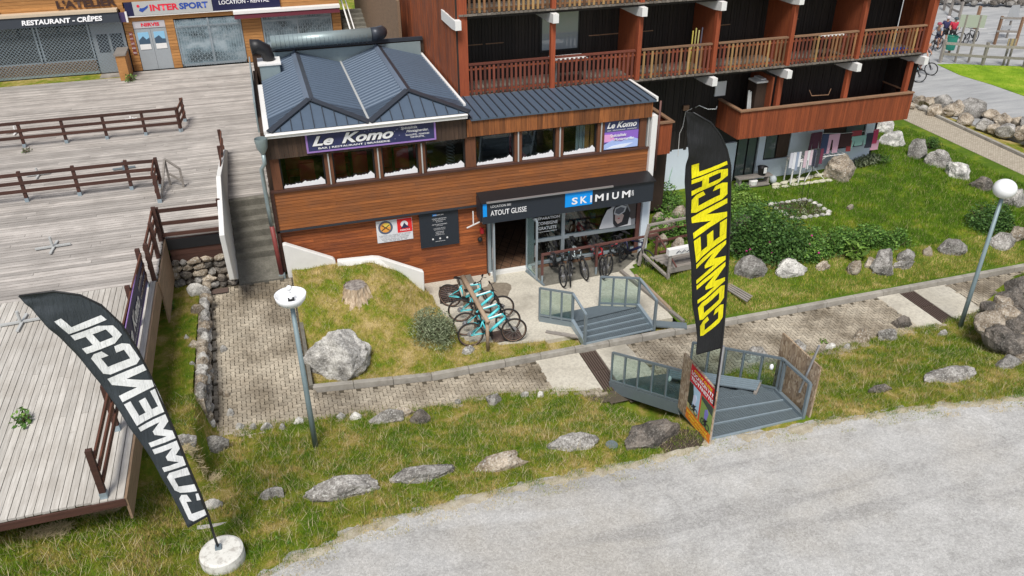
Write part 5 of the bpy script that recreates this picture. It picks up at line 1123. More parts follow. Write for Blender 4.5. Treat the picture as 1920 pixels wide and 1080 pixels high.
one('concrete_disc', MB().lathe((-1.93, 10.55, bzl-.08), [(.001, .19), (.31, .185), (.355, .16), (.365, .06), (.36, -.1)], 40), mat('white concrete', lambda b: (lambda v: (b.bump(b.noise(v, 50, 5), .4, .01), b.out(b.ramp(b.noise(v, 9, 8, .7), [(.35, (.42, .40, .36)), (.5, (.66, .65, .60))]), .95))[1])(b.coord('World'))), 'round white concrete disc carrying the charcoal flag', 'flag base')
rowsR = [(1353, 653, 1306, 666), (1357, 610, 1309, 634), (1361, 560, 1301, 588), (1364, 510, 1296, 538), (1367, 455, 1291, 480), (1369, 400, 1288, 422), (1370, 350, 1286, 368), (1370, 310, 1286, 325), (1363, 280, 1287, 290), (1352, 255, 1288, 262), (1333, 230, 1288, 233), (1300, 211, 1288, 210)]
zrr = zr(8, 11.55)
fr_ = flag('tall black feather flag with yellow mirrored lettering beside the leaning bike poster', (8.0, 11.6, zrr), rowsR, 11.6, M['flag_r'], M['flag_y'], 1.05, 7.6, (.13, .13), (.92, .92), [(1338, 760)]+[(r_[0], r_[1]) for r_ in rowsR], .07, skew=.42)
one('flag_pole', MB().tube([(8.02, 11.62, zrr-.1), (7.98, 11.6, 3.3)], .03, 10), M['silver'], 'silver steel tube holding the black flag at the poster', 'pole')
one('steel_pipe', MB().tube([Px(1499, 735, 10.5), Px(1536, 648, 10.5)], .028, 10), M['silver'], 'bare leaning steel pipe at the far chipboard panel', 'pipe')
# ================================================================== steel ramps
def glassrail(t, A, B, n, h=.98, solid_end=True):
    """posts, rails and glass panes between two floor points"""
    A, B = Vector(A), Vector(B); r_ = MB(); up = Vector((0, 0, h))
    r_.beam(A+up, B+up, .055, .05).beam(A+Vector((0, 0, .10)), B+Vector((0, 0, .10)), .04, .05)
    rail = build('railing', r_, M['galv'], t)
    for i in range(n+1):
        p = A.lerp(B, i/n); build('post', MB().beam(p-Vector((0, 0, .06)), p+up, .045, .05), M['galv'], rail)
        if i < n: q = A.lerp(B, (i+1)/n); d = (q-p)*.04; build('glass_pane', MB().slab([p+d+Vector((0, 0, .14)), q-d+Vector((0, 0, .14)), q-d+up*.95, p+d+up*.95], (1, 1, 0), .008), M['railglass'], rail)
    return rail
def grating(t, quad, name='grating', pitch=.045, nose=True, tray=True):
    """quad: back-left, back-right, front-right, front-left"""
    a, b_, c_, d_ = map(Vector, quad); mb = MB(); n = max(1, int((d_-a).length/pitch))
    for i in range(n+1): u = i/n; mb.beam(a.lerp(d_, u), b_.lerp(c_, u), .012, .03)
    m_ = int((b_-a).length/.06)
    for i in range(m_+1): u = i/m_; mb.beam(a.lerp(b_, u)-Vector((0, 0, .004)), d_.lerp(c_, u)-Vector((0, 0, .004)), .008, .022)
    g = build(name, mb, M['galv'], t, kind='stuff')
    if tray: build('shade_sheet', MB().slab([a-Vector((0, 0, .035)), d_-Vector((0, 0, .035)), c_-Vector((0, 0, .035)), b_-Vector((0, 0, .035))], (0, 0, 1), .004), plain((.030, .036, .04), 'painted shade under grating'), t)  # added dark sheet, its colour stands for the shade below the bars
    if nose: build('nosing', MB().beam(d_+Vector((0, 0, .006)), c_+Vector((0, 0, .006)), .035, .045), M['galv_l'], t)
r1 = thing('steel_ramp', (8.3, 17.7, 0), 'smaller galvanised steel ramp with glass rails between bike terrace and path', 'ramp', 'steel ramps with glass rails')
La, Lb, Lc = Vector((6.46, 18.5, .12)), Vector((7.25, 17.94, .12)), Vector((7.25, 16.97, .03)); Ra, Rb_, Rc = Vector((8.34, 18.57, .12)), Vector((9.38, 18.15, .12)), Vector((9.38, 17.07, .03))
glassrail(r1, La, Lb, 3, .98); glassrail(r1, Ra, Rb_, 3, .98)
for A, B in ((Lb, Lc), (Rb_, Rc)):
    up = Vector((0, 0, .96)); build('handrail', MB().beam(A+up, B+up, .06, .05), M['galv_l'], r1); build('post', MB().beam(A-Vector((0, 0, .1)), A+up, .07, .06), M['galv'], r1); build('post', MB().beam(B-Vector((0, 0, .1)), B+up, .07, .07), M['galv'], r1)
    build('side_beam', MB().beam(A+Vector((0, 0, .03)), B+Vector((0, 0, .02)), .09, .22), M['galv_l'], r1)
build('side_beam', MB().beam(La-Vector((0, 0, .08)), Lb-Vector((0, 0, .08)), .05, .24), M['galv'], r1)
grating(r1, [La, Ra, Rb_, Lb], nose=False)
for i in range(4): f = lambda P, Q, u: P.lerp(Q, u); a0, a1, b0, b1 = f(Lb, Lc, i/4), f(Lb, Lc, (i+1)/4), f(Rb_, Rc, i/4), f(Rb_, Rc, (i+1)/4); grating(r1, [a0, b0, b1, a1])
one('ramp_plank', MB().beam((9.45, 17.35, .04), (10.35, 16.95, .02), .28, .05), M['galv'], 'grey plank bridging the gap right of the smaller steel ramp', 'plank')
for i in range(3): one('timber_offcut', MB().beam((6.45+i*.2, 17.9-i*.12, .02), (7.0+i*.16, 17.5-i*.1, .01), .12, .03), M['oldwood'], ('left', 'middle', 'right')[i]+' one of the three grey boards lying left of the smaller steel ramp', 'board')
r2 = thing('steel_ramp', (9, 13.3, 0), 'larger galvanised steel ramp with long glass rails climbing from path to road', 'ramp', 'steel ramps with glass rails')
L0, L1, L2 = Vector((7.27, 15.2, -.05)), Vector((8.02, 13.02, .72)), Vector((8.05, 11.7, .76)); R0, R1_, R2 = Vector((9.4, 15.0, -.05)), Vector((10.42, 12.78, .72)), Vector((10.42, 11.72, .76))
glassrail(r2, L0, L1, 5, .96); glassrail(r2, R0, R1_, 5, .96)
for A, B in ((L1, L2), (R1_, R2)): up = Vector((0, 0, .96)); build('handrail', MB().beam(A+up, B+up, .06, .06), M['galv'], r2); build('post', MB().beam(B-Vector((0, 0, .1)), B+up, .07, .07), M['galv'], r2); build('post', MB().beam(A+(B-A)*.12, A+(B-A)*.12+up, .06, .06), M['galv'], r2); build('side_beam', MB().beam(A, B, .09, .2), M['galv'], r2)
build('side_beam', MB().beam(L0-Vector((0, 0, .1)), L1-Vector((0, 0, .1)), .06, .3), M['galv'], r2); build('side_beam', MB().beam(R0-Vector((0, 0, .1)), R1_-Vector((0, 0, .1)), .06, .3), M['galv'], r2)
nt_ = 7
for i in range(nt_):
    a0, a1, b0, b1 = L0.lerp(L1, i/nt_), L0.lerp(L1, (i+1)/nt_), R0.lerp(R1_, i/nt_), R0.lerp(R1_, (i+1)/nt_); z = (a0.z+a1.z)/2
    for v in (a0, a1, b0, b1): v.z = z
    grating(r2, [a0, b0, b1, a1])
for i in range(3): a0, a1, b0, b1 = L1.lerp(L2, i/3), L1.lerp(L2, (i+1)/3), R1_.lerp(R2, i/3), R1_.lerp(R2, (i+1)/3); grating(r2, [a0, b0, b1, a1], tray=(i == 0))
for p_ in (L0.lerp(L1, .8)+Vector((.06, 0, .62)), R0.lerp(R1_, .93)+Vector((-.06, 0, .7))): build('reflector', MB().ball(p_, .05, 12, 8, 1.6), M['globe'], r2)
lp = thing('metal_plank', (9.7, 13.4, .5), 'ribbed metal plank lying across the larger steel ramp', 'plank')
A, B = Px(1330, 703, 9.0)*1, None
A, B = Vector((8.55, 14.6, .42)), Vector((10.1, 13.05, .78)); build('plate', MB().beam(A, B, .42, .03), M['galv'], lp)
for i in range(5): o_ = (B-A).cross(Vector((0, 0, 1))).normalized()*(-.17+i*.085); build('rib', MB().beam(A+o_+Vector((0, 0, .02)), B+o_+Vector((0, 0, .02)), .02, .03), M['galv_l'], lp)
build('batten', MB().beam(B+Vector((-.22, -.22, -.04)), B+Vector((.2, .2, -.04)), .08, .06), M['oldwood'], lp)
one('chipboard_panel', MB().box((10.56, 11.68, .6), (10.60, 13.12, 2.15)), M['osb'], 'weathered chipboard panel fixed outside the far rail of the larger steel ramp', 'board')
pp_ = thing('poster_panel', (8.0, 12.3, .6), 'chipboard panel with red orange ATOUT GLISSE bike hire poster at the road', 'sign')
XP = 7.97
build('chipboard', MB().box((XP, 11.58, .68), (XP+.04, 13.02, 2.19)), M['osb'], pp_)
def pxs(name, pts, off, c): return build(name, MB().slab([(XP-off, y, z) for y, z in pts], (-1, 0, 0), .004), plain(c), pp_)
# the printed side faces -x ; reading direction runs from +y (left) to -y (right)
pxs('print_red', [(12.64, 2.17), (12.64, 1.72), (11.58, 1.72), (11.58, 2.17)], .006, (.60, .015, .03)); pxs('print_orange', [(12.64, 1.0), (12.64, .70), (11.58, .70), (11.58, 1.0)], .006, (.78, .22, .02))
pxs('print_photo', [(12.62, 1.71), (12.62, 1.01), (12.14, 1.01), (12.14, 1.71)], .006, (.42, .60, .75)); pxs('print_photo', [(12.08, 1.71), (12.08, 1.01), (11.6, 1.01), (11.6, 1.71)], .006, (.22, .33, .08)); pxs('print_red', [(12.14, 1.71), (12.14, 1.01), (12.08, 1.01), (12.08, 1.71)], .006, (.7, .08, .03))
pxs('print_trees', [(12.62, 1.71), (12.62, 1.15), (12.45, 1.12), (12.4, 1.45), (12.46, 1.71)], .010, (.02, .03, .015)); pxs('print_field', [(12.62, 1.14), (12.62, 1.01), (12.14, 1.01), (12.14, 1.1)], .012, (.45, .42, .18)); pxs('print_trees', [(12.08, 1.71), (12.08, 1.62), (11.6, 1.5), (11.6, 1.71)], .010, (.05, .07, .06))
for yc, zc, c_ in ((12.33, 1.28, (.6, .65, .8)), (11.82, 1.26, (.22, .2, .55))):
    pxs('print_rider', [(yc+.07, zc-.02), (yc-.03, zc-.02), (yc-.08, zc+.18), (yc-.02, zc+.27), (yc+.07, zc+.2)], .014, c_); pxs('print_rider', [(yc+.05, zc-.02), (yc+.03, zc-.2), (yc-.04, zc-.2), (yc-.04, zc-.02)], .015, (.03, .03, .04))
    build('print_bike', MB().torus((XP-.016, yc+.1, zc-.14), (1, 0, 0), .075, .008, 18, 4).torus((XP-.016, yc-.1, zc-.16), (1, 0, 0), .075, .008, 18, 4).beam((XP-.016, yc+.1, zc-.14), (XP-.016, yc-.08, zc+.0), .015), M['black'], pp_)
NY = (0, -1, 0)
for s_, y_, z_, wd, h_, c_ in (('ATOUT GLISSE', 12.5, 2.06, .78, .07, (.9, .6, .02)), ('LOCATION VTT', 12.58, 1.94, .93, .1, (.85, .85, .85)), ('TROTTINETTES', 12.58, 1.8, .95, .1, (.85, .85, .85)), ('INFORMATIONS ET', 12.58, .9, .9, .06, (.9, .75, .05)), ('TARIFS AU MAGASIN', 12.5, .81, .85, .06, (.9, .75, .05)), ('OUVERT 7/7', 12.4, .73, .6, .05, (.9, .75, .05))):
    text('lettering', s_, (XP-.012, y_, z_), NY, ZD, wd, h_, plain(c_), pp_, bold=.03)
one('round_lid', MB().lathe(G(1147, 836, zb), [(.001, .05), (.13, .05), (.14, .03), (.14, -.05)], 18), M['galv'], 'small round grey lid in the grass right of the slim boulder', 'lid')
dpt = G(1288, 832, zb)+Vector((-.05, .22, 0)); dm_ = sheet('', [(dpt.x-.55, dpt.y-.35), (dpt.x+.4, dpt.y-.38), (dpt.x+.55, dpt.y+.1), (dpt.x+.1, dpt.y+.45), (dpt.x-.5, dpt.y+.3)], lambda x, y: zb(x, y)+.03+.03*nz(x, y, 4), .06, None); struct('earth_patch', dm_, M['soil'])
# ================================================================== bikes
def bike(name, fc, fc2, label, ebike=True, group='bikes', wall=None, handle=True):
    """local axes: x forward, z up, rear wheel centre at -0.6"""
    t = thing(name, (0, 0, 0), label, 'bicycle', group); Rw = .36
    for nm, xc in (('rear_wheel', -.6), ('front_wheel', .6)):
        w_ = build(nm, MB().torus((xc, 0, Rw), (0, 1, 0), .315, .012, 30, 5), M['darkframe'], t)
        build('tyre', MB().torus((xc, 0, Rw), (0, 1, 0), .338, .026, 34, 6), M['rubber'], w_, True); 
        if wall: build('tan_wall', MB().torus((xc, .012, Rw), (0, 1, 0), .322, .012, 30, 4).torus((xc, -.012, Rw), (0, 1, 0), .322, .012, 30, 4), wall, w_)
        sp_ = MB()
        for i in range(14): a = 2*math.pi*i/14; sp_.beam((xc, .02*(-1)**i, Rw), (xc+.31*math.cos(a), 0, Rw+.31*math.sin(a)), .004)
        sp_.tube([(xc, -.05, Rw), (xc, .05, Rw)], .025, 8); build('spokes', sp_, M['silver'], w_); build('brake_disc', MB().tube([(xc, .035, Rw), (xc, .039, Rw)], .085, 14), M['silver'], w_)
    BB, ST, HT, HB = (-.13, 0, .35), (-.27, 0, .72), (.33, 0, .88), (.37, 0, .76); fat = .045 if ebike else .026
    f = MB().tube([BB, lerpv(BB, HB, .5), HB], [fat, fat, fat*.85], 8).tube([ST, lerpv(ST, HT, .5), HT], [.022, .024, .028], 8).tube([BB, ST], .024, 8).tube([HB, HT], .03, 8)
    build('frame', f, fc, t, True); r_ = MB()
    for s_ in (-.06, .06): r_.tube([(-.6, s_, .36), (-.3, s_*.6, .60), ST], .012, 6).tube([(-.6, s_, .36), BB], .014, 6)
    build('rear_stays', r_, fc, t, True)
    if fc2: build('top_stripe', MB().tube([lerpv(ST, HT, .25)+Vector((0, 0, .022)), lerpv(ST, HT, .9)+Vector((0, 0, .024))], .02, 6), fc2, t)
    if ebike: build('motor', MB().tube([(-.13, -.06, .34), (-.13, .06, .34)], .085, 12).box((-.2, -.04, .3), (.0, .04, .42)), M['black'], t)
    fk = MB().tube([(.36, 0, .98), (.385, 0, .72)], .017, 8).beam((.39, -.06, .70), (.39, .06, .70), .04)
    for s_ in (-.065, .065): fk.tube([(.39, s_, .72), (.49, s_, .52)], .017, 6).tube([(.48, s_, .54), (.6, s_, .36)], .024, 6)
    build('fork', fk, M['black'], t, True)
    build('handlebar', MB().tube([(.30, -.37, 1.03), (.34, -.15, 1.0), (.35, 0, .985), (.34, .15, 1.0), (.30, .37, 1.03)], .014, 8).tube([(.29, .25, 1.03), (.29, .38, 1.035)], .02, 8).tube([(.29, -.25, 1.03), (.29, -.38, 1.035)], .02, 8).beam((.36, -.22, 1.0), (.42, -.3, .99), .012).beam((.36, .22, 1.0), (.42, .3, .99), .012), M['black'], t)
    build('saddle', MB().add([(-.46, -.075, .95), (-.46, .075, .95), (-.3, .045, .945), (-.17, .018, .945), (-.17, -.018, .945), (-.3, -.045, .945), (-.46, -.07, .985), (-.46, .07, .985), (-.3, .04, .97), (-.17, .015, .965), (-.17, -.015, .965), (-.3, -.04, .97)], [(5, 4, 3, 2, 1, 0), (6, 7, 8, 9, 10, 11), (0, 1, 7, 6), (1, 2, 8, 7), (2, 3, 9, 8), (3, 4, 10, 9), (4, 5, 11, 10), (5, 0, 6, 11)]).tube([ST, (-.33, 0, .94)], .014, 6), M['black'], t)
    build('crank', MB().tube([(-.13, .07, .34), (-.13, .076, .34)], .08, 14).beam((-.13, .085, .34), (-.02, .085, .22), .02, .015).beam((-.13, -.085, .34), (-.24, -.085, .46), .02, .015).box((-.06, .09, .19), (.03, .17, .22)).box((-.29, -.17, .46), (-.2, -.09, .49)), M['darkframe'], t)
    return t
def lerpv(a, b_, t): return Vector(a).lerp(Vector(b_), t)
def put(o, p, head, lean=0., pitch=0., label=None):
    o.location = p; o.rotation_euler = (lean, pitch, head)
    if label: o['label'] = label
    return o
tan_ = paint('tan tyre wall', (.20, .12, .08), .8)
proto = bike('mountain_bike', M['teal'], M['mint'], 'turquoise electric mountain bike nearest the camera on the log rack', True, 'turquoise bikes on the log rack', tan_)
spots = [((887, 649), (961, 641), 'turquoise electric mountain bike nearest the camera on the log rack'), ((876, 629), (951, 622), 'second turquoise bike from the camera on the log rack'), ((866, 603), (940, 597), 'third turquoise bike from the camera on the log rack'), ((850, 576), (908, 586), 'turquoise bike farthest from the camera, nearest the planked wall')]
for i, (a, b_, lb) in enumerate(spots):
    o = proto if i == 0 else copy_tree(proto); A, B = Pz(*a, 0), Pz(*b_, 0); d = B-A; mid = (A+B)/2
    put(o, (mid.x, mid.y, .0), math.atan2(d.y, d.x), R(-7), 0, lb)
lg = thing('bike_rack', (4.9, 19, 0), 'rough peeled log on posts carrying the turquoise bikes by their saddles', 'bike rack')
A, B = Vector((4.92, 21.0, .88)), Vector((4.72, 17.9, .98)); lgp = [Pz(868, 520, .98), Pz(915, 604, .98)]
build('log', MB().tube([lgp[0], lgp[0].lerp(lgp[1], .3)+Vector((0, 0, .02)), lgp[0].lerp(lgp[1], .7), lgp[1]], [.085, .07, .065, .06], 10), M['log'], lg, True)
for p_ in (lgp[0].lerp(lgp[1], .04), lgp[0].lerp(lgp[1], .5), lgp[0].lerp(lgp[1], .97)): build('post', MB().tube([(p_.x, p_.y, 0), p_], .05, 8), M['log'], lg, True)
def grate_at(pts, label):
    t = thing('drain_grate', pts[0], label, 'drain grate'); a, b_, c_, d_ = map(Vector, pts); build('channel', MB().slab([a, b_, c_, d_], (0, 0, 1), .01), M['black'], t)
    for i in range(9): u = (i+.5)/9; build('bar', MB().beam(a.lerp(d_, u)+Vector((0, 0, .015)), b_.lerp(c_, u)+Vector((0, 0, .015)), .035, .02), M['grate'], t)
grate_at([(4.9, 18.35, .006), (5.75, 18.35, .006), (5.75, 17.8, .006), (4.9, 17.8, .006)], 'brown slatted grate under the nearest turquoise bike'); grate_at([(4.15, 21.3, .006), (4.75, 21.3, .006), (4.6, 20.3, .006), (3.95, 20.3, .006)], 'dark slatted grate between planked wall and turquoise bikes')
one('concrete_step', MB().prism([(4.75, 20.7), (5.2, 20.7), (5.2, 21.5), (4.75, 21.5)], 0, .16), M['step'], 'low concrete block beside the dark grate at the planked wall', 'step')
mb = MB(); dp_ = Pz(928, 546, 0)
for i in range(24): t_ = 2*math.pi*i/24; r_ = .55*(1+.25*math.sin(2*t_+1)+.12*math.sin(5*t_)); mb.v.append((dp_.x+r_*math.cos(t_)*.8, dp_.y+r_*math.sin(t_)*1.1, .005))
mb.f = [tuple(range(24))]; struct('wet_patch', mb, mat('brown damp stain', lambda b: (lambda v: b.out(b.ramp(b.noise(v, 9, 7, .7), [(.3, (.15, .125, .09)), (.7, (.27, .23, .175))]), .8))(b.coord('World'))))
# brown rail rack in front of the shop window
rk = thing('bike_rack', (9, 20.6, 0), 'brown steel rail rack in front of the ski shop window', 'bike rack')
build('rail', MB().beam((7.22, 20.55, 1.0), (11.15, 20.65, 1.05), .07, .06), M['brownpaint'], rk)
for x in (7.25, 9.05, 11.1): build('post', MB().beam((x, 20.56, .28), (x, 20.56, .99), .07, .06), M['brownpaint'], rk); build('post_foot', MB().beam((x, 20.56, 0), (x, 20.56, .28), .05, .05), M['galv_l'], rk)
build('side_rail', MB().beam((11.15, 20.65, 1.05), (11.0, 19.0, .75), .04, .04), M['brownpaint'], rk); build('ground_bar', MB().beam((7.25, 20.35, .03), (7.0, 21.4, .03), .05, .05), M['galv'], rk)
dark = [('bike_dark', M['darkframe'], None, 'leftmost black bike hanging on the brown rail', (1053, 535), -92), ('x', M['black'], M['teal'], 'black bike with green fork marks, second on the brown rail', (1070, 533), -110), ('x', M['mint'], None, 'pale framed bike with blue fork, third on the brown rail', (1095, 522), -88),
        ('x', M['red'], None, 'red bike, fourth on the brown rail', (1128, 520), -96), ('x', M['darkframe'], M['red'], 'black and red bike turned sideways, fifth on the brown rail', (1141, 516), -140), ('x', M['navy'], None, 'dark blue bike at the right end of the brown rail, front wheel on the grass', (1208, 505), -62)]
for i, (_, c1, c2, lb, (px, py), hd) in enumerate(dark):
    o = bike('mountain_bike', c1, c2, lb, i in (0, 3, 5), 'bikes on the brown rail'); p = Pz(px, py, 0); h_ = R(hd); d = Vector((math.cos(h_), math.sin(h_), 0)); q = p-d*.6; put(o, (q.x, q.y, 0.02), h_, R((-4, 5, 3, -3, 6, -4)[i]), R(4))
# timber swing bench frame and poles
sw2 = thing('timber_bench', (11.4, 20, .05), 'grey timber bench frame with a white hanging beam left of the black flag', 'bench')
P = lambda x, y, z: G(x, y, lambda a, b_: z)
z0 = .12
fl_, fr2, bl_, br_ = Vector((10.95, 19.35, z0)), Vector((12.6, 19.45, z0)), Vector((10.5, 20.5, z0)), Vector((12.4, 20.6, z0))
for a, b_ in ((fl_, fl_+Vector((0, 0, 1.0))), (fr2, fr2+Vector((0, 0, 1.0))), (bl_, bl_+Vector((.3, .1, 1.35))), (br_, br_+Vector((.2, .1, 1.35))), (fl_+Vector((0, 0, .1)), bl_+Vector((.1, 0, .4)))): build('leg', MB().beam(a, b_, .08, .07), M['oldwood'], sw2)
build('top_bar', MB().beam(bl_+Vector((.3, .1, 1.33)), br_+Vector((.2, .1, 1.36)), .07, .06), M['oldwood'], sw2); build('white_beam', MB().beam(fl_+Vector((-.1, 0, .98)), fr2+Vector((0, 0, 1.0)), .16, .2), M['white'], sw2)
zz_ = MB()
for i in range(8): x = fl_.x+.15+i*.18; zz_.beam((x, fl_.y-.09, fl_.z+.95), (x+.09, fl_.y-.09, fl_.z+1.03), .012).beam((x+.09, fl_.y-.09, fl_.z+1.03), (x+.18, fl_.y-.09, fl_.z+.95), .012)
build('zigzag_mark', zz_, M['navy'], sw2)
for i in range(5): build('seat_board', MB().beam(fl_.lerp(bl_, .02+i*.16)+Vector((.06, 0, .42)), fr2.lerp(br_, .02+i*.16)+Vector((-.02, 0, .42)), .16, .03), M['oldwood'], sw2)
build('apron', MB().beam(fl_+Vector((0, -.04, .33)), fr2+Vector((0, -.04, .33)), .03, .14), M['oldwood'], sw2)
one('lying_pole', MB().tube([P(1192, 516, .1), P(1258, 580, .1)], .05, 8), M['log'], 'round peeled pole lying between terrace edge and timber bench', 'pole')
for i in range(3): one('red_brown_board', MB().beam((11.2+.05*i, 21.4-.35*i, .35+.2*(2-i)), (13.0, 21.5-.35*i, .4+.2*(2-i)), .12, .03), M['brownpaint'], ('upper', 'middle', 'lower')[i]+' red brown board behind the timber bench', 'board')
for i in range(4): one('loose_batten', MB().beam(P(1364, 530+i*4, .2), P(1410-i*3, 556+i*3, .2), .06, .03), M['oldwood'], ('topmost', 'second', 'third', 'lowest')[i]+' of four thin slats lying right of the black flag', 'slat')
# green plastic chairs
def pchair(x, y, z, rz):
    t = thing('plastic_chair', (x, y, z), 'lowest pale green plastic chair of the stack beside the shop', 'chair', 'stacked green plastic chairs'); g = M['green_pl']
    for a in (-1, 1):
        for b_ in (-1, 1): build('leg', MB().beam((x+a*.24, y+b_*.22, z), (x+a*.2, y+b_*.19, z+.42), .05, .04), g, t)
        build('armrest', MB().tube([(x+a*.27, y-.2, z+.42), (x+a*.29, y-.18, z+.64), (x+a*.28, y+.2, z+.66)], .025, 6), g, t)
    build('seat', MB().box((x-.23, y-.22, z+.40), (x+.23, y+.22, z+.43)), g, t); b_ = MB()
    for i in range(7): u = -1+i/3; b_.beam((x+u*.17, y+.22, z+.43), (x+u*.22, y+.33, z+.86-.10*u*u), .035, .012)
    b_.tube([(x-.25, y+.26, z+.60), (x-.23, y+.31, z+.78), (x-.1, y+.34, z+.88), (x+.1, y+.34, z+.88), (x+.23, y+.31, z+.78), (x+.25, y+.26, z+.60)], .022, 6); build('backrest', b_, g, t)
    t.rotation_euler.z = rz; return t
cp_ = G(1243, 352, zg); pc = pchair(cp_.x-.1, cp_.y, cp_.z+.05, R(-25))
for i, w_ in enumerate(('second', 'third', 'topmost')): c_ = copy_tree(pc); c_.location.z += .09*(i+1); c_.location.x += .02*(i+1); c_['label'] = w_+' pale green plastic chair of the stack beside the shop'
# garden furniture and laundry
gz = lambda x, y: zg(x, y)
bb_ = thing('garden_bench', G(1390, 325, zg), 'low wooden shelf bench under the ground floor door with bucket and tub', 'bench'); p = Vector((16.95, 24.55, zg(16.9, 24.5)))
build('top', MB().box((16.3, 24.3, p.z+.32), (17.75, 24.62, p.z+.37)), M['oldwood'], bb_); build('shelf', MB().box((16.3, 24.2, p.z+.02), (17.6, 24.6, p.z+.07)), M['oldwood'], bb_)
for x in (16.4, 17.6): build('leg', MB().box((x-.04, 24.34, p.z), (x+.04, 24.58, p.z+.32)), M['oldwood'], bb_)
bk = thing('black_bucket', (17.35, 24.45, p.z+.37), 'black bucket with a white note on the low shelf bench', 'bucket'); build('shell', MB().lathe((17.35, 24.45, p.z+.37), [(.13, 0), (.19, .3), (.2, .31), (.17, .3), (.12, .03)], 16), M['black'], bk, True); build('note', MB().box((17.28, 24.24, p.z+.5), (17.4, 24.26, p.z+.72)), M['white'], bk)
one('white_tub', MB().lathe((16.95, 24.35, p.z+.07), [(.001, 0), (.15, 0), (.17, .16), (.001, .165)], 12), M['white'], 'white plastic tub standing under the low shelf bench', 'tub')
one('white_sack', MB().ball((17.75, 24.25, p.z+.2), .13, 12, 8, 1.2), plain((.42, .46, .48)), 'crumpled pale sack at the right end of the low shelf bench', 'sack')
gt_ = G(1465, 325, zg); one('green_hose_reel', MB().torus((gt_.x+.2, gt_.y, gt_.z+.2), (.2, 1, .3), .16, .06, 20, 8).box((gt_.x-.1, gt_.y-.1, gt_.z), (gt_.x+.5, gt_.y+.15, gt_.z+.12)), plain((.01, .14, .08)), 'dark green hose reel at the left foot of the drying rack', 'hose reel')
dr = thing('drying_rack', G(1500, 325, zg), 'white folding drying rack full of small laundry before the pale blue wall', 'drying rack'); A = Vector((18.55, 24.0, zg(18.5, 24)))
zt = A.z+.95
fr3 = MB()
for y in (24.05, 24.55): fr3.tube([(18.4, y, zt), (20.6, y, zt)], .014, 6)
for i in range(12): fr3.tube([(18.4+i*.2, 24.05, zt), (18.4+i*.2, 24.55, zt)], .008, 5)
build('frame', fr3, M['white'], dr)
for a, b_ in (((19.0, 24.05, A.z), (19.9, 24.5, zt)), ((19.9, 24.05, A.z), (19.0, 24.5, zt)), ((19.0, 24.55, A.z), (19.9, 24.1, zt)), ((20.4, 24.5, A.z), (20.4, 24.5, zt))): build('leg', MB().tube([a, b_], .014, 6), M['white'], dr)
tbl = thing('white_side_table', (18.6, 24.0, A.z), 'white plastic table at the left end of the drying rack', 'table'); build('top', MB().box((18.35, 24.0, zt-.08), (18.75, 24.5, zt-.04)), M['white'], tbl)
for x in (18.38, 18.72):
    for y in (24.03, 24.45): build('leg', MB().beam((x, y, A.z), (x, y, zt-.08), .04, .035), M['white'], tbl)
rr = random.Random(5)
def cloth(px0, px1, py0, py1, Y, c, label, kind='rect', grp=None):
    a, b_ = Py(px0, py0, Y), Py(px1, py0, Y); zt_, zb_ = a.z, Py((px0+px1)/2, py1, Y).z; w_ = b_.x-a.x; h_ = zt_-zb_
    S_ = {'rect': [[(0, 0), (1, 0), (1, 1), (0, 1)]], 'pants': [[(0, 0), (1, 0), (1, .3), (0, .3)], [(0, .3), (.44, .3), (.38, 1), (.02, 1)], [(.56, .3), (1, .3), (.98, 1), (.62, 1)]], 'shirt': [[(.2, 0), (.8, 0), (.78, .8), (.22, .8)], [(0, .02), (.2, 0), (.22, .3), (.1, 1), (-.05, .95)], [(.8, 0), (1, .02), (1.05, .8), (.93, .85), (.78, .3)]]}[kind]
    mb = MB()
    for poly in S_:
        q = [(a.x+u*w_, Y-.03*math.sin(u*9)-.02*v, zt_-v*h_) for u, v in poly]; mb.slab(q[::-1], (0, -1, 0), .015)
    return one('garment', mb, plain(c, None, .9), label, 'laundry', grp or 'laundry on the line')
CL = [(1522, 1542, 249, 285, (.09, .03, .05), 'dark purple jumper at the left end of the washing line', 'shirt'), (1543, 1555, 252, 287, (.05, .07, .14), 'navy trousers right of the dark purple jumper', 'rect'), (1552, 1575, 253, 286, (.70, .42, .52), 'pink trousers on the washing line', 'pants'),
      (1577, 1598, 252, 274, (.05, .02, .02), 'dark brown top hanging before the ground floor shutter', 'rect'), (1598, 1616, 246, 254, (.30, .05, .06), 'small red cloth pegged at an angle', 'rect'), (1598, 1624, 256, 276, (.28, .48, .42), 'mint green shirt on the washing line', 'shirt'),
      (1626, 1638, 250, 276, (.04, .04, .06), 'black garment right of the mint green shirt', 'rect'), (1639, 1648, 243, 268, (.50, .05, .12), 'crimson towel near the right end of the line', 'rect'), (1634, 1648, 264, 280, (.72, .40, .50), 'pink cloth below the crimson towel', 'rect'), (1589, 1597, 264, 283, (.28, .04, .04), 'narrow red leg of cloth left of the mint shirt', 'rect')]
for a, b_, c_, d_, col, lb, kd in CL: cloth(a, b_, c_, d_, 24.3, col, lb, kd)
one('washing_line', MB().tube([Py(1518, 250, 24.3), Py(1580, 250, 24.3), Py(1652, 243, 24.3)], .008, 5), M['white'], 'thin washing line before the pale blue ground floor wall', 'washing line')
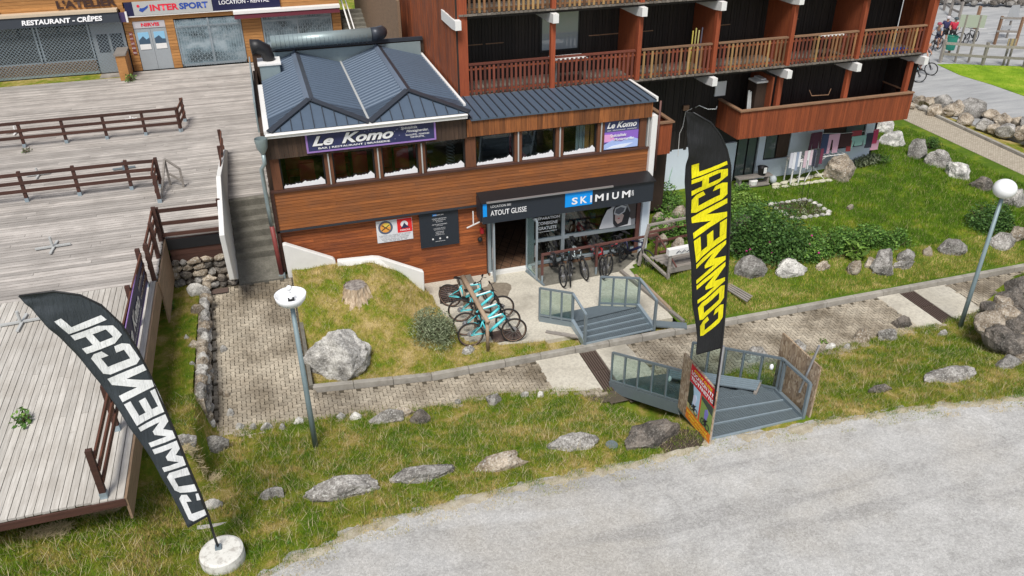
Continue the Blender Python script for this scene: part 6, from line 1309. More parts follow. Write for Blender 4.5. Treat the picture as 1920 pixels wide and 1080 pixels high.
for i, (x0, x1, c_) in enumerate([(1483, 1488, (.6, .6, .65)), (1489, 1494, (.72, .72, .75)), (1495, 1499, (.3, .35, .45)), (1499, 1503, (.7, .7, .72)), (1510, 1515, (.6, .45, .5)), (1516, 1520, (.7, .7, .7)), (1521, 1525, (.65, .5, .55)), (1527, 1532, (.05, .05, .08)), (1534, 1539, (.04, .04, .05)), (1540, 1545, (.15, .03, .06))]):
    cloth(x0, x1, 287-(x0-1483)*.14, 314-(x0-1483)*.14+3*(i % 3), 24.0, c_, ('white and grey', 'pink and white', 'dark')[0 if i < 4 else 1 if i < 7 else 2]+' laundry in the '+('left', 'middle', 'right')[0 if i < 4 else 1 if i < 7 else 2]+' of the drying rack, '+ORD[i]+' piece from the left', 'rect', 'small laundry on the drying rack')
for i in range(7):
    a, b_ = 1449+i*15.5, 348-i*3.4; q = G(a+6, b_, zg); one('stone_slab', rock_mb((q.x, q.y, q.z+.05), (.21, .13, .07), 300+i, 2, rot=.1), plain((.52, .50, .38), 'yellowish stone slab'), ('first', 'second', 'third', 'fourth', 'fifth', 'sixth', 'seventh')[i]+' stone from the left in the upper row before the drying rack', 'stone', 'upper row of pale edging stones')
for i, x in enumerate((1455, 1472, 1490, 1505, 1518, 1530, 1541, 1553)):
    q = G(x, 352-(x-1455)*.13, zg); one('stone_slab', rock_mb((q.x, q.y, q.z+.03), (.17, .12, .05), 320+i, 2, rot=.1), plain((.56, .54, .42), 'yellowish stone slab light'), ('first', 'second', 'third', 'fourth', 'fifth', 'sixth', 'seventh', 'eighth')[i]+' stone from the left in the lower row before the drying rack', 'stone', 'lower row of pale edging stones')
# plant bed with pale stone edge
pb = thing('plant_bed', G(1500, 400, zg), 'small diamond shaped plant bed edged with pale stones in the lawn', 'plant bed'); corners = [G(*q, zg) for q in ((1440, 384), (1515, 375), (1558, 402), (1490, 412))]
for a, b_ in zip(corners, corners[1:]+corners[:1]):
    n = max(3, int((b_-a).length/.22))
    for i in range(n): q = a.lerp(b_, (i+.5)/n); build('edge_stone', rock_mb((q.x, q.y, zg(q.x, q.y)+.03), (.12, .09, .07), int(q.x*31+q.y*17) % 500, 2, rot=0.), M['rock_l'], pb)
build('earth', MB().add([c_+Vector((0, 0, .03)) for c_ in corners], [(3, 2, 1, 0)]), M['soil'], pb)
for i, (px, py) in enumerate(((1478, 390), (1500, 385), (1520, 392), (1505, 402), (1484, 400), (1532, 400))): tuftp = G(px, py, zg); bush('bed_plant', tuple(tuftp), (.22, .2, .22), 70, .08, M['leaf_g' if i % 2 else 'leaf_m'], ('leftmost', 'rear', 'right rear', 'middle front', 'left front', 'rightmost')[i]+' low plant in the diamond shaped bed', 'plant', 40+i, 'low plants in the diamond bed')
one('bean_poles', MB().tube([G(1499, 395, zg), G(1499, 395, zg)+Vector((-.05, 0, 1.9))], .01, 5).tube([G(1510, 390, zg), G(1510, 390, zg)+Vector((-.03, 0, 2.1))], .01, 5), M['darkframe'], 'pair of thin dark poles rising from the diamond shaped bed', 'poles')
# ================================================================== shrubs
BS = [((818, 655), zm, (.72, .75, .95), 7000, .085, 'leaf_g', 'grey green drooping willow bush on the mound beside the turquoise bikes', 'shrub', .3, None), ((1460, 500), zg, (1.45, 1.3, 1.75), 11000, .11, 'leaf_d', 'big dark green peony bush with pink flowers right of the black flag', 'shrub', 0, (plain((.55, .03, .25), 'magenta petals'), 5)),
      ((1530, 490), zg, (.8, .6, 1.0), 3500, .10, 'leaf_m', 'lower green bush right of the big peony bush', 'shrub', 0, (MATS['magenta petals'], 2)), ((1580, 480), zg, (.8, .5, .85), 3200, .10, 'leaf_m', 'leafy perennial clump left of the upright garden boulder', 'plant', 0, None),
      ((1635, 470), zg, (.8, .5, .75), 3000, .1, 'leaf_m', 'spreading green clump above the upright garden boulder', 'plant', 0, None), ((1690, 470), zg, (.7, .45, .6), 2200, .09, 'leaf_m', 'low green clump behind the flat garden rock', 'plant', 0, None),
      ((1605, 490), zg, (.22, .2, .7), 260, .22, 'leaf_y', 'bright iris like tuft of upright leaves beside the upright boulder', 'plant', 0, None), ((1870, 440), zg, (.85, .7, 1.0), 5000, .09, 'leaf_d', 'dense dark shrub behind the right street lamp', 'shrub', 0, None),
      ((1756, 285), zg, (.48, .45, .6), 2200, .06, 'leaf_d', 'small round dwarf pine between two boulders', 'shrub', 0, None), ((1415, 445), zg, (.9, .8, 1.0), 3600, .12, 'leaf_m', 'loose green bush directly right of the black flag', 'shrub', 0, None),
      ((1400, 400), zg, (1.0, .8, .5), 2600, .12, 'leaf_y', 'light green ground plants behind the bush by the black flag', 'plant', 0, None), ((1250, 400), zg, (.8, .8, 1.0), 3400, .11, 'leaf_m', 'green bush growing against the right corner of the shop', 'shrub', 0, None),
      ((1270, 450), zg, (.65, .7, .75), 2400, .11, 'leaf_m', 'green weeds behind the timber bench', 'plant', 0, None), ((1400, 490), zg, (.5, .4, .6), 700, .13, 'leaf_d', 'dark grassy clump below the brown boulder by the black flag', 'plant', 0, None), ((1660, 310), zg, (.4, .35, .5), 500, .09, 'leaf_m', 'green perennial at the corner below the long white boulder', 'plant', 0, None),
      ((1630, 312), zg, (.9, .35, .5), 1800, .12, 'leaf_g', 'dry flowering plants right of the big brown garden boulder', 'plant', 0, None), ((1395, 358), zg, (.4, .3, .28), 400, .1, 'leaf_m', 'strawberry like plants below the low shelf bench', 'plant', 0, None), ((1690, 555), lambda x, y: -.1, (.01, .01, .01), 1, .01, 'leaf_m', '', '', 0, None),
      ((1875, 600), zb, (.5, .4, .3), 500, .08, 'leaf_g', 'grey green creeping plant left of the boulder pile', 'plant', 0, None), ((1548, 648), zb, (.18, .16, .2), 160, .08, 'leaf_y', 'bright weed tuft right of the far chipboard panel', 'plant', 0, None), ((350, 530), zs, (.12, .12, .2), 0, .08, 'leaf_m', '', '', 0, None), ((318, 590), lambda x, y: 1.3, (.14, .2, .4), 200, .1, 'leaf_m', 'weeds growing at the deck corner by the rubble wall', 'plant', 0, None)]
for i, (pq, fn, r_, n, ls, mt, lb, ct, dr_, fw) in enumerate(BS):
    if not lb: continue
    q = G(*pq, fn); q.y += r_[1]*.7; q.z = fn(q.x, q.y)-.05; bush('shrub' if ct == 'shrub' else 'plant', tuple(q), r_, n, ls, M[mt], lb, ct, 60+i, None, dr_, fw)
# ================================================================== far right: side path, boulder wall, lane, lawn, fence
zf = lambda x, y: .0
SW = [(34, 34.9), (30.3, 31.6), (29.9, 27.6), (29.8, 24.2), (29.9, 20), (31, 14), (28.4, 14), (28.1, 20), (28.4, 22.8), (28.5, 26.5), (28.55, 30)]
A0, A1 = Pz(1705, 200, 0), Pz(1920, 300, 0); B0, B1 = Pz(1690, 225, 0), Pz(1920, 332, 0)
dA = (A1-A0); A0e, A1e = A0-dA*.6, A1+dA*1.5; dB = B1-B0; B0e, B1e = B0-dB*.6, B1+dB*1.5
struct('side_path', MB().prism([(A0e.x, A0e.y), (B0e.x, B0e.y), (B1e.x, B1e.y), (A1e.x, A1e.y)], -.6, .07), mat('distant pavers', lambda b: (lambda v: (lambda br: (b.l(v, br.inputs['Vector']), br.inputs['Scale'].__setattr__('default_value', 4.), br.inputs['Mortar Size'].__setattr__('default_value', .03), br.inputs['Color1'].__setattr__('default_value', (.36, .31, .24, 1)), br.inputs['Color2'].__setattr__('default_value', (.50, .44, .35, 1)), br.inputs['Mortar'].__setattr__('default_value', (.2, .17, .12, 1)), b.out(br.outputs[0], .9))[-1])(b.n('TexBrick')))(b.coord('World'))))
sk = thing('side_kerb', (30, 28, .0), 'dark concrete kerb between the far paved path and the boulder wall', 'kerb')
for i in range(14): u0, u1 = i/14, (i+.97)/14; build('kerb_stone', MB().beam(A0e.lerp(A1e, u0)+Vector((.1, 0, .08)), A0e.lerp(A1e, u1)+Vector((.1, 0, .08)), .16, .2), M['kerb'], sk)
lane = [Pz(*q, 0) for q in ((1690, 178), (1800, 205), (1925, 262), (1925, 185), (1850, 155), (1765, 125), (1700, 120))]
struct('lane', MB().prism([(30.5, 33), (31.7, 26), (34, 14), (60, 5), (90, 60), (45, 60), (30, 48), (26, 40)], -.6, .02), M['asphalt'])
struct('terrace_behind', MB().prism([(5.5, 34), (30, 34), (30, 60), (5.5, 60)], -.6, .01), M['asphalt'])
struct('verge_bank', MB().add([(A0e.x+.2, A0e.y, .09), (A1e.x+.2, A1e.y, .09), (A1e.x+2.0, A1e.y+1.2, -.2), (A0e.x+2.0, A0e.y+1.2, -.2)], [(0, 1, 2, 3)]), M['turf_dry'])
bw = thing('boulder_wall', (31, 28, 0), 'double row of big brownish boulders between the far paved path and the lane', 'boulder wall'); rr = random.Random(9)
RW = [(1712, 185, 22), (1712, 200, 16), (1728, 190, 30), (1733, 203, 16), (1748, 192, 26), (1757, 208, 34), (1775, 192, 38), (1785, 208, 34), (1805, 205, 40), (1830, 205, 50), (1812, 225, 34), (1862, 217, 30), (1850, 235, 32), (1885, 225, 34), (1868, 243, 26), (1893, 248, 38), (1912, 228, 26), (1925, 250, 40), (1935, 232, 40), (1948, 262, 44)]
for i, (px, py, w_) in enumerate(RW): q = Pz(px, py+w_*.25, .1); k = w_/ppm(q)/2; build('boulder', rock_mb((q.x, q.y+k*.5, q.z+k*.45), (k*1.05, k*.85, k*.75), 400+i, 3, rot=0.), M['rock_w'] if i % 3 else M['rock'], bw)
lw = [Pz(*q, 0) for q in ((1757, 122), (1800, 142), (1860, 160), (1925, 183), (1990, 200), (2200, 150), (1990, 127), (1925, 126), (1850, 124), (1790, 121))]
struct('lawn', MB().prism([(p.x, p.y) for p in lw][::-1] if False else [(p.x, p.y) for p in lw], -.5, .05), M['lawn_far'])
struct('far_gravel', MB().prism([(26, 60), (36, 40.5), (60, 34), (120, 30), (160, 160), (20, 160)], -.6, .012), M['asphalt'])
for a, b_ in (((1852, 62), (1925, 64)), ((1800, 50), (1850, 54))): p, q = Pz(*a, .02), Pz(*b_, .02); struct('road_line', MB().beam(p, q, .12, .004), plain((.6, .6, .6), 'worn line'))
greyw = M['oldwood']
def fence(pts, rails, h, label, px_post=.09):
    t = thing('timber_fence', pts[0], label, 'fence')
    for p in pts: build('post', MB().beam(Vector(p), Vector(p)+Vector((0, 0, h)), px_post*1.6, px_post*1.6), greyw, t)
    for p, q in zip(pts, pts[1:]):
        for r_ in rails: build('rail', MB().beam(Vector(p)+Vector((0, -.08, r_)), Vector(q)+Vector((0, -.08, r_)), .05, .14), greyw, t)
    return t
fence([Pz(*q, 0) for q in ((1762, 118), (1841, 124), (1919, 128), (1990, 132))], (.55, 1.15), 1.35, 'grey timber fence along the lawn at the top right')
fence([Pz(*q, 0) for q in ((1797, 38), (1780, 30), (1769, 20), (1757, 10))], (.5, 1.1), 1.25, 'timber fence running away behind the group of cyclists')
def board_sign(posts, b0, b1, y, h, mt, label, th=.04):
    t = thing('sign_board', posts[0], label, 'sign')
    for p in posts: build('post', MB().beam(p, Vector((p.x, p.y, b1)), .09, .09), greyw, t)
    c_ = posts[0]; d = posts[-1]; build('board', MB().beam(Vector((c_.x, c_.y, (b0+b1)/2))-(d-c_)*.45, Vector((d.x, d.y, (b0+b1)/2))+(d-c_)*.45, th, b1-b0), mt, t); return t
board_sign([Pz(1790, 117, 0), Pz(1815, 118, 0)], 2.0, 2.7, 0, 0, plain((.36, .40, .32), 'back of sign'), 'grey green back of a wide sign on two posts by the lawn fence')
board_sign([Pz(1880, 124, 0), Pz(1888, 124, 0)], 1.0, 1.55, 0, 0, plain((.38, .30, .16), 'yellowish boards'), 'yellowish wooden sign board on a post in front of the lawn fence')
pf_ = [Pz(1864, 84, 0), Pz(1903, 86, 0)]; t = thing('timber_stand', pf_[0], 'empty timber frame of two posts and two bars beyond the lawn fence', 'frame')
for p in pf_: build('post', MB().beam(p, p+Vector((0, 0, 1.75)), .13, .13), M['handrail'], t)
for z in (.85, 1.65): build('bar', MB().beam(pf_[0]+Vector((-.1, 0, z)), pf_[1]+Vector((.1, 0, z)), .08, .12), greyw, t)
q = Pz(1887, 72, 0); t = thing('road_sign', q, 'grey triangular back of a road sign on a pole at the top right', 'road sign'); top = Py(1905, 6, q.y); build('pole', MB().beam(q, (top.x, q.y, top.z), .09, .09), greyw, t)
build('plate', MB().slab([(top.x-.55, q.y-.08, top.z-1.05), (top.x+.55, q.y-.08, top.z-1.05), (top.x+.3, q.y-.08, top.z-.1), (top.x-.3, q.y-.08, top.z-.1)], (0, -1, 0), .03), plain((.36, .37, .38), 'sign back'), t); build('plate', MB().box((top.x-.65, q.y-.1, top.z-1.6), (top.x+.1, q.y-.06, top.z-1.35)), MATS['sign back'], t)
q = Pz(1778, 104, 0); t = thing('litter_bin', q, 'green litter bin on a wooden post behind the lawn fence', 'litter bin'); build('post', MB().beam(q, q+Vector((0, 0, 1.1)), .1, .1), M['handrail'], t); build('bin', MB().lathe(q+Vector((0, 0, .35)), [(.001, 0), (.24, 0), (.3, .75), (.32, .8), (.28, .8)], 14), plain((.03, .28, .20), 'green bin'), t)
for a, lb in (((1737, 75), 'wooden post left of the cyclists near the apartment corner'), ((1827, 55), 'reddish post behind the wide grey green sign')): q = Pz(*a, 0); one('wooden_post', MB().beam(q, q+Vector((0, 0, 1.5)), .16, .16), M['handrail'], lb, 'post')
fw = thing('far_stone_wall', Pz(1830, 8, 0), 'low dark drystone wall along the far side of the road', 'stone wall'); rr = random.Random(2)
for i in range(60): px = 1750+i*3.4; q = Pz(px, 9+rr.uniform(-3, 3)+ (px-1750)*.02, .0); build('stone', rock_mb((q.x, q.y, .25+rr.random()*.3), (.3, .25, .22), 500+i % 9, 1, rot=0.), M['rock_d'] if i % 2 else M['rock'], fw)
# ================================================================== row of shops behind the deck
YS = 39.6
row = thing('shop_row', (-5, YS, DZ), 'honey coloured plank building with crêpe restaurant and sports rental behind the deck', 'building')
build('wall_core', MB().box((-16, YS+.6, 2.5), (3.75, YS+8, 8)), M['black'], row); build('side_wall', MB().box((3.7, YS+.05, 2.6), (3.8, YS+8, 8)), M['fascia_d'], row)
def fill(x0, x1, z0, z1):
    z = z0
    while z < z1-.01: piece('plank', (x0, YS-.02-random.uniform(0, .015), z), (x1, YS+.1, min(z+.125, z1)), M['shopwood'], row); z += .135
fill(-16, 3.8, 5.76, 8.0); fill(-16, -5.4, 5.5, 5.76); fill(1.16, 3.8, 5.2, 5.76); fill(-5.55, -5.2, 2.82, 5.5); fill(-3.86, -3.5, 2.82, 4.95); fill(-.64, .22, 2.82, 4.9); fill(3.4, 3.8, 2.82, 5.2); fill(-5.2, -.6, 4.95, 5.15); fill(-.6, 3.4, 4.9, 5.2)
def lattice(x0, x1, z0, z1, y, pitch, mt, name='security_grille', zig=True):
    mb = MB(); w, h = x1-x0, z1-z0; n = int((w+h)/pitch)
    for i in range(n+1):
        d = i*pitch
        for s_ in (0, 1):
            a = (min(d, w), max(0, d-w)); b_ = (max(0, d-h), min(d, h))
            if s_: a, b_ = (w-a[0], a[1]), (w-b_[0], b_[1])
            if abs(a[0]-b_[0]) < .02: continue
            mb.beam((x0+a[0], y, z0+a[1]), (x0+b_[0], y, z0+b_[1]), .014, .014)
    return build(name, mb, mt, row, kind='stuff')
# crêpe restaurant
build('dim_room_sheet', MB().box((-12.5, YS+.55, 2.9), (-5.6, YS+.6, 5.2)), plain((.03, .035, .035), 'painted room dimness'), row)  # thin dark sheet, the dimness behind the windows is in its colour
for a, b_ in ((-12.5, -9.1), (-9.02, -6.98)): w_ = build('window', MB().box((a, YS+.02, 3.46), (a+.06, YS+.1, 5.1)).box((b_-.06, YS+.02, 3.46), (b_, YS+.1, 5.1)).box((a, YS+.02, 3.40), (b_, YS+.1, 3.48)), M['alu'], row); build('pane', MB().box((a+.06, YS+.05, 3.48), (b_-.06, YS+.06, 5.1)), M['glass'], w_)
bw_ = MB(); 
z = 2.96
while z < 3.4:
    x = -12.5+random.random()*.2
    while x < -7: w_ = random.uniform(.2, .45); piece('brick', (x, YS-.03-random.uniform(0, .02), z), (min(x+w_, -6.98), YS+.1, z+.085), M['fascia_y'], row); x += w_+.01
    z += .095
build('sill_strip', MB().box((-12.5, YS-.06, 2.86), (-6.95, YS+.1, 2.96)), M['galv_l'], row)
dr_ = build('door', MB().box((-6.92, YS, 2.84), (-5.6, YS+.06, 5.1)), paint('pale grey door', (.33, .36, .38), .5), row)
for a, b_ in ((-6.75, -6.3), (-6.2, -5.72)): build('pane', MB().box((a, YS-.012, 3.72), (b_, YS+.0, 4.5)), M['anth'], dr_)
lattice(-12.5, -5.6, 2.9, 5.05, YS-.09, .15, M['galv_l'])
build('awning', MB().slab([(-12.5, YS-.5, 5.06), (-5.6, YS-.5, 5.06), (-5.6, YS-.42, 5.46), (-12.5, YS-.42, 5.46)], (0, -1, .1), .08).box((-12.5, YS-.4, 5.4), (-5.6, YS, 5.46)), M['anth'], row); build('awning_case', MB().box((-12.5, YS-.48, 5.47), (-5.62, YS, 5.58)), plain((.55, .45, .33), 'cream case'), row)
text('lettering', 'RESTAURANT - CRÊPES', (-9.35, YS-.52, 5.16), XD, (0, .15, 1), 3.1, .25, M['lettering'], row, shear=.12, bold=.035)
text('lettering', "L'ATELIER", (-7.95, YS-.06, 5.66), XD, ZD, 2.35, .34, M['letter_dk'], row, bold=.05, ext=.03)
build('small_sign', MB().box((-5.6, YS-.3, 5.0), (-5.36, YS-.24, 5.4)), plain((.06, .04, .12), 'violet lamp box'), row); build('light_box', MB().box((-5.36, YS-.3, 4.98), (-5.28, YS-.22, 5.42)), M['white'], row)
st2 = MB()
for i in range(16): x = -10.6-i*.13; st2.beam((x, YS-.6, 6.0-.02*(i % 3)), (x, YS-.6, 5.95-.32*random.random()), .012)
st2.beam((-10.4, YS-.6, 6.0), (-12.6, YS-.6, 5.9), .012); one('icicle_lights', st2, M['white'], 'string of white icicle lights hanging from the shop eaves', 'lights')
one('eaves_strut', MB().beam((-10.9, YS-1.0, 6.4), (-10.2, YS-.05, 5.65), .12, .12), M['shopwood'], 'wooden strut under the eaves of the crêpe restaurant', 'strut')
# sports rental
for i, (a, b_) in enumerate(((-5.18, -4.53), (-4.52, -3.87))):
    d = build('door', MB().box((a, YS+.0, 2.82), (b_, YS+.06, 4.62)), MATS['pale grey door'], row); build('pane', MB().box((a+.1, YS-.012, 3.72), (b_-.1, YS, 4.46)), plain((.25, .50, .70), 'printed sky'), d)
    build('print', MB().slab([(a+.1, YS-.016, 3.95), (a+.1, YS-.016, 4.12+.06*i), (a+.3, YS-.016, 4.3), (a+.42, YS-.016, 4.15), (b_-.1, YS-.016, 4.22-.08*i), (b_-.1, YS-.016, 3.95)][::-1], (0, -1, 0), .003), plain((.05, .09, .14), 'printed mountains'), d); build('print', MB().box((a+.1, YS-.02, 3.72), (b_-.1, YS-.016, 3.95)), M['white'], d)
build('yellow_sticker', MB().lathe((0, 0, 0), [(.001, 0), (.13, 0)], 14), plain((.55, .65, .05)), row).matrix_local = Matrix.Translation(Vector((-4.72, YS-.03, 3.86))-wl(row))@Matrix.Rotation(R(90), 4, 'X')
build('door_header', MB().box((-5.18, YS-.02, 4.64), (-3.87, YS+.04, 4.93)), plain((.5, .48, .5), 'pale header'), row); text('lettering', 'NIRVIS', (-4.85, YS-.03, 4.71), XD, ZD, .75, .15, M['is_red'], row, bold=.04)
for i in range(5): build('red_plate', MB().box((-5.42, YS-.05, 3.55+i*.2), (-5.27, YS-.03, 3.71+i*.2)), M['redpipe'], row); text('lettering', 'SKI BOB LUGE VTT SAC'.split()[i], (-5.41, YS-.052, 3.59+i*.2), XD, ZD, .13, .07, M['lettering'], row)
glz = mat('glass with painted blue reflections', lambda b: (lambda n: b.out(b.ramp(n, [(.35, (.05, .075, .085)), (.5, (.20, .28, .32)), (.62, (.40, .48, .52))]), .15, 0, .8))(b.noise(b.coord('World', (1, 1, 1.6)), 1.1, 6)))  # bluish reflections are painted into the glass colour with noise
for a, b_, z0_ in ((-3.49, -.66, 2.84), (.24, 3.38, 2.9)):
    w_ = build('shop_window', MB().box((a, YS+.02, z0_), (a+.06, YS+.1, 4.9)).box((b_-.06, YS+.02, z0_), (b_, YS+.1, 4.9)).box(((a+b_)/2-.04, YS-.02, z0_), ((a+b_)/2+.04, YS+.1, 4.9)).box((a, YS+.02, z0_), (b_, YS+.1, z0_+.1)).box((a, YS, 4.55), (b_, YS+.1, 4.62)), M['alu'], row); build('pane', MB().box((a+.06, YS+.05, z0_+.1), (b_-.06, YS+.06, 4.88)), glz, w_)
    mb = MB(); n = int((b_-a)/.11)
    for i in range(n+1): x = lerp(a+.04, b_-.04, i/n); mb.beam((x, YS-.07, z0_), (x, YS-.07, 4.88), .014, .014)
    for r0, r1 in ((z0_+.1, z0_+.75), (4.1, 4.85)):
        for i in range(n): x, x2 = lerp(a+.04, b_-.04, i/n), lerp(a+.04, b_-.04, (i+1)/n); k = 6; [mb.beam((x if (j+i) % 2 else x2, YS-.085, lerp(r0, r1, j/k)), (x2 if (j+i) % 2 else x, YS-.085, lerp(r0, r1, (j+1)/k)), .012) for j in range(k)]
    build('security_grille', mb, M['galv_l'], row, kind='stuff')
iss = thing('sports_sign', (-2, YS-.1, 5.15), 'long navy and grey INTERSPORT LOCATION - RENTAL sign board', 'sign')
build('board', MB().box((-5.34, YS-.14, 5.19), (1.16, YS-.05, 5.76)), M['navy'], iss); build('grey_panel', MB().box((-5.0, YS-.17, 5.2), (-1.75, YS-.14, 5.78)), M['signgrey'], iss); build('white_strip', MB().box((-5.34, YS-.16, 5.15), (1.16, YS-.05, 5.19)), M['white'], iss)
text('lettering', 'INTER', (-4.32, YS-.175, 5.36), XD, ZD, 1.17, .27, M['is_red'], iss, bold=.04); text('lettering', 'SPORT', (-3.12, YS-.175, 5.36), XD, ZD, 1.2, .27, M['is_blue'], iss, bold=.04)
build('emblem', MB().slab([(-4.78, YS-.178, 5.4), (-4.65, YS-.178, 5.34), (-4.4, YS-.178, 5.52), (-4.38, YS-.178, 5.62), (-4.55, YS-.178, 5.52), (-4.66, YS-.178, 5.5), (-4.72, YS-.178, 5.52)], (0, -1, 0), .003), M['is_blue'], iss); build('emblem', MB().slab([(-4.78+.06*math.cos(i*.52), YS-.178, 5.6+.06*math.sin(i*.52)) for i in range(12)], (0, -1, 0), .003), M['is_red'], iss)
text('lettering', 'LOCATION - RENTAL', (-1.45, YS-.145, 5.45), XD, ZD, 2.15, .17, M['lettering'], iss, bold=.015)
aw = thing('awning', (1.4, YS-.3, 4.85), 'rolled bordeaux awning with white casing over the right shop windows', 'awning'); build('case', MB().box((-.92, YS-.45, 5.04), (3.78, YS-.03, 5.16)), M['white'], aw); build('cloth', MB().slab([(-.9, YS-.46, 4.84), (3.76, YS-.46, 4.84), (3.76, YS-.4, 5.04), (-.9, YS-.4, 5.04)], (0, -1, 0), .05), M['bordeaux'], aw)
for x0, x1, lb in ((-5.98, -5.6, 'grey capped timber block between crêpe restaurant and rental door'), (-12.2, -11.5, 'grey timber block at the left edge by the crêpe restaurant')):
    t = thing('timber_block', (x0, 38.4, DZ), lb, 'block'); build('body', MB().box((x0, 38.15, DZ), (x1, YS-.1, 3.85)), M['shopwood'] if x0 > -7 else M['oldwood'], t); build('cap', MB().box((x0-.05, 38.1, 3.85), (x1+.05, YS-.1, 3.92)), M['oldwood'], t)
struct('threshold_strip', MB().box((-12.5, 38.7, DZ), (-6.0, 39.55, DZ+.02)), M['turf_dry']); struct('threshold_slab', MB().box((-6.9, 38.75, DZ+.021), (-6.05, 39.5, DZ+.03)), M['concrete'])
# alley between the shops and the apartment block
al = thing('alley_stairs', (4.6, 36, DZ), 'narrow stepped alley with pale handrail between the shop row and the apartment block', 'stairs')
for i in range(14): build('step', MB().box((3.9, 36+i*.4, 2.5), (5.35, 36.4+i*.4, 2.8+i*.13)), M['step'], al)
build('handrail', MB().beam((4.0, 35.8, 3.7), (4.0, 42, 5.6), .06).beam((4.0, 35.8, 2.8), (4.0, 35.8, 3.7), .06).beam((4.25, 35.8, 3.4), (4.25, 42, 5.3), .05), M['white'], al)
build('boarding', MB().box((5.0, 30.5, 2.8), (5.1, 44, 6.8)), M['fascia_y'], al)
# ================================================================== people at the top right
def person(base, heading, pose, shirt, shorts, skin, label, helmet=None, scale=1.):
    t = thing('person', (0, 0, 0), label, 'person', 'cyclists on the lane'); S_ = scale
    if pose == 'ride': J = dict(pel=(-.2, 0, 1.0), chest=(.08, 0, 1.36), neck=(.17, 0, 1.47), head=(.24, 0, 1.60), top=(.25, 0, 1.72), lsh=(.12, .18, 1.40), rsh=(.12, -.18, 1.40), lel=(.30, .27, 1.20), rel=(.30, -.27, 1.20), lha=(.36, .30, 1.05), rha=(.36, -.30, 1.05), lhip=(-.2, .1, .97), rhip=(-.2, -.1, .97), lkn=(.15, .12, .72), rkn=(.08, -.12, .62), lan=(-.04, .13, .30), ran=(-.2, -.13, .42+.05), lto=(.1, .13, .24), rto=(-.05, -.13, .42))
    else: J = dict(pel=(0, 0, .95), chest=(.0, 0, 1.3), neck=(.02, 0, 1.47), head=(.05, 0, 1.60), top=(.05, 0, 1.74), lsh=(0, .19, 1.41), rsh=(0, -.19, 1.41), lel=(.08, .27, 1.16), rel=(.08, -.27, 1.16), lha=(.28, .24, 1.02), rha=(.28, -.24, 1.02), lhip=(0, .1, .92), rhip=(0, -.1, .92), lkn=(.04, .13, .50), rkn=(.03, -.13, .50), lan=(-.02, .14, .09), ran=(-.02, -.14, .09), lto=(.15, .15, .04), rto=(.15, -.15, .04))
    def skin_mesh(name, names, edges, rad, mt):
        me = bpy.data.meshes.new(name); ix = {n: i for i, n in enumerate(names)}; me.from_pydata([J[n] for n in names], [(ix[a], ix[b_]) for a, b_ in edges], []); o = bpy.data.objects.new(name, me); SC.collection.objects.link(o)
        sk_ = o.modifiers.new('skin', 'SKIN'); d = me.skin_vertices[0].data if me.skin_vertices else None
        if d is None: bm_ = None
        for n, i in ix.items():
            r_ = rad[n]; me.skin_vertices[0].data[i].radius = (r_, r_)
        me.skin_vertices[0].data[0].use_root = True
        ss = o.modifiers.new('sub', 'SUBSURF'); ss.levels = ss.render_levels = 1
        bpy.context.view_layer.update(); me2 = bpy.data.meshes.new_from_object(o.evaluated_get(bpy.context.evaluated_depsgraph_get())); bpy.data.objects.remove(o); me2.name = name; me2.materials.clear(); me2.materials.append(mt)
        me2.polygons.foreach_set('use_smooth', [True]*len(me2.polygons)); o = bpy.data.objects.new(name, me2); SC.collection.objects.link(o); o.parent = t; WL[o.name] = Vector((0, 0, 0)); return o
    E_ = [('pel', 'chest'), ('chest', 'neck'), ('neck', 'head'), ('head', 'top'), ('chest', 'lsh'), ('chest', 'rsh'), ('lsh', 'lel'), ('rsh', 'rel'), ('lel', 'lha'), ('rel', 'rha'), ('pel', 'lhip'), ('pel', 'rhip'), ('lhip', 'lkn'), ('rhip', 'rkn'), ('lkn', 'lan'), ('rkn', 'ran'), ('lan', 'lto'), ('ran', 'rto')]
    rd = dict(pel=.12, chest=.13, neck=.055, head=.095, top=.06, lsh=.055, rsh=.055, lel=.042, rel=.042, lha=.035, rha=.035, lhip=.09, rhip=.09, lkn=.055, rkn=.055, lan=.038, ran=.038, lto=.035, rto=.035)
    names = list(rd); skin_mesh('body', names, E_, rd, skin)
    J['lua'] = tuple(lerpv(J['lsh'], J['lel'], .75)); J['rua'] = tuple(lerpv(J['rsh'], J['rel'], .75)); J['lth'] = tuple(lerpv(J['lhip'], J['lkn'], .8)); J['rth'] = tuple(lerpv(J['rhip'], J['rkn'], .8)); J['nb'] = tuple(lerpv(J['chest'], J['neck'], .7))
    skin_mesh('shirt', ['pel', 'chest', 'nb', 'lsh', 'rsh', 'lua', 'rua'], [('pel', 'chest'), ('chest', 'nb'), ('chest', 'lsh'), ('chest', 'rsh'), ('lsh', 'lua'), ('rsh', 'rua')], dict(pel=.145, chest=.155, nb=.085, lsh=.075, rsh=.075, lua=.062, rua=.062), shirt)
    skin_mesh('shorts', ['pel', 'lhip', 'rhip', 'lth', 'rth'], [('pel', 'lhip'), ('pel', 'rhip'), ('lhip', 'lth'), ('rhip', 'rth')], dict(pel=.15, lhip=.11, rhip=.11, lth=.082, rth=.082), shorts)
    h = Vector(J['head'])
    build('nose', MB().ball(h+Vector((.10, 0, -.0)), .018, 6, 4), skin, t); build('shoe', MB().tube([Vector(J['lan'])-Vector((.04, 0, .05)), Vector(J['lto'])+Vector((.02, 0, 0))], [.05, .04], 8), M['black'], t); build('shoe', MB().tube([Vector(J['ran'])-Vector((.04, 0, .05)), Vector(J['rto'])+Vector((.02, 0, 0))], [.05, .04], 8), M['black'], t)
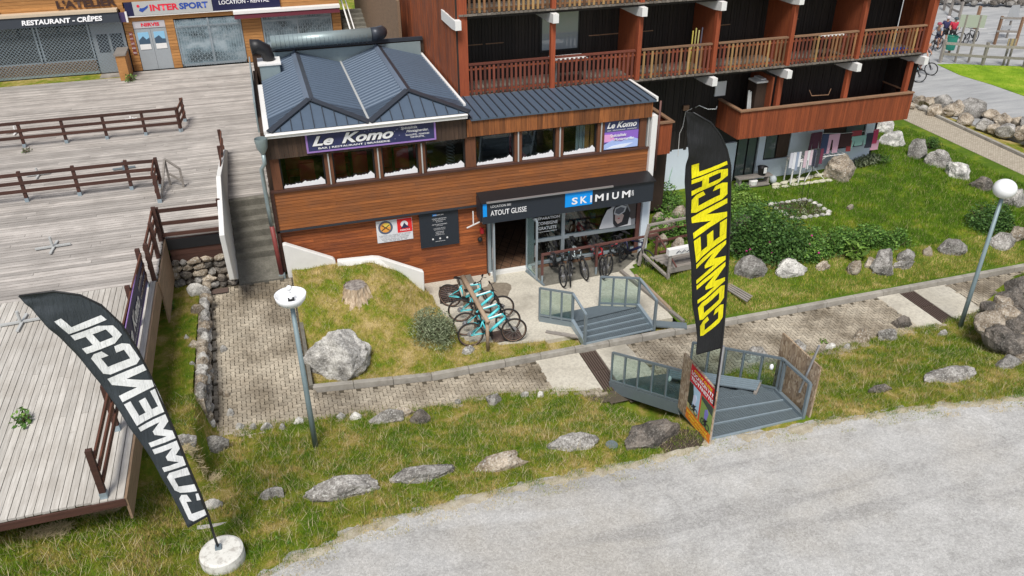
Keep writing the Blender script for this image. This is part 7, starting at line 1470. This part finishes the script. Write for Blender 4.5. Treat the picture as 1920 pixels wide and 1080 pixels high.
    if helmet: build('helmet', MB().lathe(h+Vector((0, 0, .02)), [(.13, 0), (.135, .05), (.12, .1), (.08, .14), (.001, .155)], 14), helmet, t, True)
    t.location = base; t.rotation_euler.z = heading; t.scale = (S_,)*3; return t
skn = plain((.50, .27, .18), 'light skin'); 
pB = Pz(1752, 96, 0); hB = R(205)
o = bike('mountain_bike', M['navy'], None, 'dark bike with big front wheel ridden by the grey shirted cyclist', False, 'bikes on the lane'); put(o, pB, hB)
person(pB, hB, 'ride', plain((.28, .30, .36), 'grey shirt'), M['navy'], skn, 'cyclist in grey shirt leaning on the bike in front of the group', plain((.30, .06, .08), 'dark red helmet'))
pA = Pz(1766, 84, 0); person(pA, R(220), 'stand', plain((.03, .03, .10), 'navy jersey'), M['black'], skn, 'cyclist in dark navy jersey and pale helmet behind the grey shirt', plain((.5, .48, .5), 'pale helmet'))
pC = Pz(1780, 86, 0); o = copy_tree(bpy.data.objects['bikes on the lane']) if False else bike('mountain_bike', M['darkframe'], None, 'bike held by the cyclist in the red jersey', False, 'bikes on the lane'); put(o, pC+Vector((.4, .5, 0)), R(160))
person(pC, R(240), 'stand', plain((.48, .02, .05), 'red jersey'), M['black'], skn, 'cyclist in bright red jersey and black shorts beside the litter bin', plain((.05, .07, .08), 'dark helmet'))
pD = Pz(1700, 155, 0); hD = R(-22); o = bike('mountain_bike', M['teal'], None, 'green framed mountain bike coming round the apartment corner', True, 'bikes on the lane'); put(o, pD, hD); person(pD, hD, 'ride', M['black'], M['black'], skn, 'cyclist with bare legs and black shorts half hidden by the balcony corner')
pE = Pz(1722, 138, 0); hE = R(-60); o = bike('mountain_bike', M['darkframe'], None, 'dark bike just behind the green framed mountain bike', False, 'bikes on the lane'); put(o, pE, hE); person(pE, hE, 'ride', plain((.55, .35, .38), 'pink white jersey'), M['black'], skn, 'cyclist in pale pink jersey behind the balcony corner')
o = bike('mountain_bike', M['darkframe'], None, 'parked bike lying back behind the wide grey green sign', False, 'bikes on the lane'); put(o, Pz(1818, 82, 0), R(200))
# ================================================================== grass
M['hay'] = paint('pale straw', (.58, .48, .30), .9, 0, .2)
ramp_ex = [(7.0, 15.5), (9.7, 15.3), (10.6, 12.9), (10.6, 11.3), (7.9, 11.3), (7.9, 12.9)]
bank_edge = [(-9, 11.6)]+[(x, y-.12) for x, y in RN[:-1]]+[(26, 9.9), (26, 16.9)]+[(x, y+.08) for x, y in reversed(PN[:-3])]
zroad_ok = lambda x, y: zb(x, y)
deck_ex = [(-9, 12.6), (-3.4, 12.6), (-3.4, 22), (-9, 22)]
blades('grass_bank', bank_edge, zb, 2700, M['blade_mid'], (.04, .10), .011, 'short and tufted grass with straw patches covering the bank along the road', [ramp_ex, deck_ex], tuft=-.10)
blades('bank_weeds', bank_edge, zb, 70, M['leaf_m'], (.03, .07), .05, 'low broad leaved weeds scattered through the bank grass', [ramp_ex, deck_ex], lean=1.3, tuft=.1)
blades('dry_stalks', bank_edge, zb, 160, M['hay'], (.08, .2), .007, 'pale dry stalks lying in the bank grass', [ramp_ex, deck_ex], lean=1.6)
blades('mound_stalks', mound_poly[:2]+mound_poly[4:], mf, 160, M['hay'], (.08, .18), .007, 'pale dry stalks lying in the mound grass', lean=1.6)
blades('grass_bank_tufts', bank_edge, zb, 1100, M['blade_green'], (.06, .14), .012, 'longer green grass tufts scattered over the bank', [ramp_ex, deck_ex], tuft=.28)
blades('grass_fringe', [(-5.5, 8.8)]+[(x, y-.45) for x, y in RN[1:-1] if x > -5.5]+[(22, 9.7), (22, 10.5)]+[(x, y+.1) for x, y in reversed(RN[1:-2])], lambda x, y: zr(x, y), 1300, M['blade_dry'], (.02, .06), .012, 'sparse dry grass fringe creeping onto the gravel road', tuft=.15)
blades('grass_strip_blades', [(-3.25, 15.6), (-2.62, 15.6), (-2.62, 21.3), (-3.2, 21.3)], zs, 900, M['blade_mid'], (.04, .1), .012, 'grass between the deck and the low crumbling wall')
blades('grass_strip_front', [(-3.25, 11.3), (-2.62, 11.3), (-2.62, 15.6), (-3.25, 15.6)], zb, 900, M['blade_mid'], (.04, .1), .012, 'grass beside the front part of the lower deck')
blades('mound_grass', mound_poly, mf, 1500, M['blade_dry'], (.04, .11), .013, 'dry yellowish grass covering the stump mound', [[(6.3, 17.3), (10.4, 17.3), (10.4, 17.6), (6.3, 17.6)], [(6.3, 16.9), (9.6, 16.9), (9.6, 18.8), (6.3, 18.8)]])
blades('garden_edge_grass', [(10.3, 17.05), (27.5, 17.05), (27.5, 18.6), (19, 18.6), (16, 19.1), (13, 19.5), (11.3, 21.3), (10.3, 20.2)], zg, 1300, M['blade_dry'], (.05, .12), .014, 'dry grass strip between the kerb and the garden boulders')
blades('garden_grass', [(11.3, 21.3), (13, 19.5), (16, 19.1), (19, 18.6), (27.5, 18.6), (27.6, 23), (28, 29), (24, 30), (22.6, 26), (22.2, 24.2), (12.5, 23.6)], zg, 1000, M['blade_green'], (.05, .13), .016, 'lush green lawn of the garden beside the apartment block')
blades('garden_tufts', [(11.3, 21.3), (13, 19.5), (16, 19.1), (19, 18.6), (27.5, 18.6), (27.6, 23), (25, 26), (22.2, 24.0), (12.5, 23.6)], zg, 500, M['blade_lawn'], (.1, .22), .016, 'taller green tufts in the garden lawn', tuft=.3)
blades('lawn_grass', [(p.x, p.y) for p in lw[:5]]+[(p.x, p.y) for p in lw[6:]], lambda x, y: .05, 260, M['lawn_far'], (.03, .07), .02, 'bright green mown lawn by the far lane')
def hay(px, py, r_, lb, sd_):
    q = G(px, py, zb); rr = random.Random(sd_); mb = MB()
    for _ in range(700): a = rr.uniform(0, 6.28); d = r_*math.sqrt(rr.random()); x, y = q.x+d*math.cos(a), q.y+d*.6*math.sin(a); L = rr.uniform(.06, .16); b_ = rr.uniform(0, 6.28); z = zb(x, y)+.02+.1*(1-d/r_)*rr.random(); mb.beam((x, y, z), (x+L*math.cos(b_), y+L*math.sin(b_), z+rr.uniform(-.02, .05)), .005, .004)
    return one('hay_tuft', mb, paint('dry hay', (.56, .46, .28), .9, 0, .2), lb, 'hay')
hay(190, 960, .3, 'heap of dry hay at the front edge of the deck', 1); hay(372, 868, .35, 'thin scatter of hay beside the corner boulder at the path', 2); hay(90, 1000, .4, 'heap of straw in the grass at the lower left corner', 3); hay(1135, 640, .01, '', 4) if False else None
